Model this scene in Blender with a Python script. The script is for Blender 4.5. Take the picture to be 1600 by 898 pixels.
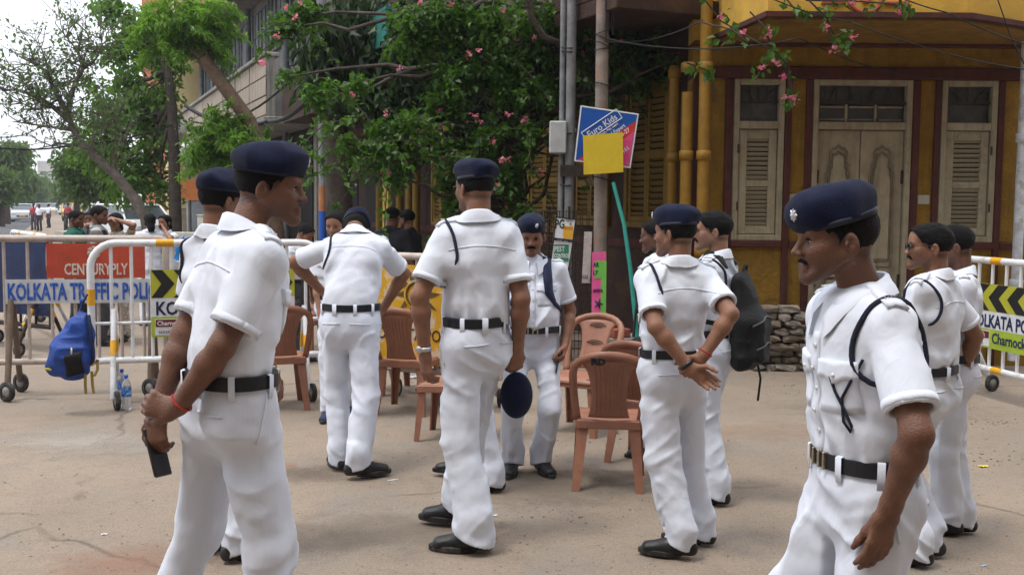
import bpy, bmesh, math, random
import numpy as np
from math import sin, cos, pi, radians
from mathutils import Vector, Matrix
from mathutils.bvhtree import BVHTree

scene = bpy.context.scene
col = scene.collection
for o in list(bpy.data.objects):
    bpy.data.objects.remove(o)
random.seed(7)
rng = np.random.default_rng(7)

# ------------------------------------------------------------------ camera, sky, sun, exposure
FPX, CX, CY, CAMH = 1644.0, 800.0, 449.0, 1.66
camd = bpy.data.cameras.new("camera"); cam = bpy.data.objects.new("camera", camd); col.objects.link(cam)
camd.sensor_width = 36.0; camd.lens = 36.0 * FPX / 1600.0
camd.clip_start = 0.05; camd.clip_end = 3000
RC = Matrix.Rotation(radians(90 - 4.42), 3, 'X') @ Matrix.Rotation(radians(0.5), 3, 'Z')
cam.location = (0, 0, CAMH); cam.rotation_euler = RC.to_euler()
scene.camera = cam

world = bpy.data.worlds.new("World"); scene.world = world; world.use_nodes = True
wn = world.node_tree.nodes; wl = world.node_tree.links
wn.clear()
SUN_EL, SUN_AZ = radians(70), radians(238)      # azimuth measured clockwise from +Y (the view direction)
sky = wn.new('ShaderNodeTexSky'); sky.sky_type = 'NISHITA'; sky.sun_disc = False
sky.sun_elevation = SUN_EL; sky.sun_rotation = SUN_AZ; sky.air_density = 1.0; sky.dust_density = 6.0; sky.ozone_density = 0.6
# thin high overcast: the clear sky is washed out by an even white veil
veil = wn.new('ShaderNodeMix'); veil.data_type = 'RGBA'; veil.inputs['Factor'].default_value = 0.86
# overcast luminance: brighter towards the zenith, as any overcast sky is
tcw = wn.new('ShaderNodeTexCoord'); sxyz = wn.new('ShaderNodeSeparateXYZ'); wl.new(tcw.outputs['Generated'], sxyz.inputs[0])
mrw = wn.new('ShaderNodeMapRange'); mrw.inputs['From Min'].default_value = 0; mrw.inputs['From Max'].default_value = 1; mrw.inputs['To Min'].default_value = 10.6; mrw.inputs['To Max'].default_value = 19.0
wl.new(sxyz.outputs['Z'], mrw.inputs['Value'])
tintw = wn.new('ShaderNodeMix'); tintw.data_type = 'RGBA'; tintw.blend_type = 'MULTIPLY'; tintw.inputs['Factor'].default_value = 1; tintw.inputs['A'].default_value = (.955, 1.0, 1.08, 1)
wl.new(mrw.outputs['Result'], tintw.inputs['B']); wl.new(tintw.outputs['Result'], veil.inputs['B'])
bg = wn.new('ShaderNodeBackground'); bg.inputs['Strength'].default_value = 0.10
wo = wn.new('ShaderNodeOutputWorld')
wl.new(sky.outputs['Color'], veil.inputs['A']); wl.new(veil.outputs['Result'], bg.inputs['Color']); wl.new(bg.outputs['Background'], wo.inputs['Surface'])

sund = bpy.data.lights.new("sun", 'SUN'); suno = bpy.data.objects.new("sun", sund); col.objects.link(suno)
sund.energy = 1.5; sund.angle = radians(12); sund.color = (1.0, 0.95, 0.88)
sd = Vector((sin(SUN_AZ) * cos(SUN_EL), cos(SUN_AZ) * cos(SUN_EL), sin(SUN_EL)))
suno.rotation_euler = sd.to_track_quat('Z', 'Y').to_euler(); suno.location = (-5, -10, 20)

vs = scene.view_settings
vs.view_transform = 'Standard'; vs.look = 'None'; vs.exposure = 0.42; vs.gamma = 1.0; vs.use_curve_mapping = False
scene.render.engine = 'CYCLES'
scene.cycles.use_denoising = True
scene.cycles.max_bounces = 6; scene.cycles.diffuse_bounces = 3; scene.cycles.transparent_max_bounces = 6

# ------------------------------------------------------------------ pixel helpers (photograph pixels 1600x898 -> metres)
def ray(px, py):
    return RC @ Vector(((px - CX) / FPX, -(py - CY) / FPX, -1.0))
def G(px, py, z=0.0):
    d = ray(px, py); t = (z - CAMH) / d.z
    return Vector((0, 0, CAMH)) + d * t
def P(px, py, Y):
    d = ray(px, py); return Vector((0, 0, CAMH)) + d * (Y / d.y)

# ------------------------------------------------------------------ object helpers
def tag(o, label=None, cat=None, group=None, kind=None):
    if label: o['label'] = label
    if cat: o['category'] = cat
    if group: o['group'] = group
    if kind: o['kind'] = kind
    return o
def link(o, parent=None):
    col.objects.link(o)
    if parent is not None: o.parent = parent
    return o
def thing(name, label, cat, loc=(0, 0, 0), rz=0.0, group=None, sc=1.0):
    o = bpy.data.objects.new(name, None); col.objects.link(o); o.empty_display_size = 0.1
    o.location = loc; o.rotation_euler = (0, 0, rz); o.scale = (sc, sc, sc)
    return tag(o, label, cat, group)
def mesh_np(name, V, F, smooth=True):
    """V (n,3) array, F (m,4) or (m,3) int array"""
    me = bpy.data.meshes.new(name)
    V = np.asarray(V, np.float32); F = np.asarray(F, np.int32)
    n, m, k = len(V), len(F), F.shape[1]
    me.vertices.add(n); me.vertices.foreach_set('co', V.ravel())
    me.loops.add(m * k); me.loops.foreach_set('vertex_index', F.ravel())
    me.polygons.add(m); me.polygons.foreach_set('loop_start', np.arange(0, m * k, k, dtype=np.int32))
    me.polygons.foreach_set('use_smooth', np.full(m, smooth, dtype=bool))
    me.update(calc_edges=True)
    return me
class MB:
    """collects shapes into one mesh"""
    def __init__(s): s.v = []; s.f = []; s.sm = []
    def add(s, v, f, smooth=False):
        b = len(s.v); s.v += [tuple(p) for p in v]; s.f += [tuple(b + i for i in q) for q in f]; s.sm += [smooth] * len(f); return s
    def box(s, lo, hi, M=None, bev=0.0):
        x0, y0, z0 = lo; x1, y1, z1 = hi
        if bev <= 0:
            v = [(x0,y0,z0),(x1,y0,z0),(x1,y1,z0),(x0,y1,z0),(x0,y0,z1),(x1,y0,z1),(x1,y1,z1),(x0,y1,z1)]
            f = [(0,3,2,1),(4,5,6,7),(0,1,5,4),(1,2,6,5),(2,3,7,6),(3,0,4,7)]
        else:
            b = min(bev, (x1-x0)*.45, (y1-y0)*.45, (z1-z0)*.45); v = []; f = []
            X = (x0, x1); Y = (y0, y1); Z = (z0, z1)
            idx = {}
            for i in (0,1):
                for j in (0,1):
                    for k in (0,1):
                        sx = b if i == 0 else -b; sy = b if j == 0 else -b; sz = b if k == 0 else -b
                        idx[i,j,k] = len(v)
                        v += [(X[i], Y[j]+sy, Z[k]+sz), (X[i]+sx, Y[j], Z[k]+sz), (X[i]+sx, Y[j]+sy, Z[k])]
            I = lambda i,j,k,a: idx[i,j,k]+a
            for i in (0,1):
                q = [I(i,0,0,0), I(i,1,0,0), I(i,1,1,0), I(i,0,1,0)]; f.append(q if i else q[::-1])
                q = [I(0,i,0,1), I(0,i,1,1), I(1,i,1,1), I(1,i,0,1)]; f.append(q if i else q[::-1])
                q = [I(0,0,i,2), I(1,0,i,2), I(1,1,i,2), I(0,1,i,2)]; f.append(q if i else q[::-1])
            for i in (0,1):
                for j in (0,1):
                    q = [I(i,j,0,0), I(i,j,1,0), I(i,j,1,1), I(i,j,0,1)]; f.append(q if i == j else q[::-1])
                    q = [I(i,0,j,0), I(i,1,j,0), I(i,1,j,2), I(i,0,j,2)]; f.append(q if i != j else q[::-1])
                    q = [I(0,i,j,1), I(1,i,j,1), I(1,i,j,2), I(0,i,j,2)]; f.append(q if i == j else q[::-1])
                    for k in (0,1):
                        t = [I(i,j,k,0), I(i,j,k,1), I(i,j,k,2)]; f.append(t if (i+j+k) % 2 else t[::-1])
        if M is not None: v = [M @ Vector(p) for p in v]
        return s.add(v, f)
    def tube(s, pts, r, n=8, caps=True, smooth=True):
        pts = [Vector(p) for p in pts]; m = len(pts)
        rs = r if isinstance(r, (list, tuple)) else [r] * m
        v = []; up = None
        for i, p in enumerate(pts):
            d = (pts[min(i+1, m-1)] - pts[max(i-1, 0)])
            d = d.normalized() if d.length > 1e-9 else Vector((0,0,1))
            if up is None:
                up = Vector((0,0,1)) if abs(d.z) < .9 else Vector((1,0,0))
            a = (up - d * up.dot(d)); a = a.normalized() if a.length > 1e-6 else d.orthogonal().normalized()
            b = d.cross(a); up = a
            for k in range(n):
                t = 2*pi*k/n; v.append(p + (a*cos(t) + b*sin(t)) * rs[i])
        f = [(i*n+k, i*n+(k+1) % n, (i+1)*n+(k+1) % n, (i+1)*n+k) for i in range(m-1) for k in range(n)]
        s.add(v, f, smooth)
        if caps: s.add(v[:n], [tuple(range(n))[::-1]]); s.add(v[-n:], [tuple(range(n))])
        return s
    def lathe(s, prof, n=16, M=None, smooth=True):
        v = [(r*cos(2*pi*k/n), r*sin(2*pi*k/n), z) for r, z in prof for k in range(n)]
        f = [(i*n+k, i*n+(k+1) % n, (i+1)*n+(k+1) % n, (i+1)*n+k) for i in range(len(prof)-1) for k in range(n)]
        if M is not None: v = [M @ Vector(p) for p in v]
        return s.add(v, f, smooth)
    def poly(s, pts, y0, y1, M=None):
        """outline in xz extruded along y from y0 to y1 (outline counter-clockwise seen from -y)"""
        n = len(pts); v = [(x, y0, z) for x, z in pts] + [(x, y1, z) for x, z in pts]
        f = [tuple(range(n)), tuple(range(2*n-1, n-1, -1))] + [(i, i+n, (i+1) % n + n, (i+1) % n) for i in range(n)]
        if M is not None: v = [M @ Vector(p) for p in v]
        return s.add(v, f)
    def build(s, name, mat, parent=None, kind=None):
        me = bpy.data.meshes.new(name); me.from_pydata([tuple(p) for p in s.v], [], s.f)
        me.polygons.foreach_set('use_smooth', s.sm); me.update()
        if mat: me.materials.append(mat)
        o = bpy.data.objects.new(name, me); link(o, parent)
        if kind: o['kind'] = kind
        return o
def copy_tree(o, parent=None):
    c = o.copy(); col.objects.link(c); c.parent = parent
    for ch in list(o.children): copy_tree(ch, c)
    return c
def text(name, s, size, mat, parent, loc, rot=(pi/2, 0, 0), align='LEFT', sx=1.0, ext=0.0015, bold=0.0, shear=0.0, space=1.0):
    cu = bpy.data.curves.new(name, 'FONT'); cu.body = s; cu.size = size; cu.align_x = align; cu.align_y = 'BOTTOM_BASELINE'
    cu.extrude = ext; cu.offset = bold; cu.shear = shear; cu.resolution_u = 2; cu.space_character = space
    tmp = bpy.data.objects.new('tmp', cu); col.objects.link(tmp)
    dg = bpy.context.evaluated_depsgraph_get()
    me = bpy.data.meshes.new_from_object(tmp.evaluated_get(dg))
    bpy.data.objects.remove(tmp); me.materials.clear(); me.materials.append(mat)
    o = bpy.data.objects.new(name, me); link(o, parent); o.location = loc; o.rotation_euler = rot; o.scale = (sx, 1, 1)
    return o

# ------------------------------------------------------------------ materials
def newmat(name):
    m = bpy.data.materials.new(name); m.use_nodes = True
    n = m.node_tree.nodes; return m, n, m.node_tree.links, n['Principled BSDF']
MATS = {}
def mat(name, c, rough=.7, var=.15, scale=6.0, bump=0.0, bscale=60.0, metal=0.0, spec=.4, dirt=None, dscale=3.0, damt=.5, sheen=0.0, sss=0.0, alpha=1.0, trans=0.0, tlc=None, coord='Object', dsharp=.12, wrinkle=0.0, streak=0.0):
    """noise-varied principled material; dirt = second colour in irregular patches"""
    if name in MATS: return MATS[name]
    m, n, l, b = newmat(name)
    c = tuple(c) + (1,)
    tc = n.new('ShaderNodeTexCoord')
    nz = n.new('ShaderNodeTexNoise'); nz.inputs['Scale'].default_value = scale; nz.inputs['Detail'].default_value = 5; nz.inputs['Roughness'].default_value = .6
    l.new(tc.outputs[coord], nz.inputs['Vector'])
    ra = n.new('ShaderNodeMapRange'); ra.inputs['From Min'].default_value = .3; ra.inputs['From Max'].default_value = .7
    ra.inputs['To Min'].default_value = 1 - var; ra.inputs['To Max'].default_value = 1 + var * .6
    l.new(nz.outputs['Fac'], ra.inputs['Value'])
    mx = n.new('ShaderNodeMix'); mx.data_type = 'RGBA'; mx.blend_type = 'MULTIPLY'; mx.inputs['Factor'].default_value = 1
    mx.inputs['A'].default_value = c; l.new(ra.outputs['Result'], mx.inputs['B'])
    out = mx.outputs['Result']
    if dirt:
        n2 = n.new('ShaderNodeTexNoise'); n2.inputs['Scale'].default_value = dscale; n2.inputs['Detail'].default_value = 8; n2.inputs['Roughness'].default_value = .7
        l.new(tc.outputs[coord], n2.inputs['Vector'])
        r2 = n.new('ShaderNodeMapRange'); r2.inputs['From Min'].default_value = .52; r2.inputs['From Max'].default_value = .52 + dsharp; r2.inputs['To Max'].default_value = damt
        l.new(n2.outputs['Fac'], r2.inputs['Value'])
        m2 = n.new('ShaderNodeMix'); m2.data_type = 'RGBA'; l.new(r2.outputs['Result'], m2.inputs['Factor']); l.new(out, m2.inputs['A']); m2.inputs['B'].default_value = tuple(dirt) + (1,)
        out = m2.outputs['Result']
    if streak:      # rain streaks and grime running down
        mp_ = n.new('ShaderNodeMapping'); mp_.inputs['Scale'].default_value = (7, 7, .5); l.new(tc.outputs[coord], mp_.inputs['Vector'])
        n4 = n.new('ShaderNodeTexNoise'); n4.inputs['Scale'].default_value = 1.6; n4.inputs['Detail'].default_value = 7; n4.inputs['Roughness'].default_value = .65; n4.inputs['Distortion'].default_value = .4; l.new(mp_.outputs['Vector'], n4.inputs['Vector'])
        r4 = n.new('ShaderNodeMapRange'); r4.inputs['From Min'].default_value = .46; r4.inputs['From Max'].default_value = .70; r4.inputs['To Min'].default_value = 1.0; r4.inputs['To Max'].default_value = 1 - streak; l.new(n4.outputs['Fac'], r4.inputs['Value'])
        m4 = n.new('ShaderNodeMix'); m4.data_type = 'RGBA'; m4.blend_type = 'MULTIPLY'; m4.inputs['Factor'].default_value = 1; l.new(out, m4.inputs['A']); l.new(r4.outputs['Result'], m4.inputs['B']); out = m4.outputs['Result']
    l.new(out, b.inputs['Base Color'])
    b.inputs['Roughness'].default_value = rough; b.inputs['Metallic'].default_value = metal; b.inputs['Specular IOR Level'].default_value = spec
    if sheen: b.inputs['Sheen Weight'].default_value = sheen
    if sss: b.inputs['Subsurface Weight'].default_value = sss; b.inputs['Subsurface Radius'].default_value = (.02, .008, .004); b.inputs['Subsurface Scale'].default_value = .4
    if trans: b.inputs['Transmission Weight'].default_value = trans
    if alpha < 1: b.inputs['Alpha'].default_value = alpha
    if wrinkle:
        mp = n.new('ShaderNodeMapping'); mp.inputs['Scale'].default_value = (1, 1, .55); mp.inputs['Rotation'].default_value = (.4, .5, 0); l.new(tc.outputs[coord], mp.inputs['Vector'])
        hs = []
        for sc_, wgt in ((7, 1.0), (19, .4)):
            w1 = n.new('ShaderNodeTexNoise'); w1.inputs['Scale'].default_value = sc_; w1.inputs['Detail'].default_value = 2; w1.inputs['Distortion'].default_value = 1.2; l.new(mp.outputs['Vector'], w1.inputs['Vector'])
            ab = n.new('ShaderNodeMath'); ab.operation = 'SUBTRACT'; l.new(w1.outputs['Fac'], ab.inputs[0]); ab.inputs[1].default_value = .5
            a2 = n.new('ShaderNodeMath'); a2.operation = 'ABSOLUTE'; l.new(ab.outputs[0], a2.inputs[0])
            a3 = n.new('ShaderNodeMath'); a3.operation = 'MULTIPLY'; a3.inputs[1].default_value = wgt; l.new(a2.outputs[0], a3.inputs[0]); hs.append(a3)
        ad = n.new('ShaderNodeMath'); ad.operation = 'ADD'; l.new(hs[0].outputs[0], ad.inputs[0]); l.new(hs[1].outputs[0], ad.inputs[1])
        bw = n.new('ShaderNodeBump'); bw.invert = True; bw.inputs['Strength'].default_value = wrinkle; bw.inputs['Distance'].default_value = .05; l.new(ad.outputs[0], bw.inputs['Height']); l.new(bw.outputs['Normal'], b.inputs['Normal'])
    if bump and not wrinkle:
        n3 = n.new('ShaderNodeTexNoise'); n3.inputs['Scale'].default_value = bscale; n3.inputs['Detail'].default_value = 6; l.new(tc.outputs[coord], n3.inputs['Vector'])
        bp = n.new('ShaderNodeBump'); bp.inputs['Strength'].default_value = bump; bp.inputs['Distance'].default_value = .02; l.new(n3.outputs['Fac'], bp.inputs['Height']); l.new(bp.outputs['Normal'], b.inputs['Normal'])
    if tlc:
        tr = n.new('ShaderNodeBsdfTranslucent'); tr.inputs['Color'].default_value = tuple(tlc) + (1,)
        ms = n.new('ShaderNodeMixShader'); ms.inputs['Fac'].default_value = .35; l.new(b.outputs['BSDF'], ms.inputs[1]); l.new(tr.outputs['BSDF'], ms.inputs[2])
        l.new(ms.outputs['Shader'], n['Material Output'].inputs['Surface'])
    MATS[name] = m
    return m
# ------------------------------------------------------------------ the street's own axes
SR = Vector((-.397, .918, 0)); SN = Vector((.918, .397, 0))           # along the street, and to its right
S = lambda u, o, z=0.0: SR * u + SN * o + Vector((0, 0, z))
STREET = math.atan2(.397, .918)                                       # rotation that turns +Y into the street direction

def ground_mat():
    m, n, l, b = newmat('dusty_pavement')
    tc = n.new('ShaderNodeTexCoord')
    def noise(sc, det=6, ro=.6, dist=0.0):
        t = n.new('ShaderNodeTexNoise'); t.inputs['Scale'].default_value = sc; t.inputs['Detail'].default_value = det; t.inputs['Roughness'].default_value = ro; t.inputs['Distortion'].default_value = dist
        l.new(tc.outputs['Object'], t.inputs['Vector']); return t.outputs['Fac']
    def rng_(src, a, b_, lo=0, hi=1):
        r = n.new('ShaderNodeMapRange'); r.inputs['From Min'].default_value = a; r.inputs['From Max'].default_value = b_; r.inputs['To Min'].default_value = lo; r.inputs['To Max'].default_value = hi; l.new(src, r.inputs['Value']); return r.outputs['Result']
    def mix(f, A, B, mode='MIX'):
        x = n.new('ShaderNodeMix'); x.data_type = 'RGBA'; x.blend_type = mode
        (l.new(f, x.inputs['Factor']) if not isinstance(f, float) else setattr(x.inputs['Factor'], 'default_value', f))
        for k, v in (('A', A), ('B', B)):
            (setattr(x.inputs[k], 'default_value', v + (1,)) if isinstance(v, tuple) else l.new(v, x.inputs[k]))
        return x.outputs['Result']
    c = mix(rng_(noise(.55, 5, .6, .6), .38, .62), (.222, .178, .138), (.275, .214, .160))       # big dusty / worn areas
    c = mix(rng_(noise(1.7, 6, .65, .4), .50, .66), c, (.225, .192, .158))                       # greyer concrete showing
    c = mix(rng_(noise(5, 6, .7), .50, .75, 0, .5), c, (.165, .130, .100))                     # dark scuffs
    c = mix(rng_(noise(.9, 3, .5, 1.0), .66, .74, 0, .55), c, (.42, .155, .075))                  # red brick dust
    c = mix(rng_(noise(90, 3, .7), .53, .72, 0, .75), c, (.40, .35, .295))
    c = mix(rng_(noise(24, 4, .75), .52, .70, 0, .45), c, (.155, .125, .098))                         # pale grit
    c = mix(rng_(noise(60, 2, .6), .60, .72, 0, .6), c, (.07, .055, .045))                        # dark grit
    vo = n.new('ShaderNodeTexVoronoi'); vo.feature = 'DISTANCE_TO_EDGE'; vo.inputs['Scale'].default_value = .42
    nv = n.new('ShaderNodeTexNoise'); nv.inputs['Scale'].default_value = 1.4; nv.inputs['Detail'].default_value = 6; l.new(tc.outputs['Object'], nv.inputs['Vector'])
    va = n.new('ShaderNodeMix'); va.data_type = 'VECTOR'; va.inputs['Factor'].default_value = .35; l.new(tc.outputs['Object'], va.inputs['A']); l.new(nv.outputs['Color'], va.inputs['B'])
    l.new(va.outputs['Result'], vo.inputs['Vector'])
    cr = rng_(vo.outputs['Distance'], 0.0, .007, .75, 0)
    mm = n.new('ShaderNodeMath'); mm.operation = 'MULTIPLY'; l.new(cr, mm.inputs[0]); l.new(rng_(noise(.8, 3), .47, .56), mm.inputs[1])
    c = mix(mm.outputs[0], c, (.11, .09, .07))
    l.new(c, b.inputs['Base Color']); b.inputs['Roughness'].default_value = .93; b.inputs['Specular IOR Level'].default_value = .25
    bp = n.new('ShaderNodeBump'); bp.inputs['Strength'].default_value = .6; bp.inputs['Distance'].default_value = .02
    ad = n.new('ShaderNodeMath'); ad.operation = 'ADD'; l.new(rng_(noise(35, 8, .75), 0, 1, 0, .6), ad.inputs[0])
    a2 = n.new('ShaderNodeMath'); a2.operation = 'ADD'; l.new(rng_(noise(2.2, 4), 0, 1, 0, 2.0), a2.inputs[0]); l.new(ad.outputs[0], a2.inputs[1])
    su = n.new('ShaderNodeMath'); su.operation = 'SUBTRACT'; l.new(a2.outputs[0], su.inputs[0]); l.new(mm.outputs[0], su.inputs[1])
    l.new(a2.outputs[0], ad.inputs[1]) if False else None
    l.new(su.outputs[0], bp.inputs['Height']); l.new(bp.outputs['Normal'], b.inputs['Normal'])
    return m
m = MB(); m.add([(-700, -60, 0), (500, -60, 0), (500, 1500, 0), (-700, 1500, 0)], [(0, 1, 2, 3)])
tag(m.build('ground', ground_mat()), 'dusty brown cracked pavement the officers stand on', kind='structure')
M_ASPH = mat('asphalt', (.075, .078, .085), .9, .3, 1.2, .4, 40, dirt=(.14, .13, .12), dscale=.6, damt=.6)
m = MB(); q = [S(6, -1.7, .004), S(6, -8.2, .004), S(1200, -8.2, .004), S(1200, -1.7, .004)]
m.add(q, [(3, 2, 1, 0)]); tag(m.build('road', M_ASPH), 'grey asphalt road running off to the left', kind='structure')
m = MB(); q = [S(6, -9.6, .004), S(6, -17, .004), S(1200, -17, .004), S(1200, -9.6, .004)]
m.add(q, [(3, 2, 1, 0)]); tag(m.build('road', M_ASPH), 'far carriageway beyond the hedge', kind='structure')
m = MB()
for k in range(3):
    pass
M_KERB = mat('kerb_concrete', (.30, .29, .27), .9, .3, 3, .3, 30, dirt=(.12, .11, .1), dscale=2)
Mst = Matrix.Rotation(STREET, 4, 'Z')
m.box((-9.6, 30, 0), (-8.2, 700, .45), Mst); tag(m.build('median', M_KERB), 'low concrete median dividing the road', kind='structure')
m = MB(); m.box((3.1, 17, .0), (6.3, 160, .13), Mst, bev=.02); tag(m.build('pavement', mat('pavement_side', (.26, .225, .185), .92, .3, 2, .3, 30, dirt=(.12, .10, .08), dscale=1.5)), 'raised pavement along the shop fronts', kind='structure')

# ------------------------------------------------------------------ yellow corner building
FD = 11.2
YEL = mat('yellow_stucco_shaded', (.25, .138, .016), .95, .25, 5, 1.0, 26, dirt=(.11, .062, .012), dscale=3.0, damt=.85, dsharp=.2, streak=.25)  # darker yellow: the shade on this front is put into the colour
YEL2 = mat('yellow_plaster_lit', (.60, .36, .055), .9, .15, 2, .25, 40, dirt=(.38, .23, .04), dscale=1.5, damt=.6)  # yellow of the upper wall and bay, brightened as if lit from above
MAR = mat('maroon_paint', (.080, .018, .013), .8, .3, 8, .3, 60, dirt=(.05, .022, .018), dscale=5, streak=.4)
CRM = mat('cream_paint', (.33, .285, .195), .75, .18, 9, .25, 60, dirt=(.20, .16, .10), dscale=6, damt=.7, dsharp=.2, streak=.4)
CRM2 = mat('cream_paint_dark', (.31, .27, .185), .8, .2, 9, .25, 60, dirt=(.16, .13, .09), dscale=8, damt=.6)
CRMD = mat('cream_moulding', (.19, .155, .10), .85, .25, 9, .25, 60)  # darker cream along the door panel mouldings
DRK = mat('shade_black', (.012, .010, .009), .9, .2, 5)  # near-black colour painted in where rooms and openings lie in shade
GLS = mat('dusty_glass', (.035, .033, .030), .25, .4, 6, spec=.6, dirt=(.10, .095, .085), dscale=5, damt=.5)
IRON = mat('rusty_iron', (.045, .030, .022), .75, .4, 20, .3, 60, metal=.2)
STONE = mat('step_stone', (.20, .185, .165), .9, .3, 7, .5, 40, dirt=(.09, .08, .07), dscale=4)
fx = lambda px: P(px, 300, FD).x
fz = lambda py, px=1345: P(px, py, FD).z
B = thing('corner_building', 'yellow stucco corner building with maroon trim, cream door and overhanging bay', 'building', (0, FD, 0))
def part(name, material, parent, *boxes, bev=0.0, kind=None):
    m = MB()
    for lo, hi in boxes: m.box(lo, hi, bev=bev)
    return m.build(name, material, parent, kind)
ZH, ZS = fz(125), fz(377)
xs = [fx(v) for v in (1078, 1143, 1222, 1266, 1420, 1465, 1552, 1640)]
BD = .3
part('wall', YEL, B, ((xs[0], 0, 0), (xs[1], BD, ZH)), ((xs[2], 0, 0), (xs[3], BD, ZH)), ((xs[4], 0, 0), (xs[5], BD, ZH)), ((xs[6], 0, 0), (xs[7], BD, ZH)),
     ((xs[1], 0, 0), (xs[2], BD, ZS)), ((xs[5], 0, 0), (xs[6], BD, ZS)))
part('interior_shade', DRK, B, ((xs[1] - .2, .32, .2), (xs[6] + .2, .5, ZH)))
# trim
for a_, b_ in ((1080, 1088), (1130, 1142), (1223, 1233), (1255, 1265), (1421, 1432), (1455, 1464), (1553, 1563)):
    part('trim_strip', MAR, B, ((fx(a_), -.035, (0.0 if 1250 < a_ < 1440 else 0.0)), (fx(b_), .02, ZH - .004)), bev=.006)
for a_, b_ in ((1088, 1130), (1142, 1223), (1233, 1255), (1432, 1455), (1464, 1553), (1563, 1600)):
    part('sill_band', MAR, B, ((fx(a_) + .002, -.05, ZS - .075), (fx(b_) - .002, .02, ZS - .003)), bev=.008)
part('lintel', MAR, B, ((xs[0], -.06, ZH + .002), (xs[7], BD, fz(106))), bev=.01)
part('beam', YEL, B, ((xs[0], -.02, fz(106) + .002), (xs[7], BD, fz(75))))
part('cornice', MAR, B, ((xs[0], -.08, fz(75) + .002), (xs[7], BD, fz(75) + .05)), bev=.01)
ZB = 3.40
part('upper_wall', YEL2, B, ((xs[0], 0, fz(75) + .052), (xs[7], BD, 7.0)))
# bay: polygon plan
def bay_pt(px, d, z): 
    v = P(px, 300, d); return Vector((v.x, d - FD, z))
plan = [(1108, 11.2), (1192, 9.78), (1500, 9.78), (1590, 10.25), (1625, 11.2)]
def baypoly(off, z0, z1, name, material):
    pts = [bay_pt(px, d, 0) for px, d in plan]
    c = sum((Vector((p.x, p.y, 0)) for p in pts), Vector()) / 5
    q = []
    for p in pts:
        d_ = Vector((p.x - c.x, p.y - .2, 0)); q.append(Vector((p.x + (off if p.x > c.x else -off) * .6, p.y - (off if p.y < -.1 else 0), 0)))
    m = MB(); v = [(p.x, p.y, z0) for p in q] + [(p.x, p.y, z1) for p in q]; n_ = 5
    m.add(v, [(0, 1, 2, 3, 4)[::-1], (5, 6, 7, 8, 9)] + [(i, i+5, (i+1) % 5 + 5, (i+1) % 5)[::-1] for i in range(5)])
    o = m.build(name, material, B)
    bm = bmesh.new(); bm.from_mesh(o.data); bmesh.ops.recalc_face_normals(bm, faces=bm.faces); bm.to_mesh(o.data); bm.free(); return o
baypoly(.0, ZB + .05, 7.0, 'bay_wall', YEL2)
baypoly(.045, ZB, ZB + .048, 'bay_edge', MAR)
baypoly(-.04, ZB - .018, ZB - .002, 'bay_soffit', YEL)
# raised emblem on the bay front
m = MB(); c = P(1352, -6, 9.78); yy = c.y - FD - .012
m.tube([(c.x + .155 * cos(t), yy, c.z + .155 * sin(t)) for t in np.linspace(0, 2*pi, 33)], .022, 6, False)
for sx in (-1, 1): m.box((c.x + sx * .18 - (.0 if sx > 0 else .22), yy - .02, c.z - .085), (c.x + sx * .18 + (.22 if sx > 0 else 0), yy + .03, c.z - .050), bev=.008)
for bx in ((-.06, -.02, -.02, .09), (-.02, .03, -.075, -.045), (.02, .05, -.06, .05), (-.075, .06, .055, .08)):
    m.box((c.x + bx[0], yy - .015, c.z + bx[2]), (c.x + bx[1], yy + .03, c.z + bx[3]), bev=.006)
m.build('emblem', mat('emblem_red', (.34, .075, .045), .8, .2, 9), B)
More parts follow.
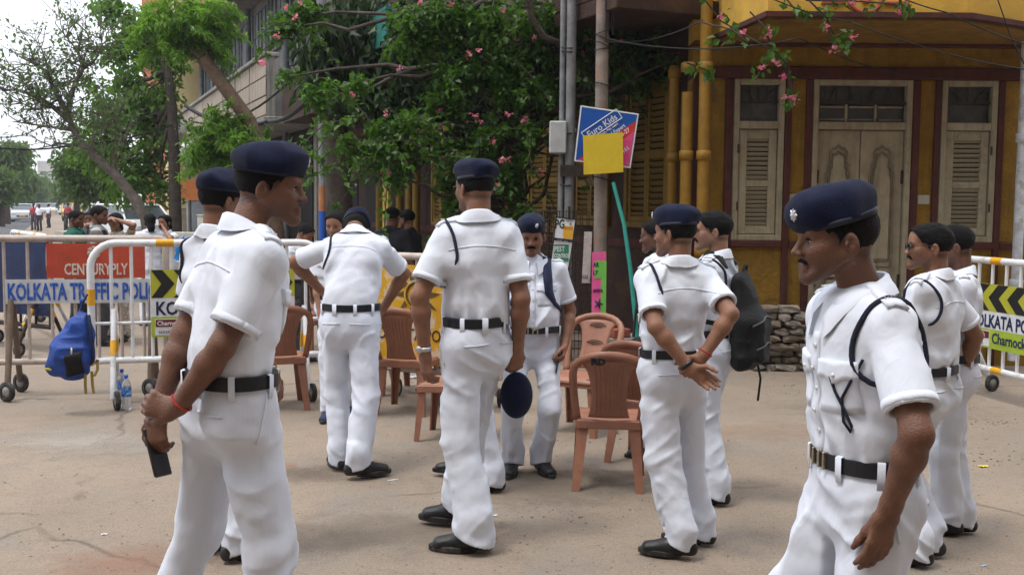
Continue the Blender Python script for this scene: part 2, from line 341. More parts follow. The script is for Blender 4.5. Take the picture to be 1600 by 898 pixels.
# shuttered windows
def tri_frame(x0, x1, z0, z1, w, d0, d1): return [((x0, d0, z0), (x0 + w, d1, z1)), ((x1 - w, d0, z0), (x1, d1, z1)), ((x0 + w, d0 + .003, z1 - w), (x1 - w, d1, z1)), ((x0 + w, d0 + .003, z0), (x1 - w, d1, z0 + w))]
slat_me = {}
def slat(parent, x0, x1, z, y, material, h=.044, tilt=38):
    k = (round(x1 - x0, 3), h, material.name)
    if k not in slat_me:
        m = MB(); w = (x1 - x0) / 2; m.box((-w, -.004, -h / 2), (w, .004, h / 2), Matrix.Rotation(radians(tilt), 4, 'X'), bev=.002)
        o = m.build('slat', material, parent); slat_me[k] = o.data
    else: o = bpy.data.objects.new('slat', slat_me[k]); link(o, parent)
    o.location = ((x0 + x1) / 2, y, z); return o
def window(pa, pb, side):
    x0, x1 = fx(pa), fx(pb)
    w = part('window', CRM, B, *tri_frame(x0, x1, ZS, ZH, .062, -.03, .14), ((x0 + .062, -.028, fz(203)), (x1 - .062, .14, fz(191))), bev=.006)
    part('pane', GLS, w, ((x0 + .062, .06, fz(191)), (x1 - .062, .075, ZH - .062)))
    m = MB(); zt, zb = ZH - .07, fz(160)
    for k in range(5): xx = x0 + .08 + (x1 - x0 - .16) * k / 4; m.tube([(xx, .03, zb), (xx, .03, zt)], .006, 5)
    for k in (-1, 1): m.tube([(x0 + (x1 - x0) * (.5 + k * (.1 + .28 * t)), .028, zb + (zt - zb) * t ** .6) for t in np.linspace(0, 1, 6)], .006, 5)
    m.box((x0 + .062, .015, zb - .012), (x1 - .062, .05, zb + .012)); m.build('grille', IRON, w)
    sx0, sx1 = x0 + .068, x1 - .068; lo, hi = ZS + .068, fz(203) - .005; st = .085
    mid = fz(288)
    sh = part('shutter', CRM2 if side else CRM, w, *tri_frame(sx0, sx1, lo, hi, st, .0, .045), ((sx0 + st, .002, mid - .035), (sx1 - st, .045, mid + .035)), bev=.005)
    part('crest', CRM2, sh, ((sx0 + st + .03, -.012, hi - .075), (sx1 - st - .03, .0, hi - .045)), ((sx0 + st + .06, -.014, hi - .045), (sx1 - st - .06, .0, hi - .030)), ((sx0 + st - .01, -.010, hi - .092), (sx1 - st + .01, .0, hi - .076)))
    for za, zb_ in ((lo + st, mid - .035), (mid + .035, hi - st)):
        n_ = max(3, int((zb_ - za) / .046))
        for k in range(n_): slat(sh, sx0 + st, sx1 - st, za + (k + .5) * (zb_ - za) / n_, .022, CRM2)
    m = MB()
    for z in (lo + .25, hi - .25): m.tube([(x0 + .055 if side == 0 else x1 - .055, -.04, z), (x0 + .055 if side == 0 else x1 - .055, -.04, z + .09)], .011, 6)
    m.build('hinge', IRON, w)
window(1143, 1222, 0); window(1465, 1552, 1)
# door
dx0, dx1 = fx(1266), fx(1420); ZD = .43
dr = part('door', CRM, B, *[((dx0, -.03, ZD), (dx0 + .06, .14, ZH)), ((dx1 - .06, -.03, ZD), (dx1, .14, ZH)), ((dx0 + .06, -.027, ZH - .06), (dx1 - .06, .14, ZH)), ((dx0 + .06, -.027, fz(203)), (dx1 - .06, .14, fz(191)))], bev=.006)
part('transom_pane', GLS, dr, ((dx0 + .06, .07, fz(191)), (dx1 - .06, .08, ZH - .06)))
m = MB(); zt, zm_, zb = ZH - .065, fz(161), fz(190)
m.box((dx0 + .06, .01, zm_ - .014), (dx1 - .06, .06, zm_ + .014)); 
for k in range(1, 8): xx = dx0 + (dx1 - dx0) * k / 8; m.tube([(xx, .03, zm_), (xx, .03, zt)], .006, 5)
for cc in (.3, .7): m.tube([(dx0 + (dx1 - dx0) * cc + .13 * cos(t), .028, zm_ + .17 * sin(t)) for t in np.linspace(0, pi, 9)], .006, 5)
m.build('grille', IRON, dr)
m = MB()
for k in (1, 2): xx = dx0 + .06 + (dx1 - dx0 - .12) * k / 3; m.box((xx - .012, .04, zb), (xx + .012, .07, zm_ - .014))
for k in range(3):
    a_ = dx0 + .07 + (dx1 - dx0 - .12) * k / 3; b_ = a_ + (dx1 - dx0 - .12) / 3 - .02
    m.box((a_ + .02, .045, zb + .012), (b_ - .01, .069, zb + .03)); m.box((a_ + .02, .045, zm_ - .05), (b_ - .01, .069, zm_ - .032))
m.build('transom_bars', CRM2, dr)
xm = (dx0 + dx1) / 2
for k, (a_, b_) in enumerate(((dx0 + .064, xm - .004), (xm + .004, dx1 - .064))):
    lf = part('door_leaf', CRM, dr, ((a_, .02, ZD + .02), (b_, .065, fz(204))), bev=.005)
    for lo, hi, arch in ((ZD + .12, ZD + .50, 0), (ZD + .62, fz(228), 1)):
        x0, x1 = a_ + .10, b_ - .10; m = MB()
        if arch:
            top = hi
            ol = [(x0, lo), (x1, lo), (x1, top - .30), (x1 - .02, top - .26), (x1 - .02, top - .20), (x1 - .045, top - .17), (x1 - .045, top - .06), (x1 - .07, top - .03), (x1 - .09, top - .035), (xm_ := (x0 + x1) / 2, top), (x0 + .09, top - .035), (x0 + .07, top - .03), (x0 + .045, top - .06), (x0 + .045, top - .17), (x0 + .02, top - .20), (x0 + .02, top - .26), (x0, top - .30)]
        else: ol = [(x0, lo), (x1, lo), (x1, hi), (x0, hi)]
        cx_, cz_ = (x0 + x1) / 2, (lo + hi) / 2
        sc_ = lambda k_: [(cx_ + (x - cx_) * k_, cz_ + (z - cz_) * (1 - (1 - k_) * .45)) for x, z in ol]
        m.tube([(x, .014, z) for x, z in ol + ol[:1]], .013, 6, False); m.tube([(x, .017, z) for x, z in sc_(.80) + sc_(.80)[:1]], .010, 6, False); m.build('panel_moulding', CRMD, lf)
        m = MB(); m.poly(sc_(.70), .002, .022); m.build('panel', CRM, lf)
    m = MB(); hx = a_ + .01 if k == 0 else b_ - .01
    for z in (ZD + .4, ZD + 1.5): m.box((hx - .012, .005, z), (hx + .012, .02, z + .14))
    m.build('hinge', IRON, lf)
st = part('door_step', STONE, B, ((fx(1252), -.06, .285), (fx(1432), .02, ZD - .005)), bev=.012)
part('door_step', STONE, B, ((fx(1250), -.34, .145), (fx(1432), -.062, .283)), ((fx(1250), -.06, .14), (fx(1432), -.0, .282)), bev=.012)
part('door_step', STONE, B, ((fx(1248), -.62, .0), (fx(1434), -.342, .143)), bev=.012)
for px, w in ((1243, 22), (1443, 18)):
    pl = part('number_plate', mat('plate_enamel', (.42, .40, .34), .5, .2, 20, dirt=(.2, .15, .1), dscale=20), B, ((fx(px - w / 2), -.012, fz(318)), (fx(px + w / 2), .002, fz(304))))
    if px == 1243: text('lettering', '127A', .062, IRON, pl, (fx(px - 9), -.013, fz(315)))
# downpipes
YP = mat('yellow_pipe', (.27, .14, .010), .6, .25, 8, .2, 40, dirt=(.15, .09, .02), dscale=7)
for px, d, z1, r in ((1098, 10.95, 7.0, .062), (1071, 11.0, fz(150), .06), (1050, 11.5, fz(100), .055)):
    v = P(px, 300, d); m = MB(); m.tube([(v.x, d - FD, .02), (v.x, d - FD, z1)], r, 12)
    for z in (1.2, 2.2, 3.1): m.lathe([(r * 1.02, -.05), (r * 1.25, -.045), (r * 1.25, .045), (r * 1.02, .05)], 12, Matrix.Translation((v.x, d - FD, z)))
    m.build('downpipe', YP, B)
v = P(1594, 300, 10.9); m = MB(); m.tube([(v.x, -.3, .1), (v.x, -.3, 6.5)], .05, 12)
for z in (.9, 2.4, 3.9): m.lathe([(.05, -.05), (.068, -.045), (.068, .045), (.05, .05)], 12, Matrix.Translation((v.x, -.3, z)))
m.build('downpipe', mat('white_pipe', (.62, .64, .68), .6, .3, 12, .3, 50, dirt=(.34, .33, .31), dscale=8, damt=.8), B)
# side front along the street
SB = thing('side_front', 'shaded side of the yellow building along the street with louvred yellow shutters', 'building', S(9.45, 6.37), STREET)
SW = mat('brown_wall_shaded', (.040, .018, .012), .9, .35, 3, .4, 30, dirt=(.09, .05, .015), dscale=2)  # brown deepened to carry the shade here, balcony faces included
YSH = mat('yellow_shutter', (.19, .11, .008), .7, .25, 9, .2, 50, dirt=(.14, .08, .015), dscale=7)
# local: +y runs away along the street, -x faces the road
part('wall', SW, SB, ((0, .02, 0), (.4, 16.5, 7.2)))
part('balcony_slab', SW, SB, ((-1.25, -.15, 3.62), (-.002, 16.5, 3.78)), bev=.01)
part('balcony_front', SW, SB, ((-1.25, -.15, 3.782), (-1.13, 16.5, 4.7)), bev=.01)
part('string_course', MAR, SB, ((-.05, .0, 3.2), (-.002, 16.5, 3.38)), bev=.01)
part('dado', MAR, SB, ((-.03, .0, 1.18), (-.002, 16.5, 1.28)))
def side_shutter(t0, t1, z0, z1, n2=1):
    w = part('window', YSH, SB, ((-.07, t0, z0), (-.002, t0 + .07, z1)), ((-.07, t1 - .07, z0), (-.002, t1, z1)), ((-.068, t0 + .07, z1 - .07), (-.002, t1 - .07, z1)), ((-.068, t0 + .07, z0), (-.002, t1 - .07, z0 + .07)), bev=.005)
    part('recess_shade', DRK, w, ((-.012, t0 + .07, z0 + .07), (-.004, t1 - .07, z1 - .07)))
    nz = int((z1 - z0 - .14) / .075)
    for k in range(n2):
        a_ = t0 + .075 + (t1 - t0 - .15) * k / n2; b_ = t0 + .075 + (t1 - t0 - .15) * (k + 1) / n2 - .01
        sh = part('shutter', YSH, w, ((-.052, a_, z0 + .072), (-.014, a_ + .05, z1 - .072)), ((-.052, b_ - .05, z0 + .072), (-.014, b_, z1 - .072)), ((-.05, a_ + .05, z0 + .072), (-.014, b_ - .05, z0 + .13)), ((-.05, a_ + .05, z1 - .13), (-.014, b_ - .05, z1 - .072)), ((-.05, a_ + .05, (z0 + z1) / 2 - .04), (-.014, b_ - .05, (z0 + z1) / 2 + .04)), bev=.004)
        for j in range(nz):
            z = z0 + .12 + (z1 - z0 - .24) * (j + .5) / nz
            o = slat(sh, -(b_ - a_ - .1) / 2, (b_ - a_ - .1) / 2, 0, 0, YSH, .06)
            o.location = (-.033, (a_ + b_) / 2, z); o.rotation_euler = (0, 0, -pi / 2)
side_shutter(.75, 1.75, 1.42, 3.1, 2); side_shutter(2.2, 3.15, 1.42, 2.5, 2); side_shutter(3.5, 4.6, 1.3, 2.75, 2); side_shutter(6.2, 7.2, 1.3, 2.9, 2); side_shutter(8.0, 8.9, 1.3, 2.9, 2)
for t in (9.3, 9.75, 10.35, 11.3, 11.75):
    m = MB(); m.tube([(-.22, t, .02), (-.22, t, 2.75)], .075, 10)
    for z in (.7, 1.5, 2.3): m.lathe([(.075, -.03), (.088, 0), (.075, .03)], 10, Matrix.Translation((-.22, t, z)))
    m.build('yellow_column', YSH, SB)
bd = part('sign_column', mat('sign_yellow', (.50, .33, .03), .7, .15, 6), SB, ((-.36, 10.66, .9), (-.30, 11.02, 3.0)), bev=.005)
for k in range(9): text('lettering', random.choice('HEMNBU'), .17, IRON, bd, (-.362, 10.92, 2.70 - k * .18), (pi/2, 0, -pi/2))
for t in (5.2, 12.6, 14.2):
    part('doorway_shade', DRK, SB, ((-.02, t, .05), (-.003, t + .9, 2.3)))  # flat dark panels painted as shaded door openings
part('blue_board', mat('blue_board', (.02, .05, .30), .6, .3, 6, dirt=(.25, .28, .4), dscale=14, damt=.6), SB, ((-.34, 6.0, 2.75), (-.30, 7.3, 3.55)))
part('awning', mat('teal_awning', (.02, .16, .13), .6, .3, 6), SB, ((-1.9, 5.6, 4.5), (-1.27, 7.6, 4.55)), ((-1.9, 5.6, 4.0), (-1.86, 7.6, 4.49)))

# ------------------------------------------------------------------ concrete block further up the street
CB = thing('concrete_building', 'grey concrete building with beige panelled band and shuttered upper floor', 'building', S(26.3, 6.0), STREET)
CON = mat('weathered_concrete', (.27, .25, .22), .92, .3, 1.2, .4, 20, dirt=(.10, .09, .08), dscale=.9, damt=.7, dsharp=.25, streak=.5)
BEI = mat('beige_panel', (.37, .31, .245), .9, .25, 1.5, .3, 30, dirt=(.17, .14, .115), dscale=1.4, damt=.7, dsharp=.25, streak=.45)
GRY = mat('grey_shutter', (.16, .17, .18), .8, .35, 4, .3, 30, dirt=(.07, .07, .075), dscale=3)
part('wall', CON, CB, ((.0, 0, 0), (8, 22, 18)))
part('slab', CON, CB, ((-1.3, -.05, 3.62), (-.002, 22, 3.80)), bev=.02)
part('band_backing', CON, CB, ((-1.20, 0, 3.802), (-1.0, 22, 5.25)))
pm = None
for i in range(9):
    for j in range(3):
        if i > 12 and j != 1: pass
        a_ = i * 2.43; z = 3.83 + j * .475
        if pm is None:
            m = MB(); m.box((-.03, .015, .015), (.0, 2.285, .46), bev=.01); o = m.build('panel', BEI, CB); pm = o.data
        else: o = bpy.data.objects.new('panel', pm); link(o, CB)
        o.location = (-1.204 - random.uniform(0, .012), a_, z)
part('coping', CON, CB, ((-1.32, -.05, 5.252), (-.9, 22, 5.36)), bev=.02)
part('shop_shade', DRK, CB, ((-.04, .3, .1), (-.003, 21.5, 3.6)))  # flat dark sheet painted as the shade inside open shops
for i in range(8):      # upper-floor shutters, mullions
    a_ = .4 + i * 2.75
    w = part('window', GRY, CB, ((-.10, a_, 5.40), (-.003, a_ + .12, 7.7)), ((-.10, a_ + 2.2, 5.40), (-.003, a_ + 2.32, 7.7)), ((-.098, a_ + .12, 7.6), (-.003, a_ + 2.2, 7.7)), ((-.098, a_ + .12, 6.1), (-.003, a_ + 2.2, 6.2)), bev=.01)
    for k in range(5):
        part('shutter_leaf', GRY if (i * 5 + k) % 4 else DRK, w, ((-.07 + .02 * ((k * 7 + i) % 3), a_ + .125 + k * .415, 6.21), (-.02, a_ + .125 + k * .415 + .40, 7.59)))
    w2 = part('window', GRY, CB, ((-.10, a_, 9.2), (-.003, a_ + .12, 11.0)), ((-.10, a_ + 1.6, 9.2), (-.003, a_ + 1.72, 11.0)), ((-.098, a_ + .12, 10.9), (-.003, a_ + 1.6, 11.0)))
    part('pane', DRK, w2, ((-.02, a_ + .12, 9.2), (-.004, a_ + 1.6, 10.9)))
part('upper_slab', CON, CB, ((-1.25, -.05, 7.95), (-.002, 22, 8.15)), bev=.02)
part('ledge_pipe', GRY, CB, ((-1.42, 0, 7.7), (-1.30, 22, 7.8)))
for t in (3, 9, 15, 21): 
    m = MB(); m.tube([(-.16, t, .2), (-.16, t, 12)], .09, 8); m.build('drainpipe', GRY, CB)
for t in (5.0, 14.5):      # rounded balconies
    m = MB(); n_ = 14; v = []
    for z, r in ((8.152, 1.5), (8.3, 1.62), (9.1, 1.62), (9.1, 1.5), (8.34, 1.5)):
        for k in range(n_ + 1): a_ = pi / 2 + pi * k / n_; v.append((r * .95 * cos(a_) - .003, t + 1.5 + r * sin(a_), z))
    m.add(v, [(i * (n_+1) + k, i * (n_+1) + k + 1, (i+1) * (n_+1) + k + 1, (i+1) * (n_+1) + k) for i in range(4) for k in range(n_)], True); bo = m.build('balcony', CON, CB)
    cols = ((.4, .05, .05), (.05, .08, .25), (.7, .68, .62), (.08, .3, .25))
    for k in range(3): part('laundry', mat('cloth_%d' % k, cols[k], .9, .1, 5), bo, ((-1.75 - .02 * k, t + .3 + k * .42, 8.4), (-1.72 - .02 * k, t + .62 + k * .42, 9.25)))
# shop clutter under the slab
SHP = [mat('shop_%d' % i, c, .7, .3, 5) for i, c in enumerate(((.30, .32, .34), (.35, .28, .2), (.12, .2, .35), (.4, .38, .33)))]
for i, (t, w, h, d_) in enumerate(((1.2, 1.0, 1.5, .8), (3.4, 1.4, 1.2, .7), (6.2, .9, 1.7, .8), (9.5, 1.5, 1.1, .9), (13, 1.2, 1.6, .7), (17, 1.8, 1.3, .8))):
    part('shop_counter', SHP[i % 4], CB, ((-1.6, t, .14), (-1.6 + d_, t + w, .14 + h)), ((-1.63, t - .03, .142 + h), (-1.57 + d_, t + w + .03, .18 + h)), bev=.015)
# red and cream block beyond
RB_ = thing('far_block', 'tall red and cream apartment block beyond the concrete building', 'building', S(49.0, 4.9), STREET)
part('wall', mat('far_red', (.42, .10, .055), .9, .2, .6, dirt=(.3, .08, .05), dscale=.8), RB_, ((0, 0, 0), (10, 18, 26)))
part('corner_strip', mat('far_cream', (.62, .50, .26), .9, .15, .6), RB_, ((-.35, -.35, 0), (1.6, .9, 25)), bev=.05)
for j in range(6):
    for i in range(3): w = part('window', GLS, RB_, ((2.3 + i * 2.4, -.06, 4 + j * 3.4), (3.6 + i * 2.4, .02, 6 + j * 3.4))); part('balcony', CON, w, ((2.0 + i * 2.4, -.9, 3.3 + j * 3.4), (3.9 + i * 2.4, -.07, 3.5 + j * 3.4)), ((2.0 + i * 2.4, -.9, 3.502 + j * 3.4), (3.9 + i * 2.4, -.8, 4.3 + j * 3.4)))
OCH = mat('ochre', (.45, .27, .05), .9, .2, 1, streak=.4)
part('ochre_wall', OCH, CB, ((-.35, 13.0, 8.2), (-.003, 18.2, 17.9))); part('red_wall', MATS['far_red'], CB, ((-.35, 18.25, 8.2), (-.003, 21.9, 17.9)))
for j in range(3):
    for t in (14.2, 16.4, 19.2): part('window', GLS, CB, ((-.42, t, 8.9 + j * 3.1), (-.352, t + 1.2, 10.6 + j * 3.1)))
# far side of the road
def far_building(u, o, L, W, H, c, label, name='distant_building'):
    b_ = thing(name, label, 'building', S(u, o), STREET)
    mm = mat('far_%s' % str(c), c, .9, .25, .3, dirt=(c[0] * .5, c[1] * .5, c[2] * .5), dscale=.5)
    part('wall', mm, b_, ((-W, 0, 0), (0, L, H)))
    part('parapet', mm, b_, ((-W - .1, -.1, H + .003), (.15, L + .1, H + .5)))
    for j in range(int(H / 3.3)):
        for i in range(int(L / 4)): part('window', GLS, b_, ((.002, 1.2 + i * 4, 1.4 + j * 3.3), (.08, 3.2 + i * 4, 2.9 + j * 3.3)))
        for i in range(max(1, int(W / 4))): part('window', GLS, b_, ((-W + 1 + i * 4, -.08, 1.4 + j * 3.3), (-W + 3 + i * 4, -.002, 2.9 + j * 3.3)))
    return b_
far_building(120, -21, 26, 14, 9.5, (.36, .35, .33), 'low grey building at the far left beyond the road')
far_building(190, -20, 30, 14, 12, (.42, .38, .32), 'pale building behind the far left trees')
far_building(330, -19, 40, 14, 15, (.45, .43, .40), 'hazy pale block where the road vanishes')
far_building(420, 12, 40, 18, 16, (.42, .40, .38), 'hazy grey block at the right end of the road')
hb = thing('hoarding', 'red advertising hoarding on posts at the far left edge', 'hoarding', S(100, -19.2), STREET)
ho = part('board', mat('hoarding_red', (.45, .02, .05), .5, .15, 2), hb, ((-2.2, -.1, 4.3), (1.6, .1, 6.6)))
text('lettering', 'SALE', .8, mat('hoarding_pale', (.75, .55, .5)), ho, (-1.7, -.12, 5.55), sx=1.25); text('lettering', 'NOW ON', .55, MATS['hoarding_pale'], ho, (-1.7, -.12, 4.75), sx=1.2)
for x in (-1.6, .9): part('post', IRON, hb, ((x - .08, .12, 0), (x + .08, .28, 6.4)))

# houses added behind the camera, unseen, to make the light fall more from above
for i, (x, y, w, d, h, c, lab) in enumerate(((-20, -13, 13, 8, 13, (.33, .28, .22), 'added plastered block behind the camera, unseen, blocking low sky light'), (-6.8, -13, 12, 8, 15, (.30, .22, .15), 'added brownish terrace directly behind the camera, unseen, blocking low sky light'), (5.4, -13, 13, 8, 12, (.34, .30, .26), 'added pale terrace behind the camera on the right, unseen, blocking low sky light'), (13, -4.5, 8, 13, 13, (.32, .25, .16), 'added corner block to the right of the camera, unseen, blocking low sky light'))):
    b_ = thing('added_house', lab, 'building', (x, y, 0)); mm = mat('terrace_%d' % i, c, .9, .25, .6, dirt=(c[0] * .5, c[1] * .5, c[2] * .5), dscale=.7, streak=.4)
    part('wall', mm, b_, ((0, 0, 0), (w, d, h))); part('parapet', mm, b_, ((-.15, -.15, h + .003), (w + .15, d + .15, h + .45)))
    for j in range(int(h / 3.4)):
        for k in range(int(w / 2.6)): part('window', GRY, b_, ((.9 + k * 2.6, d + .002, 1.2 + j * 3.4), (2.1 + k * 2.6, d + .09, 2.9 + j * 3.4)))
# ------------------------------------------------------------------ utility poles and lamps
POLE = mat('pole_rust', (.23, .19, .16), .75, .4, 5, .4, 50, dirt=(.30, .13, .07), dscale=6, damt=.6)
PGR = mat('pole_grey', (.20, .205, .21), .7, .35, 6, .3, 40, dirt=(.10, .09, .08), dscale=5)
BLK = mat('black_cable', (.008, .008, .009), .6, .2, 10)
b0 = P(936, 568, 10.85); tp = P(942, -40, 10.85)
UP = thing('utility_pole', 'weathered metal pole carrying the tilted school sign', 'pole', (b0.x, b0.y, 0))
m = MB(); dxp = (tp.x - b0.x)
m.tube([(dxp * z / tp.z, 0, z) for z in np.linspace(0, 7.5, 12)], [.073 - .0025 * z for z in np.linspace(0, 7.5, 12)], 14); m.build('shaft', POLE, UP)
random.seed(3)
for z in (2.05, 2.12, 2.18, 2.3, 3.25, 3.3, 3.36, 3.42, 1.95, 2.9):
    tl = random.uniform(-.04, .04); m = MB(); m.tube([(dxp * z / tp.z + .079 * cos(t), .079 * sin(t), z + tl * cos(t)) for t in np.linspace(0, 2*pi, 13)], .006, 5, False); m.build('cable_tie', BLK, UP)
for k in range(5):
    z0 = random.uniform(3.2, 3.6); m = MB(); m.tube([(random.uniform(.03, .07) + dxp * .4 + .05 * sin(z0 * k), -.09, z0 + .35 * t + .1 * sin(5 * t + k)) for t in np.linspace(0, 4, 10)], .006, 5); m.build('loose_wire', BLK, UP)
part('junction_box', mat('box_grey', (.42, .43, .42), .6, .2, 8), UP, ((.06, -.09, 3.72), (.30, .07, 4.1)), bev=.015)
b1 = P(886, 560, 11.3)
GP = thing('grey_pole', 'thin grey double conduit pole with meter box left of the school sign', 'pole', (b1.x, b1.y, 0))
m = MB(); m.tube([(0, 0, 0), (.01, 0, 7.5)], .052, 12); m.build('shaft', PGR, GP)
m = MB(); m.tube([(-.09, .02, 0), (-.085, .02, 4.0), (-.05, .02, 7.5)], .03, 10); m.build('conduit', PGR, GP)
part('meter_box', MATS['box_grey'], GP, ((-.22, -.09, 2.22), (-.04, .03, 2.56)), bev=.012)
part('bracket', IRON, GP, ((-.10, -.07, 1.98), (.22, .06, 2.10)))
for z in (2.45, 1.9, 3.3, 3.34): m = MB(); m.tube([(.07 * cos(t) - .03, .06 * sin(t), z + .02 * sin(t)) for t in np.linspace(0, 2*pi, 13)], .007, 5, False); m.build('clamp', BLK, GP)
b2 = P(506, 420, 17.0)
WP = thing('whitewashed_pole', 'slim pole with rust and blue painted foot beside the big tree', 'pole', (b2.x, b2.y, 0))
m = MB(); m.tube([(0, 0, 1.55), (0, 0, 2.0), (-.02, 0, 5.2)], .075, 10); m.build('shaft', PGR, WP)
m = MB(); m.tube([(0, 0, 0), (0, 0, 1.549)], .079, 10); m.build('painted_foot', mat('paint_blue', (.01, .08, .38), .6, .2, 8), WP)
m = MB(); m.tube([(0, 0, 1.55), (0, 0, 1.95)], .08, 10); m.build('rust_band', mat('rust_band', (.35, .14, .06), .8, .3, 9), WP)
def lamp(px, py, Y, h, label):
    b_ = P(px, py, Y); o = thing('street_lamp', label, 'lamp', (b_.x, b_.y, 0), group='old street lamps on the left pavement')
    m = MB(); m.tube([(0, 0, 0), (0, 0, h)], .06, 8); m.build('post', PGR, o)
    m = MB(); m.lathe([(.05, h), (.20, h + .05), (.30, h + .45), (.24, h + .5), (.08, h + .62), (.001, h + .7)], 10); m.build('lantern', mat('lamp_glass', (.5, .5, .47), .3, .2, 9), o)
lamp(279, 330, 30, 3.35, 'old lantern street lamp just right of the dark trunk'); lamp(296, 330, 33, 2.95, 'shorter lantern lamp with an orange notice on its post')
nb = part('notice_board', mat('notice_orange', (.6, .2, .06), .7, .2, 9), None, ((-.33, -.05, 1.75), (.33, .0, 2.4)))
b_ = P(296, 330, 32.6); nb.location = (b_.x, b_.y, 0); tag(nb, 'small orange and yellow notice fixed on the shorter lamp post', 'notice')
# ------------------------------------------------------------------ overhead cables
def cable(name, label, pts, r, sag=.0):
    m = MB(); q = []
    for (p0, p1) in zip(pts, pts[1:]):
        for t in np.linspace(0, 1, 13): q.append(p0.lerp(p1, t) - Vector((0, 0, sag * 4 * t * (1 - t))))
    m.tube(q, r, 5); return tag(m.build(name, BLK), label, 'cable', 'overhead cables')
cable('overhead_cable', 'cable crossing the sky above the far road at left', [P(-40, 226, 24), P(110, 228, 26), P(270, 195, 29.5)], .022, .1)
cable('overhead_cable', 'upper cable crossing the white sky at left', [P(-40, 203, 24), P(60, 200, 26), P(265, 120, 29.5)], .012, .2)
cable('overhead_cable', 'thick drooping cable bundle along the beige panelled band', [P(290, 165, 27), P(420, 190, 24), P(515, 110, 19)], .05, .25)
cable('overhead_cable', 'sagging cable below the upper floor shutters', [P(300, 190, 26), P(500, 75, 20)], .025, .5)
cable('overhead_cable', 'cable dropping across the yellow bay towards the right', [P(1150, -30, 9.2), P(1330, 35, 9.3), P(1610, 110, 9.4)], .006, .05)
cable('overhead_cable', 'cable crossing the bay front from top right corner', [P(1370, -20, 9.2), P(1480, 20, 9.3), P(1620, 75, 9.4)], .006, .02)
cable('overhead_cable', 'thin wire strung across the door transom', [P(945, 60, 10.7), P(1250, 60, 9.6), P(1500, 125, 11.0)], .006, .1)
cable('overhead_cable', 'wire running from pole to downpipe', [P(945, 65, 10.75), P(1098, 32, 10.8)], .008, .08)
cable('overhead_cable', 'steep wire beside the white downpipe', [P(1552, -20, 9.6), P(1580, 60, 10), P(1600, 100, 10.2)], .006)
# ------------------------------------------------------------------ foliage
def leafmat(name, c, c2, tl):
    m, n, l, b = newmat(name)
    at = n.new('ShaderNodeAttribute'); at.attribute_name = 'tone'
    mx = n.new('ShaderNodeMix'); mx.data_type = 'RGBA'; mx.inputs['A'].default_value = c + (1,); mx.inputs['B'].default_value = c2 + (1,); l.new(at.outputs['Fac'], mx.inputs['Factor'])
    l.new(mx.outputs['Result'], b.inputs['Base Color']); b.inputs['Roughness'].default_value = .45; b.inputs['Specular IOR Level'].default_value = .35
    tr = n.new('ShaderNodeBsdfTranslucent'); tr.inputs['Color'].default_value = tl + (1,)
    ms = n.new('ShaderNodeMixShader'); ms.inputs['Fac'].default_value = .4; l.new(b.outputs['BSDF'], ms.inputs[1]); l.new(tr.outputs['BSDF'], ms.inputs[2]); l.new(ms.outputs['Shader'], n['Material Output'].inputs['Surface'])
    return m
LG = leafmat('leaf_green', (.038, .095, .017), (.125, .24, .032), (.18, .36, .025))
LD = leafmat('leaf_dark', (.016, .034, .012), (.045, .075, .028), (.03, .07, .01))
LB = leafmat('leaf_bougainvillea', (.017, .052, .007), (.078, .170, .020), (.09, .21, .015))
LF = leafmat('leaf_feather', (.055, .150, .018), (.15, .30, .030), (.22, .42, .03))
LP_ = leafmat('petal_pink', (.62, .10, .22), (.78, .36, .42), (.8, .2, .3))
LX = leafmat('leaf_far', (.045, .085, .03), (.115, .175, .055), (.12, .22, .04))
LS = leafmat('leaf_sparse', (.06, .105, .035), (.12, .18, .06), (.14, .24, .05))
BARK = mat('bark', (.055, .042, .033), .95, .4, 6, .9, 30, dirt=(.12, .095, .075), dscale=4)
BARK3 = mat('bark_grey', (.13, .105, .085), .95, .35, 7, .8, 25, dirt=(.07, .055, .045), dscale=5)
BARK2 = mat('bark_brown', (.15, .095, .062), .95, .35, 7, .9, 25, dirt=(.07, .05, .035), dscale=5)
def leaves(centres, size, spread, per, material, name, parent, aspect=.55, droop=.3, seed=0, upb=.5, kite=True, sz=None):
    r = np.random.default_rng(seed)
    C = np.asarray(centres, float); n = len(C) * per
    c = np.repeat(C, per, 0); sp = spread if np.ndim(spread) == 0 else np.repeat(np.asarray(spread), per)[:, None]
    off = r.normal(0, 1, (n, 3)); off /= np.linalg.norm(off, axis=1)[:, None]; off *= r.random((n, 1)) ** .5 * sp * np.array([1, 1, .8])
    p = c + off
    d = r.normal(0, 1, (n, 3)); d[:, 2] -= droop * 2; d /= np.linalg.norm(d, axis=1)[:, None]
    nn = r.normal(0, 1, (n, 3)) * (1 - upb) + np.array([0, 0, upb * 1.8]); nn -= d * (nn * d).sum(1)[:, None]; nn /= np.maximum(np.linalg.norm(nn, axis=1), 1e-6)[:, None]
    s = np.cross(d, nn); L = size * (.6 + .8 * r.random((n, 1))); W = L * aspect * .5
    v = np.stack([p, p + d * L * .45 + s * W + nn * W * .35, p + d * L - nn * L * .12, p + d * L * .45 - s * W + nn * W * .35], 1).reshape(-1, 3)
    f = np.arange(n * 4, dtype=np.int32).reshape(-1, 4)
    f = np.concatenate([f[:, [0, 1, 2]], f[:, [0, 2, 3]]])
    me = mesh_np(name, v, f, False); me.materials.append(material)
    tone = np.clip(r.normal(.45, .28, n) + np.repeat(r.normal(0, .2, len(C)), per), 0, 1)
    at = me.attributes.new('tone', 'FLOAT', 'POINT'); at.data.foreach_set('value', np.repeat(tone, 4).astype(np.float32))
    o = bpy.data.objects.new(name, me); link(o, parent); return o
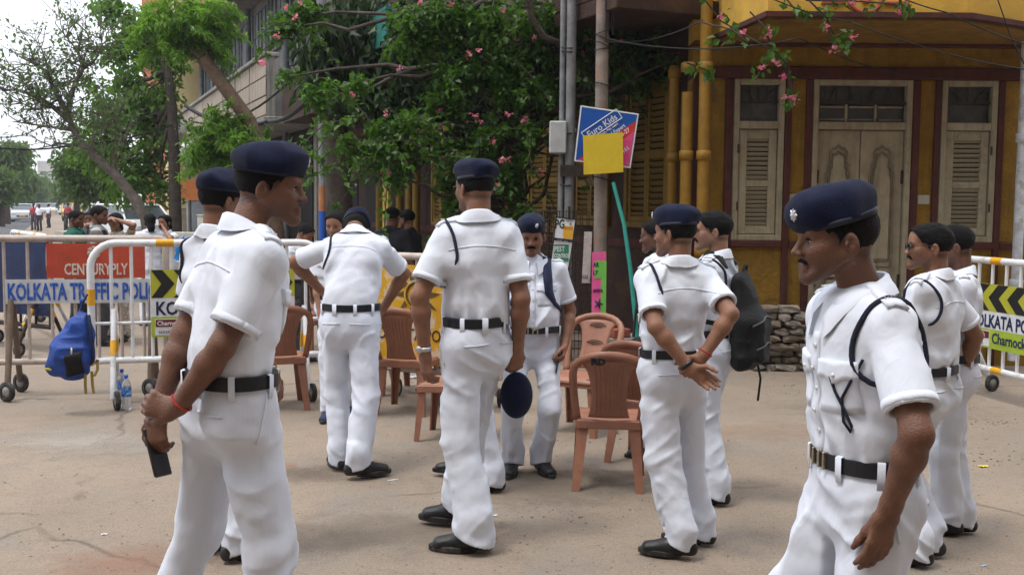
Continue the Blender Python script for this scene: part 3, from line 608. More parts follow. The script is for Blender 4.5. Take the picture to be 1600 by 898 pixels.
def blob_pts(blobs, n, seed=0, shell=2.2):
    """blobs (centre, (rx,ry,rz)) -> n clump centres"""
    r = np.random.default_rng(seed); w = np.array([b[1][0] * b[1][2] for b in blobs]); w = w / w.sum()
    out = []
    for i in r.choice(len(blobs), n, p=w):
        d = r.normal(0, 1, 3); d /= np.linalg.norm(d); q = r.random() ** (1 / shell)
        out.append(np.array(blobs[i][0]) + d * q * np.array(blobs[i][1]))
    return out
def pxblobs(L, Y, depth=.8):
    out = []
    for b in L:
        px, py, rx, ry = b[:4]; y = Y + (b[4] if len(b) > 4 else 0); m = FPX / y
        out.append((tuple(P(px, py, y)), (rx / m, max(rx, ry) / m * depth, ry / m)))
    return out
def wig(a, b, n, amp, r):
    a = Vector(a); b = Vector(b); pts = []
    for i in range(n + 1):
        t = i / n; k = amp * sin(pi * t); pts.append(a.lerp(b, t) + Vector((r.normal() * k, r.normal() * k, r.normal() * k * .5)))
    return pts
def tree(name, label, base, trunk_pts, r0, blobs, nclump, per, size, spread, material, bark=BARK, seed=0, aspect=.55, droop=.3, group='street trees', branches=True, cat='tree', upb=.5, nb=None, shell=2.2, r1=.5):
    t = thing(name, label, cat, (0, 0, 0), group=group)
    r = np.random.default_rng(seed); m = MB(); n = len(trunk_pts)
    b0_ = Vector(trunk_pts[0]); trunk_pts = [Vector((b0_.x, b0_.y, -.05))] + list(trunk_pts); n += 1
    m.tube(trunk_pts, [r0 * (1 - (1 - r1) * i / max(1, n - 1)) for i in range(n)], 10); tr = m.build('trunk', bark, t)
    cs = blob_pts(blobs, nclump, seed, shell)
    if branches:
        m = MB()
        tops = [Vector(p) for p in trunk_pts[len(trunk_pts) // 2:]]
        for b_ in blobs:
            c = Vector(b_[0]); s_ = min(tops, key=lambda q: (q - c).length)
            m.tube(wig(s_, c, 5, .05 * (c - s_).length, r), [r0 * .38 * (1 - .75 * i / 5) for i in range(6)], 6)
        for i in range(nb if nb is not None else min(70, len(cs) // 4)):
            c = Vector(cs[r.integers(len(cs))]); b_ = min(blobs, key=lambda q: (Vector(q[0]) - c).length); s_ = Vector(b_[0])
            m.tube(wig(s_, c, 3, .06 * (c - s_).length, r), [r0 * .13, r0 * .1, r0 * .07, r0 * .03], 5)
        m.build('branches', bark, tr, 'stuff')
    cr = leaves(cs, size, spread, per, material, 'crown', t, aspect, droop, seed, upb); cr['kind'] = 'stuff'
    return t, cs
# big tree with a dark trunk on the left pavement
bl = pxblobs([(175, 18, 32, 26), (215, 55, 45, 40), (262, 95, 30, 30), (190, 95, 42, 32), (185, 140, 55, 40), (225, 175, 55, 45), (165, 195, 45, 40), (250, 220, 40, 45), (200, 250, 50, 40), (215, 290, 55, 30), (150, 235, 40, 30), (250, 150, 30, 40), (255, 290, 25, 28)], 30, .7)
tree('pavement_tree', 'tall leafy green tree with a dark trunk hung with cables, left of the beret heads', None, [P(274, 342, 29.6), P(272, 250, 29.6), P(268, 160, 29.6), P(262, 110, 29.6), P(240, 60, 29.6)], .20, bl, 360, 22, .19, .38, LG, seed=11, droop=.4)
bl = pxblobs([(135, 245, 45, 25), (105, 258, 28, 18), (160, 275, 40, 25), (130, 285, 35, 18), (180, 290, 40, 25), (140, 300, 30, 14)], 44, .8)
tree('pavement_tree', 'lower spreading green tree behind the bare branched tree', None, [P(165, 325, 44), P(163, 290, 44), P(155, 260, 44)], .3, bl, 260, 20, .24, .50, LX, seed=12)
for i, (px, Y, rx, ry, py, lab) in enumerate(((120, 85, 26, 24, 288, 'hazy round tree beyond the lower spreading tree'), (108, 120, 20, 16, 296, 'small hazy tree at the right end of the road'), (99, 190, 13, 10, 303, 'tiny hazy tree where the road vanishes'))):
    bl = pxblobs([(px, py, rx, ry), (px + rx * .5, py + 6, rx * .7, ry * .8)], Y, .8)
    tree('far_tree', lab, None, [P(px, 318, Y), P(px, py, Y)], .3, bl, 110, 16, Y * .006, Y * .011, LX, seed=20 + i, group='far street trees', nb=4)
for i, (px, Y, rx, ry, py, lab) in enumerate(((10, 78, 32, 22, 245, 'leafy tree above the red hoarding at far left'), (25, 95, 28, 24, 282, 'dark tree between hoarding and road'), (48, 140, 18, 18, 292, 'hazy tree on the far left kerb'), (60, 210, 14, 11, 300, 'faint tree further along the far kerb'), (0, 70, 25, 25, 290, 'dark tree cut by the left edge of the picture'))):
    bl = pxblobs([(px, py, rx, ry), (px - rx * .4, py + 8, rx * .7, ry * .7)], Y, .8)
    tree('far_tree', lab, None, [P(px, 320, Y), P(px, py, Y)], .3, bl, 120, 16, Y * .006, Y * .011, LX, seed=30 + i, group='far street trees', nb=4)
# nearly bare tree
r_ = np.random.default_rng(5)
bt = thing('bare_tree', 'leaning tree with thin nearly bare branches against the white sky', 'tree', group='street trees')
YB = 26.0
m = MB(); Q = lambda *a: [P(x, y, YB) for x, y in a]
m.tube([Vector((*P(240, 360, YB).xy, -.05))] + Q((228, 342), (212, 312), (180, 272), (150, 246), (128, 225), (112, 198), (107, 175)), [.15, .14, .13, .115, .10, .09, .075, .06], 9); tr = m.build('trunk', BARK3, bt)
m = MB(); tips = []
limbs = [(((107, 175), (110, 150), (120, 125), (130, 108), (122, 80), (128, 52)), .08), (((107, 178), (92, 155), (80, 130), (70, 110), (50, 98), (30, 88)), .07), (((110, 190), (80, 165), (52, 148), (25, 140), (3, 142)), .07), (((130, 108), (150, 92), (160, 70), (155, 55)), .04), (((80, 130), (72, 95), (60, 65)), .035), (((52, 148), (30, 120), (8, 108)), .03), (((118, 205), (90, 200), (55, 195), (20, 190)), .04), (((130, 226), (95, 225), (60, 232)), .03), (((150, 246), (145, 215), (150, 185), (165, 165)), .04), (((92, 155), (65, 170), (35, 172)), .03), (((180, 272), (178, 245), (190, 215), (185, 190)), .05), (((122, 80), (105, 60), (95, 48)), .025), (((60, 150), (35, 160), (10, 165)), .02)]
for L, r0 in limbs:
    pts = Q(*L); k = len(pts); m.tube(pts, [r0 * (1 - .7 * i / (k - 1)) for i in range(k)], 6)
    for j in range(1, k):
        for _ in range(5):
            a_ = pts[j - 1].lerp(pts[j], r_.random()); e = a_ + Vector((r_.normal() * .45, r_.normal() * .4, abs(r_.normal()) * .4))
            m.tube(wig(a_, e, 3, .06, r_), [.016, .013, .010, .006], 4); tips.append(tuple(e)); tips.append(tuple(a_.lerp(e, .6)))
            for _2 in range(2): e2 = e + Vector((r_.normal() * .3, r_.normal() * .3, r_.normal() * .25)); m.tube([a_.lerp(e, .5), e2], [.009, .004], 4); tips.append(tuple(e2))
m.build('branches', BARK3, tr, 'stuff')
leaves(tips, .11, .22, 4, LS, 'crown', bt, seed=5)['kind'] = 'stuff'
# feather-leaved tree with a lopped trunk
ft = thing('feather_leaved_tree', 'feathery bright green tree with a thick lopped brown trunk', 'tree', group='street trees')
YF = 21.0
m = MB(); m.tube([Vector((*P(445, 380, YF).xy, -.05)), P(430, 345, YF), P(415, 260, YF), P(390, 190, YF), P(350, 135, YF), P(318, 92, YF)], [.16, .15, .145, .14, .135, .13], 12); tr = m.build('trunk', BARK2, ft)
m = MB()
fb = pxblobs([(265, 30, 50, 26), (310, 15, 45, 20), (335, 50, 40, 22), (250, 60, 30, 18), (300, 62, 40, 16), (345, 215, 38, 22), (395, 228, 45, 20), (335, 245, 30, 18), (425, 240, 25, 12), (360, 195, 25, 12)], YF, .9)
fr_c = []
for b_ in fb:
    c = Vector(b_[0])
    s_ = P(318, 92, YF) if c.z > P(0, 140, YF).z else P(385, 195, YF)
    m.tube(wig(s_, c, 4, .08, r_), [.05, .04, .03, .02, .012], 6)
    for _ in range(26):      # fronds
        d = Vector((r_.normal(), r_.normal(), r_.normal() * .35 + .12)).normalized(); L = .45 + .3 * r_.random()
        o0 = c + Vector((r_.normal() * b_[1][0] * .45, r_.normal() * b_[1][1] * .45, r_.normal() * b_[1][2] * .45)); pts = [o0 + d * L * t - Vector((0, 0, .35 * L * t * t)) for t in np.linspace(0, 1, 8)]
        m.tube(pts, .006, 4, False)
        for p in pts[1:]: fr_c.append(tuple(p))
m.build('branches', BARK2, tr, 'stuff')
leaves(fr_c, .13, .06, 9, LF, 'crown', ft, aspect=.32, droop=.25, seed=6, upb=.75)['kind'] = 'stuff'
# dark tree with drooping large leaves
bl = pxblobs([(500, 45, 38, 40), (545, 35, 50, 45), (600, 45, 50, 50), (530, 90, 45, 40), (580, 110, 45, 40), (500, 110, 25, 40), (630, 90, 40, 45), (545, 150, 35, 22), (600, 160, 35, 25), (660, 40, 40, 50), (660, 130, 35, 40)], 16.5, .7)
tree('large_leaved_tree', 'dark tree with long drooping leaves and a straight grey trunk behind the bougainvillea', None, [P(536, 430, 16.8), P(530, 330, 16.8), P(527, 230, 16.8), P(524, 150, 16.8), P(545, 60, 16.5)], .24, bl, 320, 11, .24, .26, LD, seed=14, aspect=.36, droop=1.0, upb=.25, r1=.75)
# bougainvillea
YG = 12.0
bl = pxblobs([(470, 25, 35, 25, 1.5), (440, 45, 20, 16, 1.5), (455, 120, 14, 8, 1), (500, 150, 25, 14, 0), (560, 130, 30, 14, -.3), (650, 55, 45, 50), (700, 35, 45, 50), (715, 120, 40, 40), (765, 50, 45, 60), (690, 175, 40, 28), (650, 195, 42, 25, -.4), (600, 210, 30, 20, -.5), (575, 235, 24, 9, -.6), (556, 262, 12, 6, -.6), (545, 230, 12, 6, -.7), (640, 235, 38, 18, -.3), (605, 255, 14, 14, -.5), (620, 275, 14, 14, -.5), (700, 235, 36, 26), (730, 265, 25, 20), (760, 215, 28, 35), (700, 290, 20, 25), (710, 320, 14, 18), (790, 120, 35, 60), (790, 270, 22, 38), (800, 330, 12, 20), (840, 60, 30, 50), (850, 140, 26, 30), (825, 205, 16, 30), (910, 30, 20, 30), (960, 30, 22, 30), (985, 70, 25, 35, .3), (975, 115, 18, 28), (1000, 140, 12, 22, .3), (1050, 95, 12, 8, -.4), (880, 60, 14, 30), (1040, 20, 20, 15), (925, 80, 22, 40, .3), (1000, 50, 30, 35, .4), (905, 150, 14, 30, .3), (985, 20, 35, 20, .2), (870, 20, 30, 25), (1010, 100, 18, 20, .2), (960, 170, 14, 20, .3)], YG, .55)
bo_, cs = tree('bougainvillea', 'sprawling bougainvillea with pink blossoms hanging over the side street front', None, [P(815, 560, 12.4), P(812, 430, 12.4), P(800, 330, 12.4), P(795, 200, 12.4), P(770, 90, 12.3), P(760, 0, 12.2)], .11, bl, 900, 15, .078, .15, LB, seed=15, aspect=.75, droop=.25, upb=.62, group='flowering climbers', cat='climber', shell=1.4, nb=150)
spr = []; m = MB()
for k in range(75):
    b_ = bl[r_.integers(len(bl))]; c = Vector(b_[0]) + Vector((r_.normal() * b_[1][0] * .6, -abs(r_.normal()) * .15, r_.normal() * b_[1][2] * .6)); d = Vector((r_.normal(), r_.normal() * .5 - .3, r_.normal() * .5 + .35)).normalized(); L = .3 + .55 * r_.random()
    pts = [c + d * L * t - Vector((0, 0, .8 * L * t * t)) for t in np.linspace(0, 1, 7)]; m.tube(pts, .006, 4)
    spr += [tuple(p) for p in pts[1:]]
m.build('sprays', BARK, bo_, 'stuff'); leaves(spr, .075, .07, 7, LB, 'spray_leaves', bo_, aspect=.75, droop=.2, seed=79, upb=.6)['kind'] = 'stuff'
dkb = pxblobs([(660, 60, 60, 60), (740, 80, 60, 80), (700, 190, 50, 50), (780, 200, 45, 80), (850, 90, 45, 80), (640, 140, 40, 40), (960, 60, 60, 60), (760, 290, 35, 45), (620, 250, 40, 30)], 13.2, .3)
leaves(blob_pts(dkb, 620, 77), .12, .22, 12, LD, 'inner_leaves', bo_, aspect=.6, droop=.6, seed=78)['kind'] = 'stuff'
m = MB()
for k in range(26):
    a_ = P(790 + r_.normal() * 40, 420 - 330 * r_.random(), 12.5); e = P(790 + r_.normal() * 120, 40 + 230 * r_.random(), 12.4)
    m.tube(wig(a_, e, 6, .14, r_), [.03, .028, .025, .02, .016, .012, .008], 5)
m.tube([P(826, -10, 11.6), P(832, 30, 11.6), P(850, 58, 11.6), P(885, 72, 11.7)], .035, 8)
m.build('stems', BARK, bo_)
fl = [np.array(cs[i]) + r_.normal(0, .12, 3) - np.array([0, .15, 0]) for i in r_.choice(len(cs), 42, replace=False)]
for px, py in ((447, 12), (460, 28), (433, 55), (410, 103), (408, 97), (551, 147), (625, 107), (635, 220), (645, 222), (600, 272), (740, 180), (748, 190), (895, 22), (903, 28), (795, 177), (770, 220), (780, 290), (844, 267), (748, 80), (733, 85)): fl.append(np.array(P(px, py, 11.5)))
leaves(fl, .036, .036, 9, LP_, 'blossoms', bo_, aspect=.9, droop=0, seed=16)['kind'] = 'stuff'
sp = thing('bougainvillea_spray', 'thin bougainvillea sprays with pink flowers hanging before the bay', 'climber', group='flowering climbers')
paths = [((1080, -20), (1130, 30), (1175, 62), (1205, 85), (1228, 105), (1232, 150)), ((1170, 20), (1190, 45), (1200, 70), (1195, 105), (1180, 125)), ((1240, -15), (1290, 30), (1310, 55), (1335, 45)), ((1290, 30), (1300, 62), (1310, 80)), ((1100, 30), (1140, 50), (1165, 70)), ((1260, 0), (1330, 2), (1395, 8), (1420, 18)), ((1225, 110), (1240, 130), (1235, 165)), ((1070, 100), (1110, 110), (1120, 150)), ((1230, -5), (1250, 25), (1280, 20))]
m = MB(); cs2 = []; fl2 = []
for L in paths:
    pts = [P(x, y, 9.55) + Vector((0, r_.normal() * .08, 0)) for x, y in L]; m.tube(pts, [.008] * len(pts), 5)
    for j in range(1, len(pts)):
        for t in (.3, .65, 1.0):
            q = pts[j-1].lerp(pts[j], t); 
            if r_.random() < .62: cs2.append(tuple(q + Vector((r_.normal() * .04, r_.normal() * .04, r_.normal() * .04))))
            if r_.random() < .12: fl2.append(tuple(q + Vector((0, -.05, r_.normal() * .03))))
for px, py in ((1292, 42), (1212, 95), (1217, 100), (1226, 150), (1243, 160), (1160, 48), (1405, 20), (1225, 120), (1305, 78), (1335, 60)): fl2.append(tuple(P(px, py, 9.5)))
m.build('stems', BARK, sp)
leaves(cs2, .075, .06, 5, LB, 'leaves', sp, aspect=.75, seed=17)['kind'] = 'stuff'
leaves(fl2, .036, .035, 8, LP_, 'blossoms', sp, aspect=.9, droop=0, seed=18)['kind'] = 'stuff'
# hedge in the median
h_pts = [S(r_.uniform(95, 330), -8.9 + r_.normal() * .35, .5 + abs(r_.normal()) * .45) for _ in range(420)]
tag(leaves([tuple(p) for p in h_pts], .5, .7, 14, LX, 'hedge', None, seed=19), 'low green hedge along the road median', 'hedge', kind='stuff')
# ------------------------------------------------------------------ implicit-surface modeller for figures
f32 = np.float32
def vnoise(p, seed=0):
    """value noise, p (n,3) -> (n,) in -1..1"""
    i = np.floor(p).astype(np.int64); f = p - i
    u = f * f * f * (f * (f * 6 - 15) + 10)
    def hsh(dx, dy, dz):
        h = (i[:, 0] + dx) * 374761393 + (i[:, 1] + dy) * 668265263 + (i[:, 2] + dz) * 2147483647 + seed * 1274126177
        h = (h ^ (h >> 13)) * 1274126177; h = (h ^ (h >> 16)) & 0xffff
        return h.astype(np.float64) / 32767.5 - 1
    r = 0
    for dx in (0, 1):
        wx = u[:, 0] if dx else 1 - u[:, 0]
        for dy in (0, 1):
            wy = u[:, 1] if dy else 1 - u[:, 1]
            for dz in (0, 1):
                wz = u[:, 2] if dz else 1 - u[:, 2]
                r = r + wx * wy * wz * hsh(dx, dy, dz)
    return r
V3 = lambda *a: np.array(a, float)
def unit(v):
    v = np.asarray(v, float); return v / max(1e-9, np.linalg.norm(v))
def rot(ax, deg):
    return np.array(Matrix.Rotation(radians(deg), 3, Vector(ax)))
class Grid:
    def __init__(s, lo, hi, h, fine=()):
        s.ax = []; s.h = h; s.rs = 1.0
        for i in range(3):
            x = lo[i]; a = [x]
            while x < hi[i]:
                hh = h
                for c, r, h2 in fine:
                    if abs(x + h * .5 - c[i]) < r: hh = min(hh, h2)
                x += hh; a.append(x)
            s.ax.append(np.array(a, f32))
        s.D = np.full([len(a) for a in s.ax], 1.0, f32)
    def box(s, lo, hi):
        r = []
        for i in range(3):
            a = max(0, int(np.searchsorted(s.ax[i], lo[i])) - 1); b = min(len(s.ax[i]), int(np.searchsorted(s.ax[i], hi[i])) + 1)
            if b <= a: return None
            r.append(slice(a, b))
        return tuple(r)
    def xyz(s, sl):
        return s.ax[0][sl[0]][:, None, None], s.ax[1][sl[1]][None, :, None], s.ax[2][sl[2]][None, None, :]
    def put(s, fn, lo, hi, k=0.0, op='u'):
        m = k + 2.5 * s.h
        sl = s.box(np.asarray(lo) - m, np.asarray(hi) + m)
        if sl is None: return
        d = fn(*s.xyz(sl)); c = s.D[sl]
        if op == 's': c = -c
        if k > 0:
            h = np.maximum(k - np.abs(c - d), 0) / k
            r = np.minimum(c, d) - h * h * (k * .25)
        else: r = np.minimum(c, d)
        s.D[sl] = -r if op == 's' else r
    def limb(s, a, b, ra, rb, k=0.02, w=None, op='u'):
        a = np.asarray(a, float); b = np.asarray(b, float); ab = b - a; L2 = max(1e-9, ab @ ab)
        ell = w is not None
        if s.rs != 1.0:
            k *= s.rs; ra, rb = (ra * s.rs, rb * s.rs) if not ell else (tuple(q * s.rs for q in ra), tuple(q * s.rs for q in rb))
        if not ell:
            mr = max(ra, rb)
            def fn(X, Y, Z):
                x = X - f32(a[0]); y = Y - f32(a[1]); z = Z - f32(a[2])
                t = np.clip((x * f32(ab[0]) + y * f32(ab[1]) + z * f32(ab[2])) * f32(1 / L2), 0, 1)
                x = x - t * f32(ab[0]); y = y - t * f32(ab[1]); z = z - t * f32(ab[2])
                return np.sqrt(x * x + y * y + z * z) - (f32(ra) + f32(rb - ra) * t)
        else:
            mr = max(max(ra), max(rb))
            u = np.asarray(w, float); u = unit(u - ab * (u @ ab) / L2)
            def fn(X, Y, Z):
                x = X - f32(a[0]); y = Y - f32(a[1]); z = Z - f32(a[2])
                t = np.clip((x * f32(ab[0]) + y * f32(ab[1]) + z * f32(ab[2])) * f32(1 / L2), 0, 1)
                x = x - t * f32(ab[0]); y = y - t * f32(ab[1]); z = z - t * f32(ab[2])
                q = x * f32(u[0]) + y * f32(u[1]) + z * f32(u[2]); q = q * q
                e = np.maximum(x * x + y * y + z * z - q, 0)
                rw = f32(ra[0]) + f32(rb[0] - ra[0]) * t; rd = f32(ra[1]) + f32(rb[1] - ra[1]) * t
                k0 = np.sqrt(q / (rw * rw) + e / (rd * rd)); k1 = np.sqrt(q / rw ** 4 + e / rd ** 4)
                return k0 * (k0 - 1) / np.maximum(k1, 1e-4)
        s.put(fn, np.minimum(a, b) - mr, np.maximum(a, b) + mr, k, op)
    def ell(s, c, r, k=0.02, R=None, op='u'):
        c = np.asarray(c, float); R = np.eye(3) if R is None else R
        r = tuple(q * s.rs for q in r)
        def fn(X, Y, Z):
            x = X - f32(c[0]); y = Y - f32(c[1]); z = Z - f32(c[2]); k0 = 0; k1 = 0
            for i in range(3):
                q = x * f32(R[0, i]) + y * f32(R[1, i]) + z * f32(R[2, i]); q = q * q
                k0 = k0 + q * f32(1 / r[i] ** 2); k1 = k1 + q * f32(1 / r[i] ** 4)
            k0 = np.sqrt(k0); return k0 * (k0 - 1) / np.maximum(np.sqrt(k1), 1e-4)
        m = max(r); s.put(fn, c - m, c + m, k, op)
    def plane(s, p, n, k=0.0):
        """keep the side the normal points away from"""
        p = np.asarray(p, float); n = unit(n)
        X, Y, Z = s.xyz((slice(None),) * 3)
        d = (X - f32(p[0])) * f32(n[0]) + (Y - f32(p[1])) * f32(n[1]) + (Z - f32(p[2])) * f32(n[2])
        s.D = np.maximum(s.D, d) if k <= 0 else -(np.minimum(-s.D, -d) - (np.maximum(k - np.abs(s.D - d), 0) / k) ** 2 * (k * .25))
    def near(s, fn, band=0.03):
        """D += fn(points) close to the surface"""
        ix = np.nonzero(np.abs(s.D) < band)
        p = np.stack([s.ax[i][ix[i]] for i in range(3)], 1).astype(float)
        s.D[ix] += fn(p).astype(f32)
    def mesh(s):
        D = s.D; D[0] = D[-1] = 1; D[:, 0] = D[:, -1] = 1; D[:, :, 0] = D[:, :, -1] = 1
        S = D < 0
        nx, ny, nz = D.shape
        cnt = np.zeros((nx-1, ny-1, nz-1), np.int8)
        for a in (0, 1):
            for b in (0, 1):
                for c in (0, 1): cnt += S[a:nx-1+a, b:ny-1+b, c:nz-1+c]
        C = np.nonzero((cnt > 0) & (cnt < 8)); n = len(C[0])
        ids = np.full(cnt.shape, -1, np.int32); ids[C] = np.arange(n)
        acc = np.zeros((n, 3)); num = np.zeros(n)
        for a in range(3):
            for b in (0, 1):
                for c in (0, 1):
                    o0 = [0, 0, 0]; o0[(a+1) % 3] = b; o0[(a+2) % 3] = c; o1 = list(o0); o1[a] = 1
                    d0 = D[C[0]+o0[0], C[1]+o0[1], C[2]+o0[2]]; d1 = D[C[0]+o1[0], C[1]+o1[1], C[2]+o1[2]]
                    m = (d0 < 0) != (d1 < 0)
                    t = np.where(m, d0 / np.where(m, d0 - d1, 1), 0)
                    pp = np.zeros((n, 3)); pp[:, a] = t; pp[:, (a+1) % 3] = b; pp[:, (a+2) % 3] = c
                    acc += pp * m[:, None]; num += m
        acc /= np.maximum(num, 1)[:, None]
        Vt = np.zeros((n, 3), f32)
        for a in range(3):
            ax = s.ax[a]; Vt[:, a] = ax[C[a]] + acc[:, a] * (ax[C[a]+1] - ax[C[a]])
        F = []
        for a in range(3):
            b, c = (a+1) % 3, (a+2) % 3
            s0 = [slice(1, -1)] * 3; s1 = [slice(1, -1)] * 3; s0[a] = slice(0, -1); s1[a] = slice(1, None)
            A = S[tuple(s0)]; B = S[tuple(s1)]
            for flip in (0, 1):
                E = np.nonzero(A & ~B) if not flip else np.nonzero(~A & B)
                if not len(E[0]): continue
                I = [E[0]+1, E[1]+1, E[2]+1]; I[a] = E[a]
                def cell(db, dc):
                    J = list(I); J[b] = I[b] - db; J[c] = I[c] - dc; return ids[J[0], J[1], J[2]]
                q = np.stack([cell(1, 1), cell(0, 1), cell(0, 0), cell(1, 0)], 1)
                F.append(q if not flip else q[:, ::-1])
        F = np.concatenate(F) if F else np.zeros((0, 4), np.int32)
        # relax twice to take out the stair steps
        e = np.concatenate([F[:, [0, 1]], F[:, [1, 2]], F[:, [2, 3]], F[:, [3, 0]]])
        deg = np.bincount(e.ravel(), minlength=n).astype(f32)
        for _ in range(1):
            sm = np.stack([np.bincount(e[:, 0], Vt[e[:, 1], i], n) + np.bincount(e[:, 1], Vt[e[:, 0], i], n) for i in range(3)], 1) / np.maximum(deg, 1)[:, None]
            Vt = (Vt * .45 + sm * .55).astype(f32)
        return Vt, F
def gobj(g, name, material, parent):
    Vt, F = g.mesh(); me = mesh_np(name, Vt, F); me.materials.append(material)
    o = bpy.data.objects.new(name, me); link(o, parent); return o
def bvh_of(*obs):
    V = []; F = []
    for o in obs:
        b = len(V); V += [v.co.copy() for v in o.data.vertices]; F += [tuple(b + i for i in p.vertices) for p in o.data.polygons]
    return BVHTree.FromPolygons(V, F)
def patch(bvh, fn, nu, nv, off, name, material, parent, dirn=None, sink=.004, relax=0):
    """thin cloth patch laid on a surface: fn(u,v)->point, projected to the surface (along dirn, or nearest)"""
    top = []; bot = []
    for j in range(nv + 1):
        for i in range(nu + 1):
            p = Vector(fn(i / nu, j / nv)); h = None
            if dirn is not None:
                d = Vector(dirn).normalized(); h = bvh.ray_cast(p - d * .25, d, .6)
                if h[0] is None: h = None
            if h is None: h = bvh.find_nearest(p)
            q, nn = h[0], h[1]
            if dirn is not None and nn.dot(Vector(dirn)) > 0: nn = -nn
            top.append(q + nn * off); bot.append(q - nn * sink)
    W = nu + 1
    if relax:
        for _ in range(relax):
            t2 = [p.copy() for p in top]
            for j in range(nv + 1):
                for i in range(1, nu): t2[j*W+i] = (top[j*W+i-1] + top[j*W+i] * 2 + top[j*W+i+1]) / 4
            top = t2
    n = len(top); v = top + bot
    f = [(j*W+i, j*W+i+1, (j+1)*W+i+1, (j+1)*W+i) for j in range(nv) for i in range(nu)]
    brd = [(i, i+1) for i in range(nu)] + [(j*W+nu, (j+1)*W+nu) for j in range(nv)] + [(nv*W+i+1, nv*W+i) for i in range(nu)] + [((j+1)*W, j*W) for j in range(nv)]
    f += [(b, a, a+n, b+n) for a, b in brd]
    m = MB(); m.add(v, f, True); o = m.build(name, material, parent)
    bm = bmesh.new(); bm.from_mesh(o.data); bmesh.ops.recalc_face_normals(bm, faces=bm.faces); bm.to_mesh(o.data); bm.free()
    return o

# ------------------------------------------------------------------ the figure
def skinmat(name, c):
    m = mat(name, c, .52, .22, 14, .25, 160, sss=.06, spec=.4)
    n = m.node_tree.nodes; l = m.node_tree.links; b = n['Principled BSDF']
    if not n.get('tint'):
        at = n.new('ShaderNodeAttribute'); at.name = 'tint'; at.attribute_name = 'tint'
        mx = n.new('ShaderNodeMix'); mx.data_type = 'RGBA'; mx.blend_type = 'MULTIPLY'; mx.inputs['Factor'].default_value = 1
        src = b.inputs['Base Color'].links[0].from_socket
        l.new(src, mx.inputs['A']); l.new(at.outputs['Color'], mx.inputs['B']); l.new(mx.outputs['Result'], b.inputs['Base Color'])
    return m
SKIN = {0: skinmat('skin_dark', (.155, .068, .040)), 1: skinmat('skin_brown', (.235, .108, .063)), 2: skinmat('skin_tan', (.32, .165, .105))}
M_SHIRT = mat('uniform_cotton', (.68, .715, .795), .85, .05, 3.0, .10, 260, wrinkle=.12, spec=.15, sheen=.1, dirt=(.66, .66, .66), dscale=2.2, damt=.28, dsharp=.3)
M_TROU = mat('uniform_twill', (.645, .68, .765), .85, .06, 3.0, .12, 260, wrinkle=.12, spec=.15, sheen=.1, dirt=(.58, .56, .54), dscale=2.0, damt=.34, dsharp=.3)
M_BERET = mat('navy_wool', (.0055, .0098, .038), .97, .3, 30, .6, 420, spec=.08, sheen=.12)
M_BAND = mat('navy_band', (.006, .008, .022), .6, .2, 30)
M_BELT = mat('belt_leather', (.008, .009, .013), .45, .2, 30, .1, 200)
M_BRASS = mat('buckle_metal', (.45, .40, .30), .3, .2, 40, metal=.9)
M_SILVER = mat('badge_silver', (.62, .63, .66), .35, .2, 60, metal=.8)
M_SHOE = mat('shoe_leather', (.009, .009, .011), .42, .3, 20, .15, 120, dirt=(.05, .042, .034), dscale=9, damt=.35)
M_SOLE = mat('shoe_sole', (.018, .017, .017), .75, .3, 20, dirt=(.11, .09, .07), dscale=12, damt=.5)
M_NAVYSHOE = mat('shoe_navy', (.02, .03, .075), .7, .3, 20, .2, 150)
M_HAIR = mat('hair_black', (.0065, .0055, .0055), .7, .5, 60, .9, 260, spec=.18)
M_EYE = mat('eye_white', (.33, .28, .25), .25, .05, 10)
M_IRIS = mat('eye_iris', (.02, .010, .006), .15, .1, 10)
M_CORD = mat('lanyard_cord', (.008, .011, .035), .8, .3, 80, .6, 300)
M_LENS = mat('sunglass_lens', (.012, .010, .010), .08, .1, 5, spec=.7)
M_FRAME = mat('spectacle_frame', (.05, .035, .022), .3, .2, 20)
M_WATCH = mat('watch_steel', (.55, .55, .55), .3, .2, 40, metal=.8)
M_WBLK = mat('watch_black', (.01, .01, .012), .35, .2, 40)
M_RED = mat('wrist_thread', (.5, .03, .03), .8, .2, 40)
M_BUTTON = mat('shirt_button', (.68, .69, .72), .35, .1, 40)
M_SHADOWCLOTH = mat('shirt_lining', (.72, .73, .76), .9, .05, 4)

def ik(a, c, l1, l2, hint):
    a = np.asarray(a, float); c = np.asarray(c, float); d = c - a; L = np.linalg.norm(d); Lm = (l1 + l2) * .997
    if L > Lm: c = a + d / L * Lm; d = c - a; L = Lm
    x = (l1*l1 - l2*l2 + L*L) / (2*L); y = math.sqrt(max(0, l1*l1 - x*x)); u = d / L
    h = np.asarray(hint, float); h = unit(h - u * (h @ u))
    return a + u * x + h * y, c

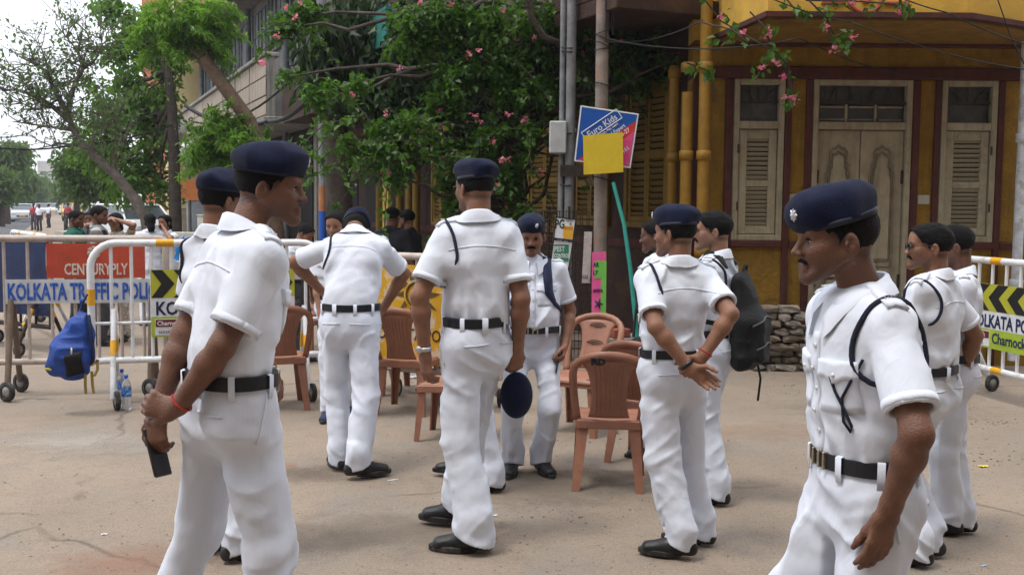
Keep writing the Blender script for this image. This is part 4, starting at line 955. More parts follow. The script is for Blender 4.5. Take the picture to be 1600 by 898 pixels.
HS = [1.0]
FV = [np.zeros(4)]
def head_prims(g, H, HR, off=0.0, full=True, jaw=1.0):
    """H: head-local point -> body space, HR rotation"""
    g.rs = HS[0]; fv = FV[0]
    g.ell(H(V3(0, -.016, .030)), (.0755, .096, .081), .0, HR)
    g.ell(H(V3(0, .036, -.026)), (.056, .056, .072), .035, HR)
    for s in (-1, 1):
        g.limb(H(V3(s*(.050 + .003 * fv[0]), -.004, -.040)), H(V3(s*(.013 + .003 * fv[0]), .074 + .003 * fv[1], -.099 - .004 * fv[2])), .019, .0165, .030)
        g.ell(H(V3(s*.038, .058, -.026)), (.024, .024, .022), .03, HR)
    g.ell(H(V3(0, .076 + .003 * fv[1], -.099 - .004 * fv[2])), (.020, .016, .016), .022, HR)
    g.limb(H(V3(-.034, .077, .016)), H(V3(.034, .077, .016)), .0105, .0105, .026)
    g.ell(H(V3(0, .060, .050)), (.05, .03, .03), .04, HR)
    if full:
        for s in (-1, 1): g.ell(H(V3(s*.031, .0985, -.004)), (.0165, .014, .011), .016, HR, 's')
        g.limb(H(V3(0, .088, .006)), H(V3(0, .1075 + .003 * fv[3], -.032 - .003 * fv[1])), .0075, .0108 + .001 * fv[0], .014)
        for s in (-1, 1): g.ell(H(V3(s*.0125, .101, -.036)), (.0080, .009, .0075), .009, HR)
        g.limb(H(V3(-.014, .089, -.064)), H(V3(.014, .089, -.064)), .0085, .0085, .012)
        g.limb(H(V3(-.013, .0885, -.077)), H(V3(.013, .0885, -.077)), .0085, .0085, .010)
        g.limb(H(V3(-.018, .103, -.0705)), H(V3(.018, .103, -.0705)), .0022, .0022, .005, op='s')
        for s in (-1, 1):
            R = HR @ rot((0, 0, 1), s * 24) @ rot((1, 0, 0), -12)
            g.ell(H(V3(s*.0805, -.012, -.010)), (.0090, .0185, .031), .005, R)
            g.ell(H(V3(s*.0925, -.0045, -.005)), (.0095, .0105, .0195), .003, R, 's')
            g.ell(H(V3(s*.083, .004, -.012)), (.004, .004, .007), .004, R)
    g.rs = 1.0

def person(name, label, loc, yaw, s=1.0, lean=0.0, slean=0.0, twist=0.0, head=(0, 0, 0), armL=None, armR=None, feet=((-.10, 0, 8), (.10, 0, -8)),
           belly=0.0, beret=True, skin=1, res=.007, glasses=None, moustache=True, bare=True, hair='short', shirt=None, trousers=None, sleeve=.215, shoe=None, belt=True,
           uniform=True, pelvis=(0, 0, 0), lanyard=None, watch=None, seed=0, group='officers in white uniform', female=False, dress=False, fold=1.6, thread=None, placket=False, headoff=(0, 0, 0), cap_off=0.02, hemflare=1.0, wide=1.0, collar=True, beret_rot=(0, 0), hs=.97, must=1.0):
    HS[0] = hs; FV[0] = np.random.default_rng(seed + 500).uniform(-1, 1, 4)
    th = thing(name, label, 'person', (loc[0], loc[1], 0), radians(yaw), group, s)
    M_SH = shirt or M_SHIRT; M_TR = trousers or M_TROU; M_SK = SKIN[skin]; M_SO = shoe or M_SHOE
    fr = max(res * .55, .0034)
    pel = np.asarray(pelvis, float)
    Wp = V3(0, 0, 1.0) + pel
    Rl = lambda f: rot((0, 0, 1), twist * f) @ rot((0, 1, 0), slean * f) @ rot((1, 0, 0), -lean * f)
    # spine: belt, then rotating progressively
    def T(z, x=0.0, y=0.0):
        p = Wp.copy(); n = 8; 
        for i in range(n):
            p = p + Rl(min(1.0, (i + .5) / n * 1.5)) @ V3(0, 0, z / n)
        f = min(1.0, max(z, .0) / .45 * 1.4)
        return p + Rl(f) @ V3(x, y, 0)
    RT = Rl(1.0)
    wA = RT @ V3(1, 0, 0)
    Nk = T(.45, 0, -.020)
    SJ = {-1: T(.372, -.166 * wide, -.008), 1: T(.372, .166 * wide, -.008)}
    # head frame
    HR = rot((0, 0, 1), twist) @ rot((0, 0, 1), head[0]) @ rot((1, 0, 0), head[1] - lean * .25) @ rot((0, 1, 0), head[2])
    Hc = Nk + RT @ V3(0, .028, .075) + HR @ V3(0, .012, .068) * hs + np.asarray(headoff)
    H = lambda p: Hc + HR @ (np.asarray(p, float) * hs)
    # arms
    arms = {}
    for sd, A in ((-1, armL), (1, armR)):
        if A is None: A = dict(w=(sd * .27, .06, .80))
        w = np.asarray(A['w'], float); hint = A.get('hint', (sd * .5, -1, 0))
        E, W2 = ik(SJ[sd], w, .285, .255, hint)
        hd = unit(A.get('d', W2 - E)); hn = np.asarray(A.get('n', (-sd, 0, 0)), float); hn = unit(hn - hd * (hn @ hd))
        arms[sd] = (E, W2, hd, hn, A.get('curl', (25, 35, 25)), A.get('spread', 1.0), A.get('thumb', 1.0))
    # ---------------- body: head, neck, chest, arms and hands in one surface
    hp = [Hc] + [arms[i][1] + arms[i][2] * .09 for i in (-1, 1)]
    pts = [Hc + V3(0, 0, .14), Hc - V3(.13, .13, .1), Hc + V3(.13, .13, 0), T(.12)] + [SJ[i] for i in SJ] + [arms[i][0] for i in arms] + [arms[i][1] + arms[i][2] * .2 for i in arms] + [arms[i][1] for i in arms]
    lo = np.min(pts, 0) - .07; hi = np.max(pts, 0) + .07
    g = Grid(lo, hi, res, [(Hc, .145, fr)] + [(p, .12, fr) for p in hp[1:]])
    for i, z in enumerate((.12, .2, .28)):
        g.limb(T(z), T(z + .09), (.105, .06), (.11, .06), .02, wA)
    for sd in (-1, 1): g.limb(T(.37, sd*.03, -.015), SJ[sd] - RT @ V3(sd * .01, 0, .015), .036, .034, .02)
    head_prims(g, H, HR)
    g.limb(H(V3(0, -.040, -.045)), Nk - RT @ V3(0, .002, .05), .0505 - .008 * female, .058 - .008 * female, .022)
    for sd in (-1, 1):
        E, W2, hd, hn, curl, spr, thm = arms[sd]
        ff = unit(W2 - E); am = .86 if female else 1.0
        g.limb(SJ[sd] - RT @ V3(sd * .01, 0, .015), SJ[sd] * .5 + E * .5, .034 * am, .045 * am, .02); g.limb(SJ[sd] * .5 + E * .5, E, .045 * am, .0375 * am, .02)
        g.limb(E, E + ff * .07, .0365 * am, .0395 * am, .02)
        g.limb(E + ff * .07, W2 - ff * .02, .0395 * am, .0262 * am, .02)
        u = np.cross(hd, hn) * sd
        g.limb(W2 - ff * .03, W2 + hd * .015, (.030, .023), (.031, .020), .015, u)
        g.limb(W2 + hd * .015, W2 + hd * .078, (.033, .0165), (.040, .0135), .02, u)
        for q, (o, kd, L) in enumerate(((.029, .086, .072), (.010, .091, .079), (-.010, .088, .073), (-.028, .079, .057))):
            p = W2 + hd * kd + u * o * 1.04; an = 0.0
            c = curl if not isinstance(curl[0], (tuple, list)) else curl[q]
            for j, (fl, ra, rb) in enumerate(((.46, .0098, .0090), (.30, .0088, .0082), (.24, .0080, .0068))):
                an += c[j]
                dd = rot(u * sd, 0) @ (hd * cos(radians(an)) + hn * sin(radians(an))) + u * o * 1.6 * spr * (1 if j == 0 else .3)
                p2 = p + unit(dd) * L * fl
                g.limb(p, p2, ra, rb, .006 if j else .010); p = p2
        p = W2 + hd * .022 + u * .024 + hn * .004
        for dd, L, ra, rb in ((hd * .7 + u * .6 * thm + hn * .35, .046, .0155, .0125), (hd * .92 + u * .25 * thm + hn * .45, .034, .0115, .0105), (hd * .95 + u * .05 + hn * .5, .026, .0102, .0080)):
            p2 = p + unit(dd) * L; g.limb(p, p2, ra, rb, .010); p = p2
    body = gobj(g, 'body', M_SK, th)
    # lip and shaven-jaw colour, plus shading painted into jaw, ear hollows and eye sockets
    co = np.empty(len(body.data.vertices) * 3, f32); body.data.vertices.foreach_get('co', co); co = co.reshape(-1, 3)
    q = (co - Hc) @ HR / hs
    tint = np.ones((len(co), 4), f32)
    lip = np.exp(-(((q[:, 2] + .070) / .010) ** 2 + (q[:, 0] / .022) ** 2)) * (q[:, 1] > .07)
    tint[:, :3] *= 1 - lip[:, None] * np.array([.25, .42, .35], f32)
    if not female:
        jawm = np.clip(1.2 - np.abs((q[:, 2] + .09) / .045), 0, 1) * (q[:, 1] > .0) * (np.linalg.norm(q, axis=1) < .16)
        tint[:, :3] *= 1 - jawm[:, None] * np.array([.26, .20, .16], f32)
    if not female and hair != 'long':
        zh = np.interp(q[:, 1], [-.13, -.05, -.03, .0, .03, .05], [-.036, -.036, -.030, .0, .015, .035])
        fd_ = np.clip(1 - np.abs(q[:, 2] - zh + .004) / .022, 0, 1) * (np.abs(q[:, 0]) > .03 - .1 * (q[:, 1] < -.02)) * (q[:, 1] < .045) * (np.linalg.norm(q, axis=1) < .16) * (np.abs(q[:, 0]) < .079)
        tint[:, :3] *= 1 - fd_[:, None] * np.array([.62, .55, .48], f32)
    er = (np.abs(q[:, 0]) > .0775) * np.exp(-(((q[:, 1] + .006) / .011) ** 2 + ((q[:, 2] + .006) / .018) ** 2))
    tint[:, :3] *= 1 - er[:, None] * np.array([.45, .5, .5], f32)
    sock = np.exp(-(((np.abs(q[:, 0]) - .031) / .016) ** 2 + ((q[:, 2] + .004) / .012) ** 2)) * (q[:, 1] > .05)
    tint[:, :3] *= 1 - sock[:, None] * .30
    at = body.data.color_attributes.new('tint', 'FLOAT_COLOR', 'POINT'); at.data.foreach_set('color', tint.ravel())
    # ---------------- eyes, brows, moustache
    if res < .0095:
        for sd in (-1, 1):
            m = MB(); c = Vector(H(V3(sd * .031, .0742, -.004)))
            m.lathe([(.0115 * sin(t), -.0115 * cos(t)) for t in np.linspace(.01, pi - .01, 7)], 10, Matrix.Translation(c))
            eo = m.build('eye', M_EYE, th)
            m = MB(); c2 = Vector(H(V3(sd * .031, .0785, -.0045)))
            m.lathe([(.0080 * sin(t), -.0080 * cos(t)) for t in np.linspace(.01, pi - .01, 6)], 8, Matrix.Translation(c2))
            m.build('iris', M_IRIS, eo)
            m = MB()
            m.tube([H(V3(sd * x, y, z)) for x, y, z in ((.017, .0865, .0015), (.031, .0885, .0045), (.045, .0795, .001))], [.002, .0034, .0018], 5)
            m.build('eyelid', M_SK if False else M_HAIR, th)
            m = MB(); m.tube([H(V3(sd * x, y, z)) for x, y, z in ((.012, .092, .0165), (.026, .0925, .0205), (.040, .085, .019), (.051, .074, .013))], [.0032, .0046, .0040, .0016], 6)
            m.build('eyebrow', M_HAIR, th)
    if moustache and not female:
        g = Grid(H(V3(0, .09, -.058)) - .05, H(V3(0, .09, -.058)) + .05, min(res, .005))
        for sd in (-1, 1):
            g.limb(H(V3(sd * .003, .0965, -.0535)), H(V3(sd * .020, .0915, -.0575)), .0078 * must, .0078 * must, .004)
            g.limb(H(V3(sd * .020, .0915, -.0575)), H(V3(sd * .031, .0820, -.068)), .0072 * must, .0030 * must, .004)
        gobj(g, 'moustache', M_HAIR, th)
    # ---------------- hair
    hg = Grid(Hc - .165, Hc + .165, max(.0055, res * .8))
    if hair == 'long':
        head_prims(hg, H, HR, full=False)
        hg.limb(H(V3(0, -.075, .02)), H(V3(0, -.105, -.09)), .05, .045, .04); 
        hg.limb(H(V3(0, -.105, -.09)), H(V3(0, -.10, -.30)), .04, .02, .03)
    else: head_prims(hg, H, HR, full=False)
    def hairfn(p):
        q = (p - Hc) @ HR / hs
        up = np.clip((q[:, 2] + .02) / .08, 0, 1)
        th_ = np.where(up > 0, .003 + up * (.004 if beret else .011), .003)
        if hair == 'long': th_ = th_ + .006
        return -th_ + up * (.002 if beret else .0055) * np.abs(vnoise(q * V3(70, 28, 45), seed)) + .0025 * np.abs(vnoise(q * V3(150, 60, 120), seed + 1))
    hg.near(hairfn, .035)
    X, Y, Z = hg.xyz((slice(None),) * 3)
    qx = (X - f32(Hc[0])) * f32(HR[0, 0]) + (Y - f32(Hc[1])) * f32(HR[1, 0]) + (Z - f32(Hc[2])) * f32(HR[2, 0])
    qy = (X - f32(Hc[0])) * f32(HR[0, 1]) + (Y - f32(Hc[1])) * f32(HR[1, 1]) + (Z - f32(Hc[2])) * f32(HR[2, 1])
    qz = (X - f32(Hc[0])) * f32(HR[0, 2]) + (Y - f32(Hc[1])) * f32(HR[1, 2]) + (Z - f32(Hc[2])) * f32(HR[2, 2])
    qx, qy, qz = qx / f32(hs), qy / f32(hs), qz / f32(hs)
    if hair == 'long':
        zm = np.interp(qy, [-.13, -.03, .0, .02, .05, .075, .12], [-.4, -.4, -.08, -.03, .035, .072, .09])
    else:
        zm = np.interp(qy, [-.13, -.10, -.05, -.030, -.012, .006, .016, .022, .045, .068, .085, .12], [-.062, -.060, -.052, -.040, .012, .010, -.020, .012, .030, .060, .078, .09])
    zm = zm + (.012 * np.abs(qx) / .07) * (qy > .04) * -1.2
    hg.D = np.maximum(hg.D, (zm - qz).astype(f32))
    gobj(hg, 'hair', M_HAIR, th)
    # ---------------- shirt
    wr = wide; b = belly
    secs = [(-.03, .150, .108, b * .5), (.03, .163, .118 + b * .35, b * .55), (.08, .166, .122 + b * .5, b * .75), (.17, .168, .119 + b * .35, b * .55), (.26, .176, .118, b * .2), (.33, .174, .111, 0), (.385, .145, .094, -.004)]
    if female: secs = [(z, rw * .86, rd * .92 + (.012 if abs(z - .28) < .06 else 0), y) for z, rw, rd, y in secs]
    ext = [T(z, sx * rw, sy * rd + y) for z, rw, rd, y in secs for sx in (-1, 1) for sy in (-1, 1)]
    slv = {sd: SJ[sd] + unit(arms[sd][0] - SJ[sd]) * sleeve for sd in (-1, 1)}
    ext += [slv[i] for i in slv] + [SJ[i] + RT @ V3(0, 0, .05) for i in SJ]
    if dress: ext += [V3(-.2, -.2, .55), V3(.2, .2, .55)]
    g = Grid(np.min(ext, 0) - .13, np.max(ext, 0) + .13, res)
    for sd in (-1, 1):      # sleeves first: cut and hollowed before the trunk is joined on
        dv = unit(arms[sd][0] - SJ[sd]); e = slv[sd]
        g.limb(SJ[sd] + RT @ V3(-sd * .01, 0, 0), e + dv * .03, .060 - .01 * female, .068 - .015 * female, 0)
        sl = g.box(e - .2, e + .2); X, Y, Z = g.xyz(sl)
        d = (X - f32(e[0])) * f32(dv[0]) + (Y - f32(e[1])) * f32(dv[1]) + (Z - f32(e[2])) * f32(dv[2])
        rad = (X - f32(e[0])) ** 2 + (Y - f32(e[1])) ** 2 + (Z - f32(e[2])) ** 2 - d * d
        g.D[sl] = np.maximum(g.D[sl], np.where(rad < .012, d, -1))
        g.limb(e - dv * .03, e + dv * .05, .048 - .012 * female, .054 - .012 * female, .0, op='s')
    for a, c in zip(secs, secs[1:]):
        g.limb(T(a[0], 0, a[3]), T(c[0], 0, c[3]), (a[1] * wr, a[2]), (c[1] * wr, c[2]), .025, wA)
    for sd in (-1, 1):
        g.limb(T(.400, sd * .030, -.022), SJ[sd] + RT @ V3(-sd * .012, 0, -.004), .046, .056, .045)
        if not female: g.limb(T(.27, sd * .11, -.05), T(.36, sd * .10, -.05), .06, .05, .05)     # shoulder blades
    if dress: g.limb(Wp + V3(0, 0, .05), Wp + V3(0, 0, -.42), (.16, .12), (.21, .17), .04, V3(1, 0, 0))
    def shirtfold(p):
        hz = p[:, 2] - Wp[2]
        wp = p + .05 * np.stack([vnoise(p * 4, seed + 3), vnoise(p * 4 + 9, seed + 4), vnoise(p * 4 + 17, seed + 5)], 1)
        sa = lambda n: np.sqrt(n * n + .004) - .30
        dA = wp @ np.array([[1, 0, .75], [0, 1, .3], [-.5, -.2, 1]]).T; dB = wp @ np.array([[1, 0, -.75], [0, 1, -.3], [.5, .2, 1]]).T
        mk = np.clip(vnoise(p * 3.5, seed + 8) * 1.6 + .5, 0, 1)
        n1 = sa(vnoise(dA * V3(9, 9, 2.2), seed)) * mk + sa(vnoise(dB * V3(9, 9, 2.2), seed + 9)) * (1 - mk)
        n2 = sa(vnoise(wp * V3(17, 17, 3.0), seed + 1)); n3 = sa(vnoise(dA * V3(4, 4, 13), seed + 2))
        low = np.clip(1 - hz / .20, 0, 1)
        end = np.ones(len(p))
        for sd in (-1, 1): end = np.minimum(end, np.clip(np.linalg.norm(p - slv[sd], axis=1) / .14 - .45, .15, 1))
        return fold * end * (.017 * n1 + .013 * n2 * low + .014 * n3 * np.clip(1 - np.abs(hz - .09) / .12, 0, 1) + .0012 * vnoise(wp * 30, seed + 6))
    if not dress: g.plane(Wp + V3(0, 0, -.012), (0, 0, -1))
    else: g.plane(Wp + V3(0, 0, -.42), (0, 0, -1))
    g.near(shirtfold, .03)
    sh = gobj(g, 'shirt', M_SH, th)
    # ---------------- trousers
    hipz = -.115
    HJ = {sd: Wp + V3(sd * .088, 0, hipz) for sd in (-1, 1)}
    ank = {}; kn = {}; toes = {}
    for sd, f in zip((-1, 1), feet):
        lift = f[3] if len(f) > 3 else 0.0
        a = V3(f[0], f[1], .085 + lift); td = V3(-sin(radians(f[2])), cos(radians(f[2])), 0)
        k_, a = ik(HJ[sd], a, .412, .396, td * .8 + V3(0, .4, 0)); kn[sd] = k_; ank[sd] = a; toes[sd] = td
    ext = [Wp + V3(-.2, -.2, .03), Wp + V3(.2, .2, 0)] + [ank[i] + V3(x, y, -.07) for i in ank for x in (-.1, .1) for y in (-.1, .1)] + [kn[i] + V3(x, y, 0) for i in kn for x in (-.1, .1) for y in (-.1, .1)]
    lo = np.min(ext, 0) - .03; hi = np.max(ext, 0) + .03; lo[2] = max(lo[2], .004)
    g = Grid(lo, hi, res)
    X1 = V3(1, 0, 0)
    g.limb(Wp + V3(0, b * .5, .03), Wp + V3(0, b * .3, -.05), (.158 * wr, .112 + b * .2), (.168 * wr, .118 + b * .1), .02, X1)
    g.limb(Wp + V3(0, 0, -.05), Wp + V3(0, 0, -.14), (.168 * wr, .118), (.172 * wr, .122), .03, X1)
    for sd in (-1, 1):
        g.ell(Wp + V3(sd * .076, -.048, -.125), (.080, .078, .092), .05)
        a, k_ = HJ[sd], kn[sd]
        lat = np.cross(toes[sd], V3(0, 0, 1)); hf = hemflare; an_ = ank[sd]
        g.limb(a, k_, (.092, .100), (.068, .078), .035, lat); g.limb(k_, an_ + V3(0, 0, .06), (.068, .077), (.064 * hf, .076 * hf), .03, lat)
        for q_, dd in ((1, .064), (-1, .060)):
            g.limb(a * .45 + k_ * .55 + toes[sd] * q_ * (dd + .006), k_ + toes[sd] * q_ * dd, .016, .016, .028); g.limb(k_ + toes[sd] * q_ * dd, an_ + V3(0, 0, -.02) + toes[sd] * q_ * (dd + .004), .016, .014, .024)
        g.limb(ank[sd] + V3(0, 0, .06) - toes[sd] * .008, ank[sd] + V3(0, 0, -.05) + toes[sd] * .006, .068 * hemflare, .075 * hemflare, .03)
    def trfold(p):
        z = p[:, 2]
        wp = p + .05 * np.stack([vnoise(p * 4, seed + 13), vnoise(p * 4 + 9, seed + 14), vnoise(p * 4 + 17, seed + 15)], 1)
        sa = lambda n: np.sqrt(n * n + .004) - .30
        dA = wp @ np.array([[1, 0, .6], [0, 1, -.5], [-.7, .5, 1]]).T; dB = wp @ np.array([[1, 0, -.6], [0, 1, .5], [.7, -.5, 1]]).T
        mk = np.clip(vnoise(p * 3.5 + 3, seed + 18) * 1.6 + .5, 0, 1)
        n2 = sa(vnoise(dA * V3(3.2, 3.2, 12), seed + 11)) * mk + sa(vnoise(dB * V3(3.2, 3.2, 12), seed + 19)) * (1 - mk)
        n3 = sa(vnoise(wp * V3(10, 10, 1.6), seed + 12))
        lowl = np.clip(1 - z / .36, 0, 1); knee = np.exp(-((z - .48) / .11) ** 2); hip = np.exp(-((z - .79) / .09) ** 2)
        return fold * (.013 * n3 + n2 * (.005 + .015 * lowl + .009 * knee + .014 * hip) + .0012 * vnoise(wp * 30, seed))
    g.near(trfold, .03)
    g.plane(Wp + V3(0, 0, .012), (0, 0, 1))
    for sd in (-1, 1):
        sl = g.box(ank[sd] - .15, ank[sd] + .15)
        X, Y, Z = g.xyz(sl)
        cz = f32(ank[sd][2] - .085 + .052)
        tilt = ((X - f32(ank[sd][0])) * f32(toes[sd][0]) + (Y - f32(ank[sd][1])) * f32(toes[sd][1])) * .34
        g.D[sl] = np.maximum(g.D[sl], cz + tilt - Z)
    tr = gobj(g, 'trousers', M_TR, th)
    # ---------------- shoes
    for sd in (-1, 1):
        c = ank[sd] * V3(1, 1, 0) + V3(0, 0, ank[sd][2] - .085); t = toes[sd]; u = np.cross(t, V3(0, 0, 1))
        g = Grid(np.minimum(c + t * .23, c - t * .12) - .07, np.maximum(c + t * .23, c - t * .12) + V3(.07, .07, .14), max(.0055, res * .8))
        g.limb(c - t * .045 + V3(0, 0, .048), c + t * .06 + V3(0, 0, .046), (.036, .046), (.041, .040), .02, u)
        g.limb(c + t * .06 + V3(0, 0, .044), c + t * .158 + V3(0, 0, .030), (.043, .041), (.042, .031), .02, u)
        g.limb(c - t * .02 + V3(0, 0, .07), c + t * .005 + V3(0, 0, .11), .040, .040, .03)
        g.plane(c + V3(0, 0, .014), (0, 0, -1))
        so = gobj(g, 'shoe', M_SO, th)
        m = MB(); out = []
        for k in range(28):
            a = 2 * pi * k / 28; x = cos(a); y = sin(a)
            L = .057 + (.148 if x > 0 else .038) ; ww = .041 + .007 * math.exp(-((x - .45) / .4) ** 2) - .004 * (x < -.1)
            px_ = (x * .148 if x > 0 else x * .062) + .055; 
            out.append(c + t * px_ + u * (y * ww))
        ring = lambda k_, z: [tuple(c + (p - c) * 1.0 + unit((p - (c + t * .06)) ) * k_ + V3(0, 0, z)) for p in out]
        v = ring(0.0, .001) + ring(.004, .006) + ring(.004, .024) + ring(-.003, .029)
        n = 28; f = [(i*n+k, i*n+(k+1) % n, (i+1)*n+(k+1) % n, (i+1)*n+k) for i in range(3) for k in range(n)] + [tuple(range(n))[::-1], tuple(range(3*n, 4*n))]
        m.add(v, f, False); m.build('sole', M_SOLE, so)
        if res < .0095:
            m = MB()
            for k in range(4):
                cc = c + t * (.062 + k * .017) + V3(0, 0, .088 - k * .0068)
                m.tube([cc - u * .022 - V3(0, 0, .008), cc + V3(0, 0, .005), cc + u * .022 - V3(0, 0, .008)], .0028, 5)
            m.build('laces', M_WBLK, so)
    # ---------------- belt
    bvS = bvh_of(sh) if res < .0125 else None
    if belt:
        m = MB(); v = []; n = 48; bz = Wp[2]
        rw_, rd_, cy = .166 * wr + .010, .117 + b * .25 + .010, b * .5
        for (k_, z) in ((0, -.020), (.004, -.019), (.004, .021), (0, .022), (-.02, .022), (-.02, -.020)):
            for i in range(n):
                a = 2 * pi * i / n
                v.append((Wp[0] + (rw_ + k_) * cos(a), Wp[1] + cy + (rd_ + k_) * sin(a), bz + z + .0015 * sin(3 * a + seed)))
        f = [(i*n+k, i*n+(k+1) % n, ((i+1) % 6)*n+(k+1) % n, ((i+1) % 6)*n+k) for i in range(6) for k in range(n)]
        m.add(v, f, False); be = m.build('belt', M_BELT, th)
        m = MB(); yb = Wp[1] + cy + rd_ + .006
        for x0, x1 in ((-.034, -.026), (.026, .034), (-.006, .004)): m.box((Wp[0] + x0, yb - .014, bz - .023), (Wp[0] + x1, yb + .004, bz + .025), bev=.002)
        m.build('buckle', M_BRASS, be)
        for i, a in enumerate((20, 62, 118, 160, 212, 250, 290, 328)):
            a = radians(a); rx, ry = rw_ + .0055, rd_ + .0055
            c = Vector((Wp[0] + rx * cos(a), Wp[1] + cy + ry * sin(a), bz)); nn = Vector((cos(a) / rx, sin(a) / ry, 0)).normalized(); tt = Vector((-nn.y, nn.x, 0))
            m = MB(); pr = [(-.030, -.016), (.001, -.016 + .014), (.003, -.002), (.003, .026), (-.012, .028)]
            w_ = .010 if i not in (5,) else .014
            pr = [(-.012, -.050), (.000, -.046), (.004, -.022), (.0045, .022), (-.006, .026)]
            v = [c + nn * d + tt * (sg * w_) + Vector((0, 0, z)) for d, z in pr for sg in (-1, 1)]
            m.add(v, [(2*j, 2*j+1, 2*j+3, 2*j+2) for j in range(4)], True); m.build('belt_loop', M_TR, be)
    # ---------------- uniform trim
    if collar and bvS:
        v = []; n = 40; gap = .30
        for i in range(n + 1):
            ph = -pi + gap + (2 * pi - 2 * gap) * i / n; fr_ = (1 - cos(ph)) / 2; sx = sin(ph); cyy = -cos(ph)
            c0 = Nk + RT @ V3(0, .004 + .026 * fr_, .010 - .050 * fr_ ** 1.4)
            def q_(r, z): return c0 + RT @ V3(sx * r, cyy * r * (1.0 + .12 * fr_), z)
            pt = math.exp(-((abs(ph) - (pi - gap)) / .5) ** 2)
            ring = [q_(.069, -.02), q_(.064, .030 - .010 * fr_), q_(.068, .034 - .010 * fr_), q_(.076, .028 - .010 * fr_), q_(.090, .004 - .012 * pt), q_(.100 + .014 * pt, -.016 - .046 * pt)]
            for j in (4, 5):
                h = bvS.find_nearest(Vector(ring[j]))
                if h[0] is not None and (h[0] - Vector(ring[j])).length < .06: 
                    tgt = np.array(h[0] + h[1] * (.010 if j == 5 else .018)); ring[j] = ring[j] * .25 + tgt * .75
            v += ring
        f = [(i*6+k, i*6+k+1, (i+1)*6+k+1, (i+1)*6+k) for i in range(n) for k in range(5)]
        f += [tuple(range(6)), tuple(range(n*6+5, n*6-1, -1))]
        m = MB(); m.add(v, f, True); m.build('collar', M_SH, th)
    if uniform and bvS and res < .0095:
        for sd in (-1, 1):
            a = Vector(T(.44, sd * .075, -.012)); e = Vector(SJ[sd] + RT @ V3(sd * .03, -.002, .07)); ff = Vector(RT @ V3(0, 1, 0))
            def ep(u, v_): 
                ww = .021 + .005 * u
                return a.lerp(e, u) + ff * ((v_ - .5) * 2 * ww) + Vector(RT @ V3(0, 0, .03))
            eo = patch(bvS, ep, 8, 3, .0085, 'epaulette', M_SH, th, tuple(RT @ V3(0, 0, -1)))
            p_, nn = bvS.find_nearest(a.lerp(e, .80) + Vector(RT @ V3(0, 0, .02)))[:2]
            m = MB(); ax_ = (e - a).normalized()
            for k in range(4):
                cc = p_ + nn * .0115 + ff * ((k - 1.5) * .0085)
                m.tube([cc - ax_ * .007, cc + ax_ * .006 + ff * .003], .0017, 5)
            m.build('rank_letters', M_SILVER, eo)
            # pocket with flap on the chest
            fd = tuple(RT @ V3(0, -1, 0))
            c0 = T(.285, sd * .085, .16)
            def pk(u, v_): return Vector(c0 + RT @ V3((u - .5) * .115, 0, -.005 - v_ * .125))
            po = patch(bvS, pk, 6, 6, .0035, 'pocket', M_SH, th, fd)
            def fl(u, v_): 
                dz = .040 + .014 * (1 - abs(u - .5) * 2) + .010 * (abs(math.cos(2 * pi * u)) - .5)
                return Vector(c0 + RT @ V3((u - .5) * .122, .03, .006 - v_ * dz))
            patch(bvS, fl, 10, 4, .0095, 'pocket_flap', M_SH, po, fd)
            p_, nn = bvS.ray_cast(Vector(c0 + RT @ V3(0, .1, -.030)), Vector(fd), .5)[:2]
            if p_ is not None:
                m = MB(); m.lathe([(.0001, .006), (.005, .006), (.0058, .003), (.0058, 0)], 10, Matrix.Translation(p_ + nn * .008) @ nn.to_track_quat('Z', 'Y').to_matrix().to_4x4()); m.build('button', M_BUTTON, po)
        fd = tuple(RT @ V3(0, -1, 0))
        pl = patch(bvS, lambda u, v_: Vector(T(.36 - .345 * v_, (u - .5) * .034, .18)), 2, 22, .0035, 'placket', M_SH, th, fd)
        for k in range(5):
            z = .325 - k * .066
            p_, nn = bvS.ray_cast(Vector(T(z, 0, .3)), Vector(fd), .6)[:2]
            if p_ is not None:
                m = MB(); m.lathe([(.0001, .0045), (.0035, .004), (.0055, .0055), (.0062, .003), (.0062, 0)], 10, Matrix.Translation(p_ + nn * .0035) @ nn.to_track_quat('Z', 'Y').to_matrix().to_4x4()); m.build('button', M_BUTTON, pl)
        # sleeve hem and back yoke seams
        bvT = bvh_of(tr)
        for sd in (-1, 1):
            patch(bvT, lambda u, v_: Vector(Wp + V3(sd * (.03 + .115 * u), -.2, -.085 - .006 * v_ - .006 * u)), 8, 1, .0032, 'pocket_welt', M_TR, tr, (0, 1, 0))
    if bvS and res < .0076:
        for sd in (-1, 1):
            dv = unit(arms[sd][0] - SJ[sd]); e = slv[sd]; a1 = unit(np.cross(dv, V3(0, 1, .1))); a2 = np.cross(dv, a1)
            patch(bvS, lambda u, v_: Vector(e - dv * (.003 + .026 * v_) + (a1 * cos(2 * pi * u) + a2 * sin(2 * pi * u)) * .085), 26, 2, .0012, 'sleeve_hem', M_SH, sh, None, .002)
        yk = patch(bvS, lambda u, v_: Vector(T(.335 - .02 * (2 * u - 1) ** 2 - .004 * v_, (u - .5) * .30, -.2)), 16, 1, .0024, 'yoke_seam', M_SH, sh, tuple(RT @ V3(0, 1, 0)), .002)
        for sd in (-1, 1):
            patch(bvT, lambda u, v_: Vector(Wp + V3(sd * .3, .030 - .035 * u + .007 * v_, -.03 - .15 * u)), 10, 1, .0035, 'side_pocket', M_TR, tr, (-sd, 0, 0)) if uniform else None
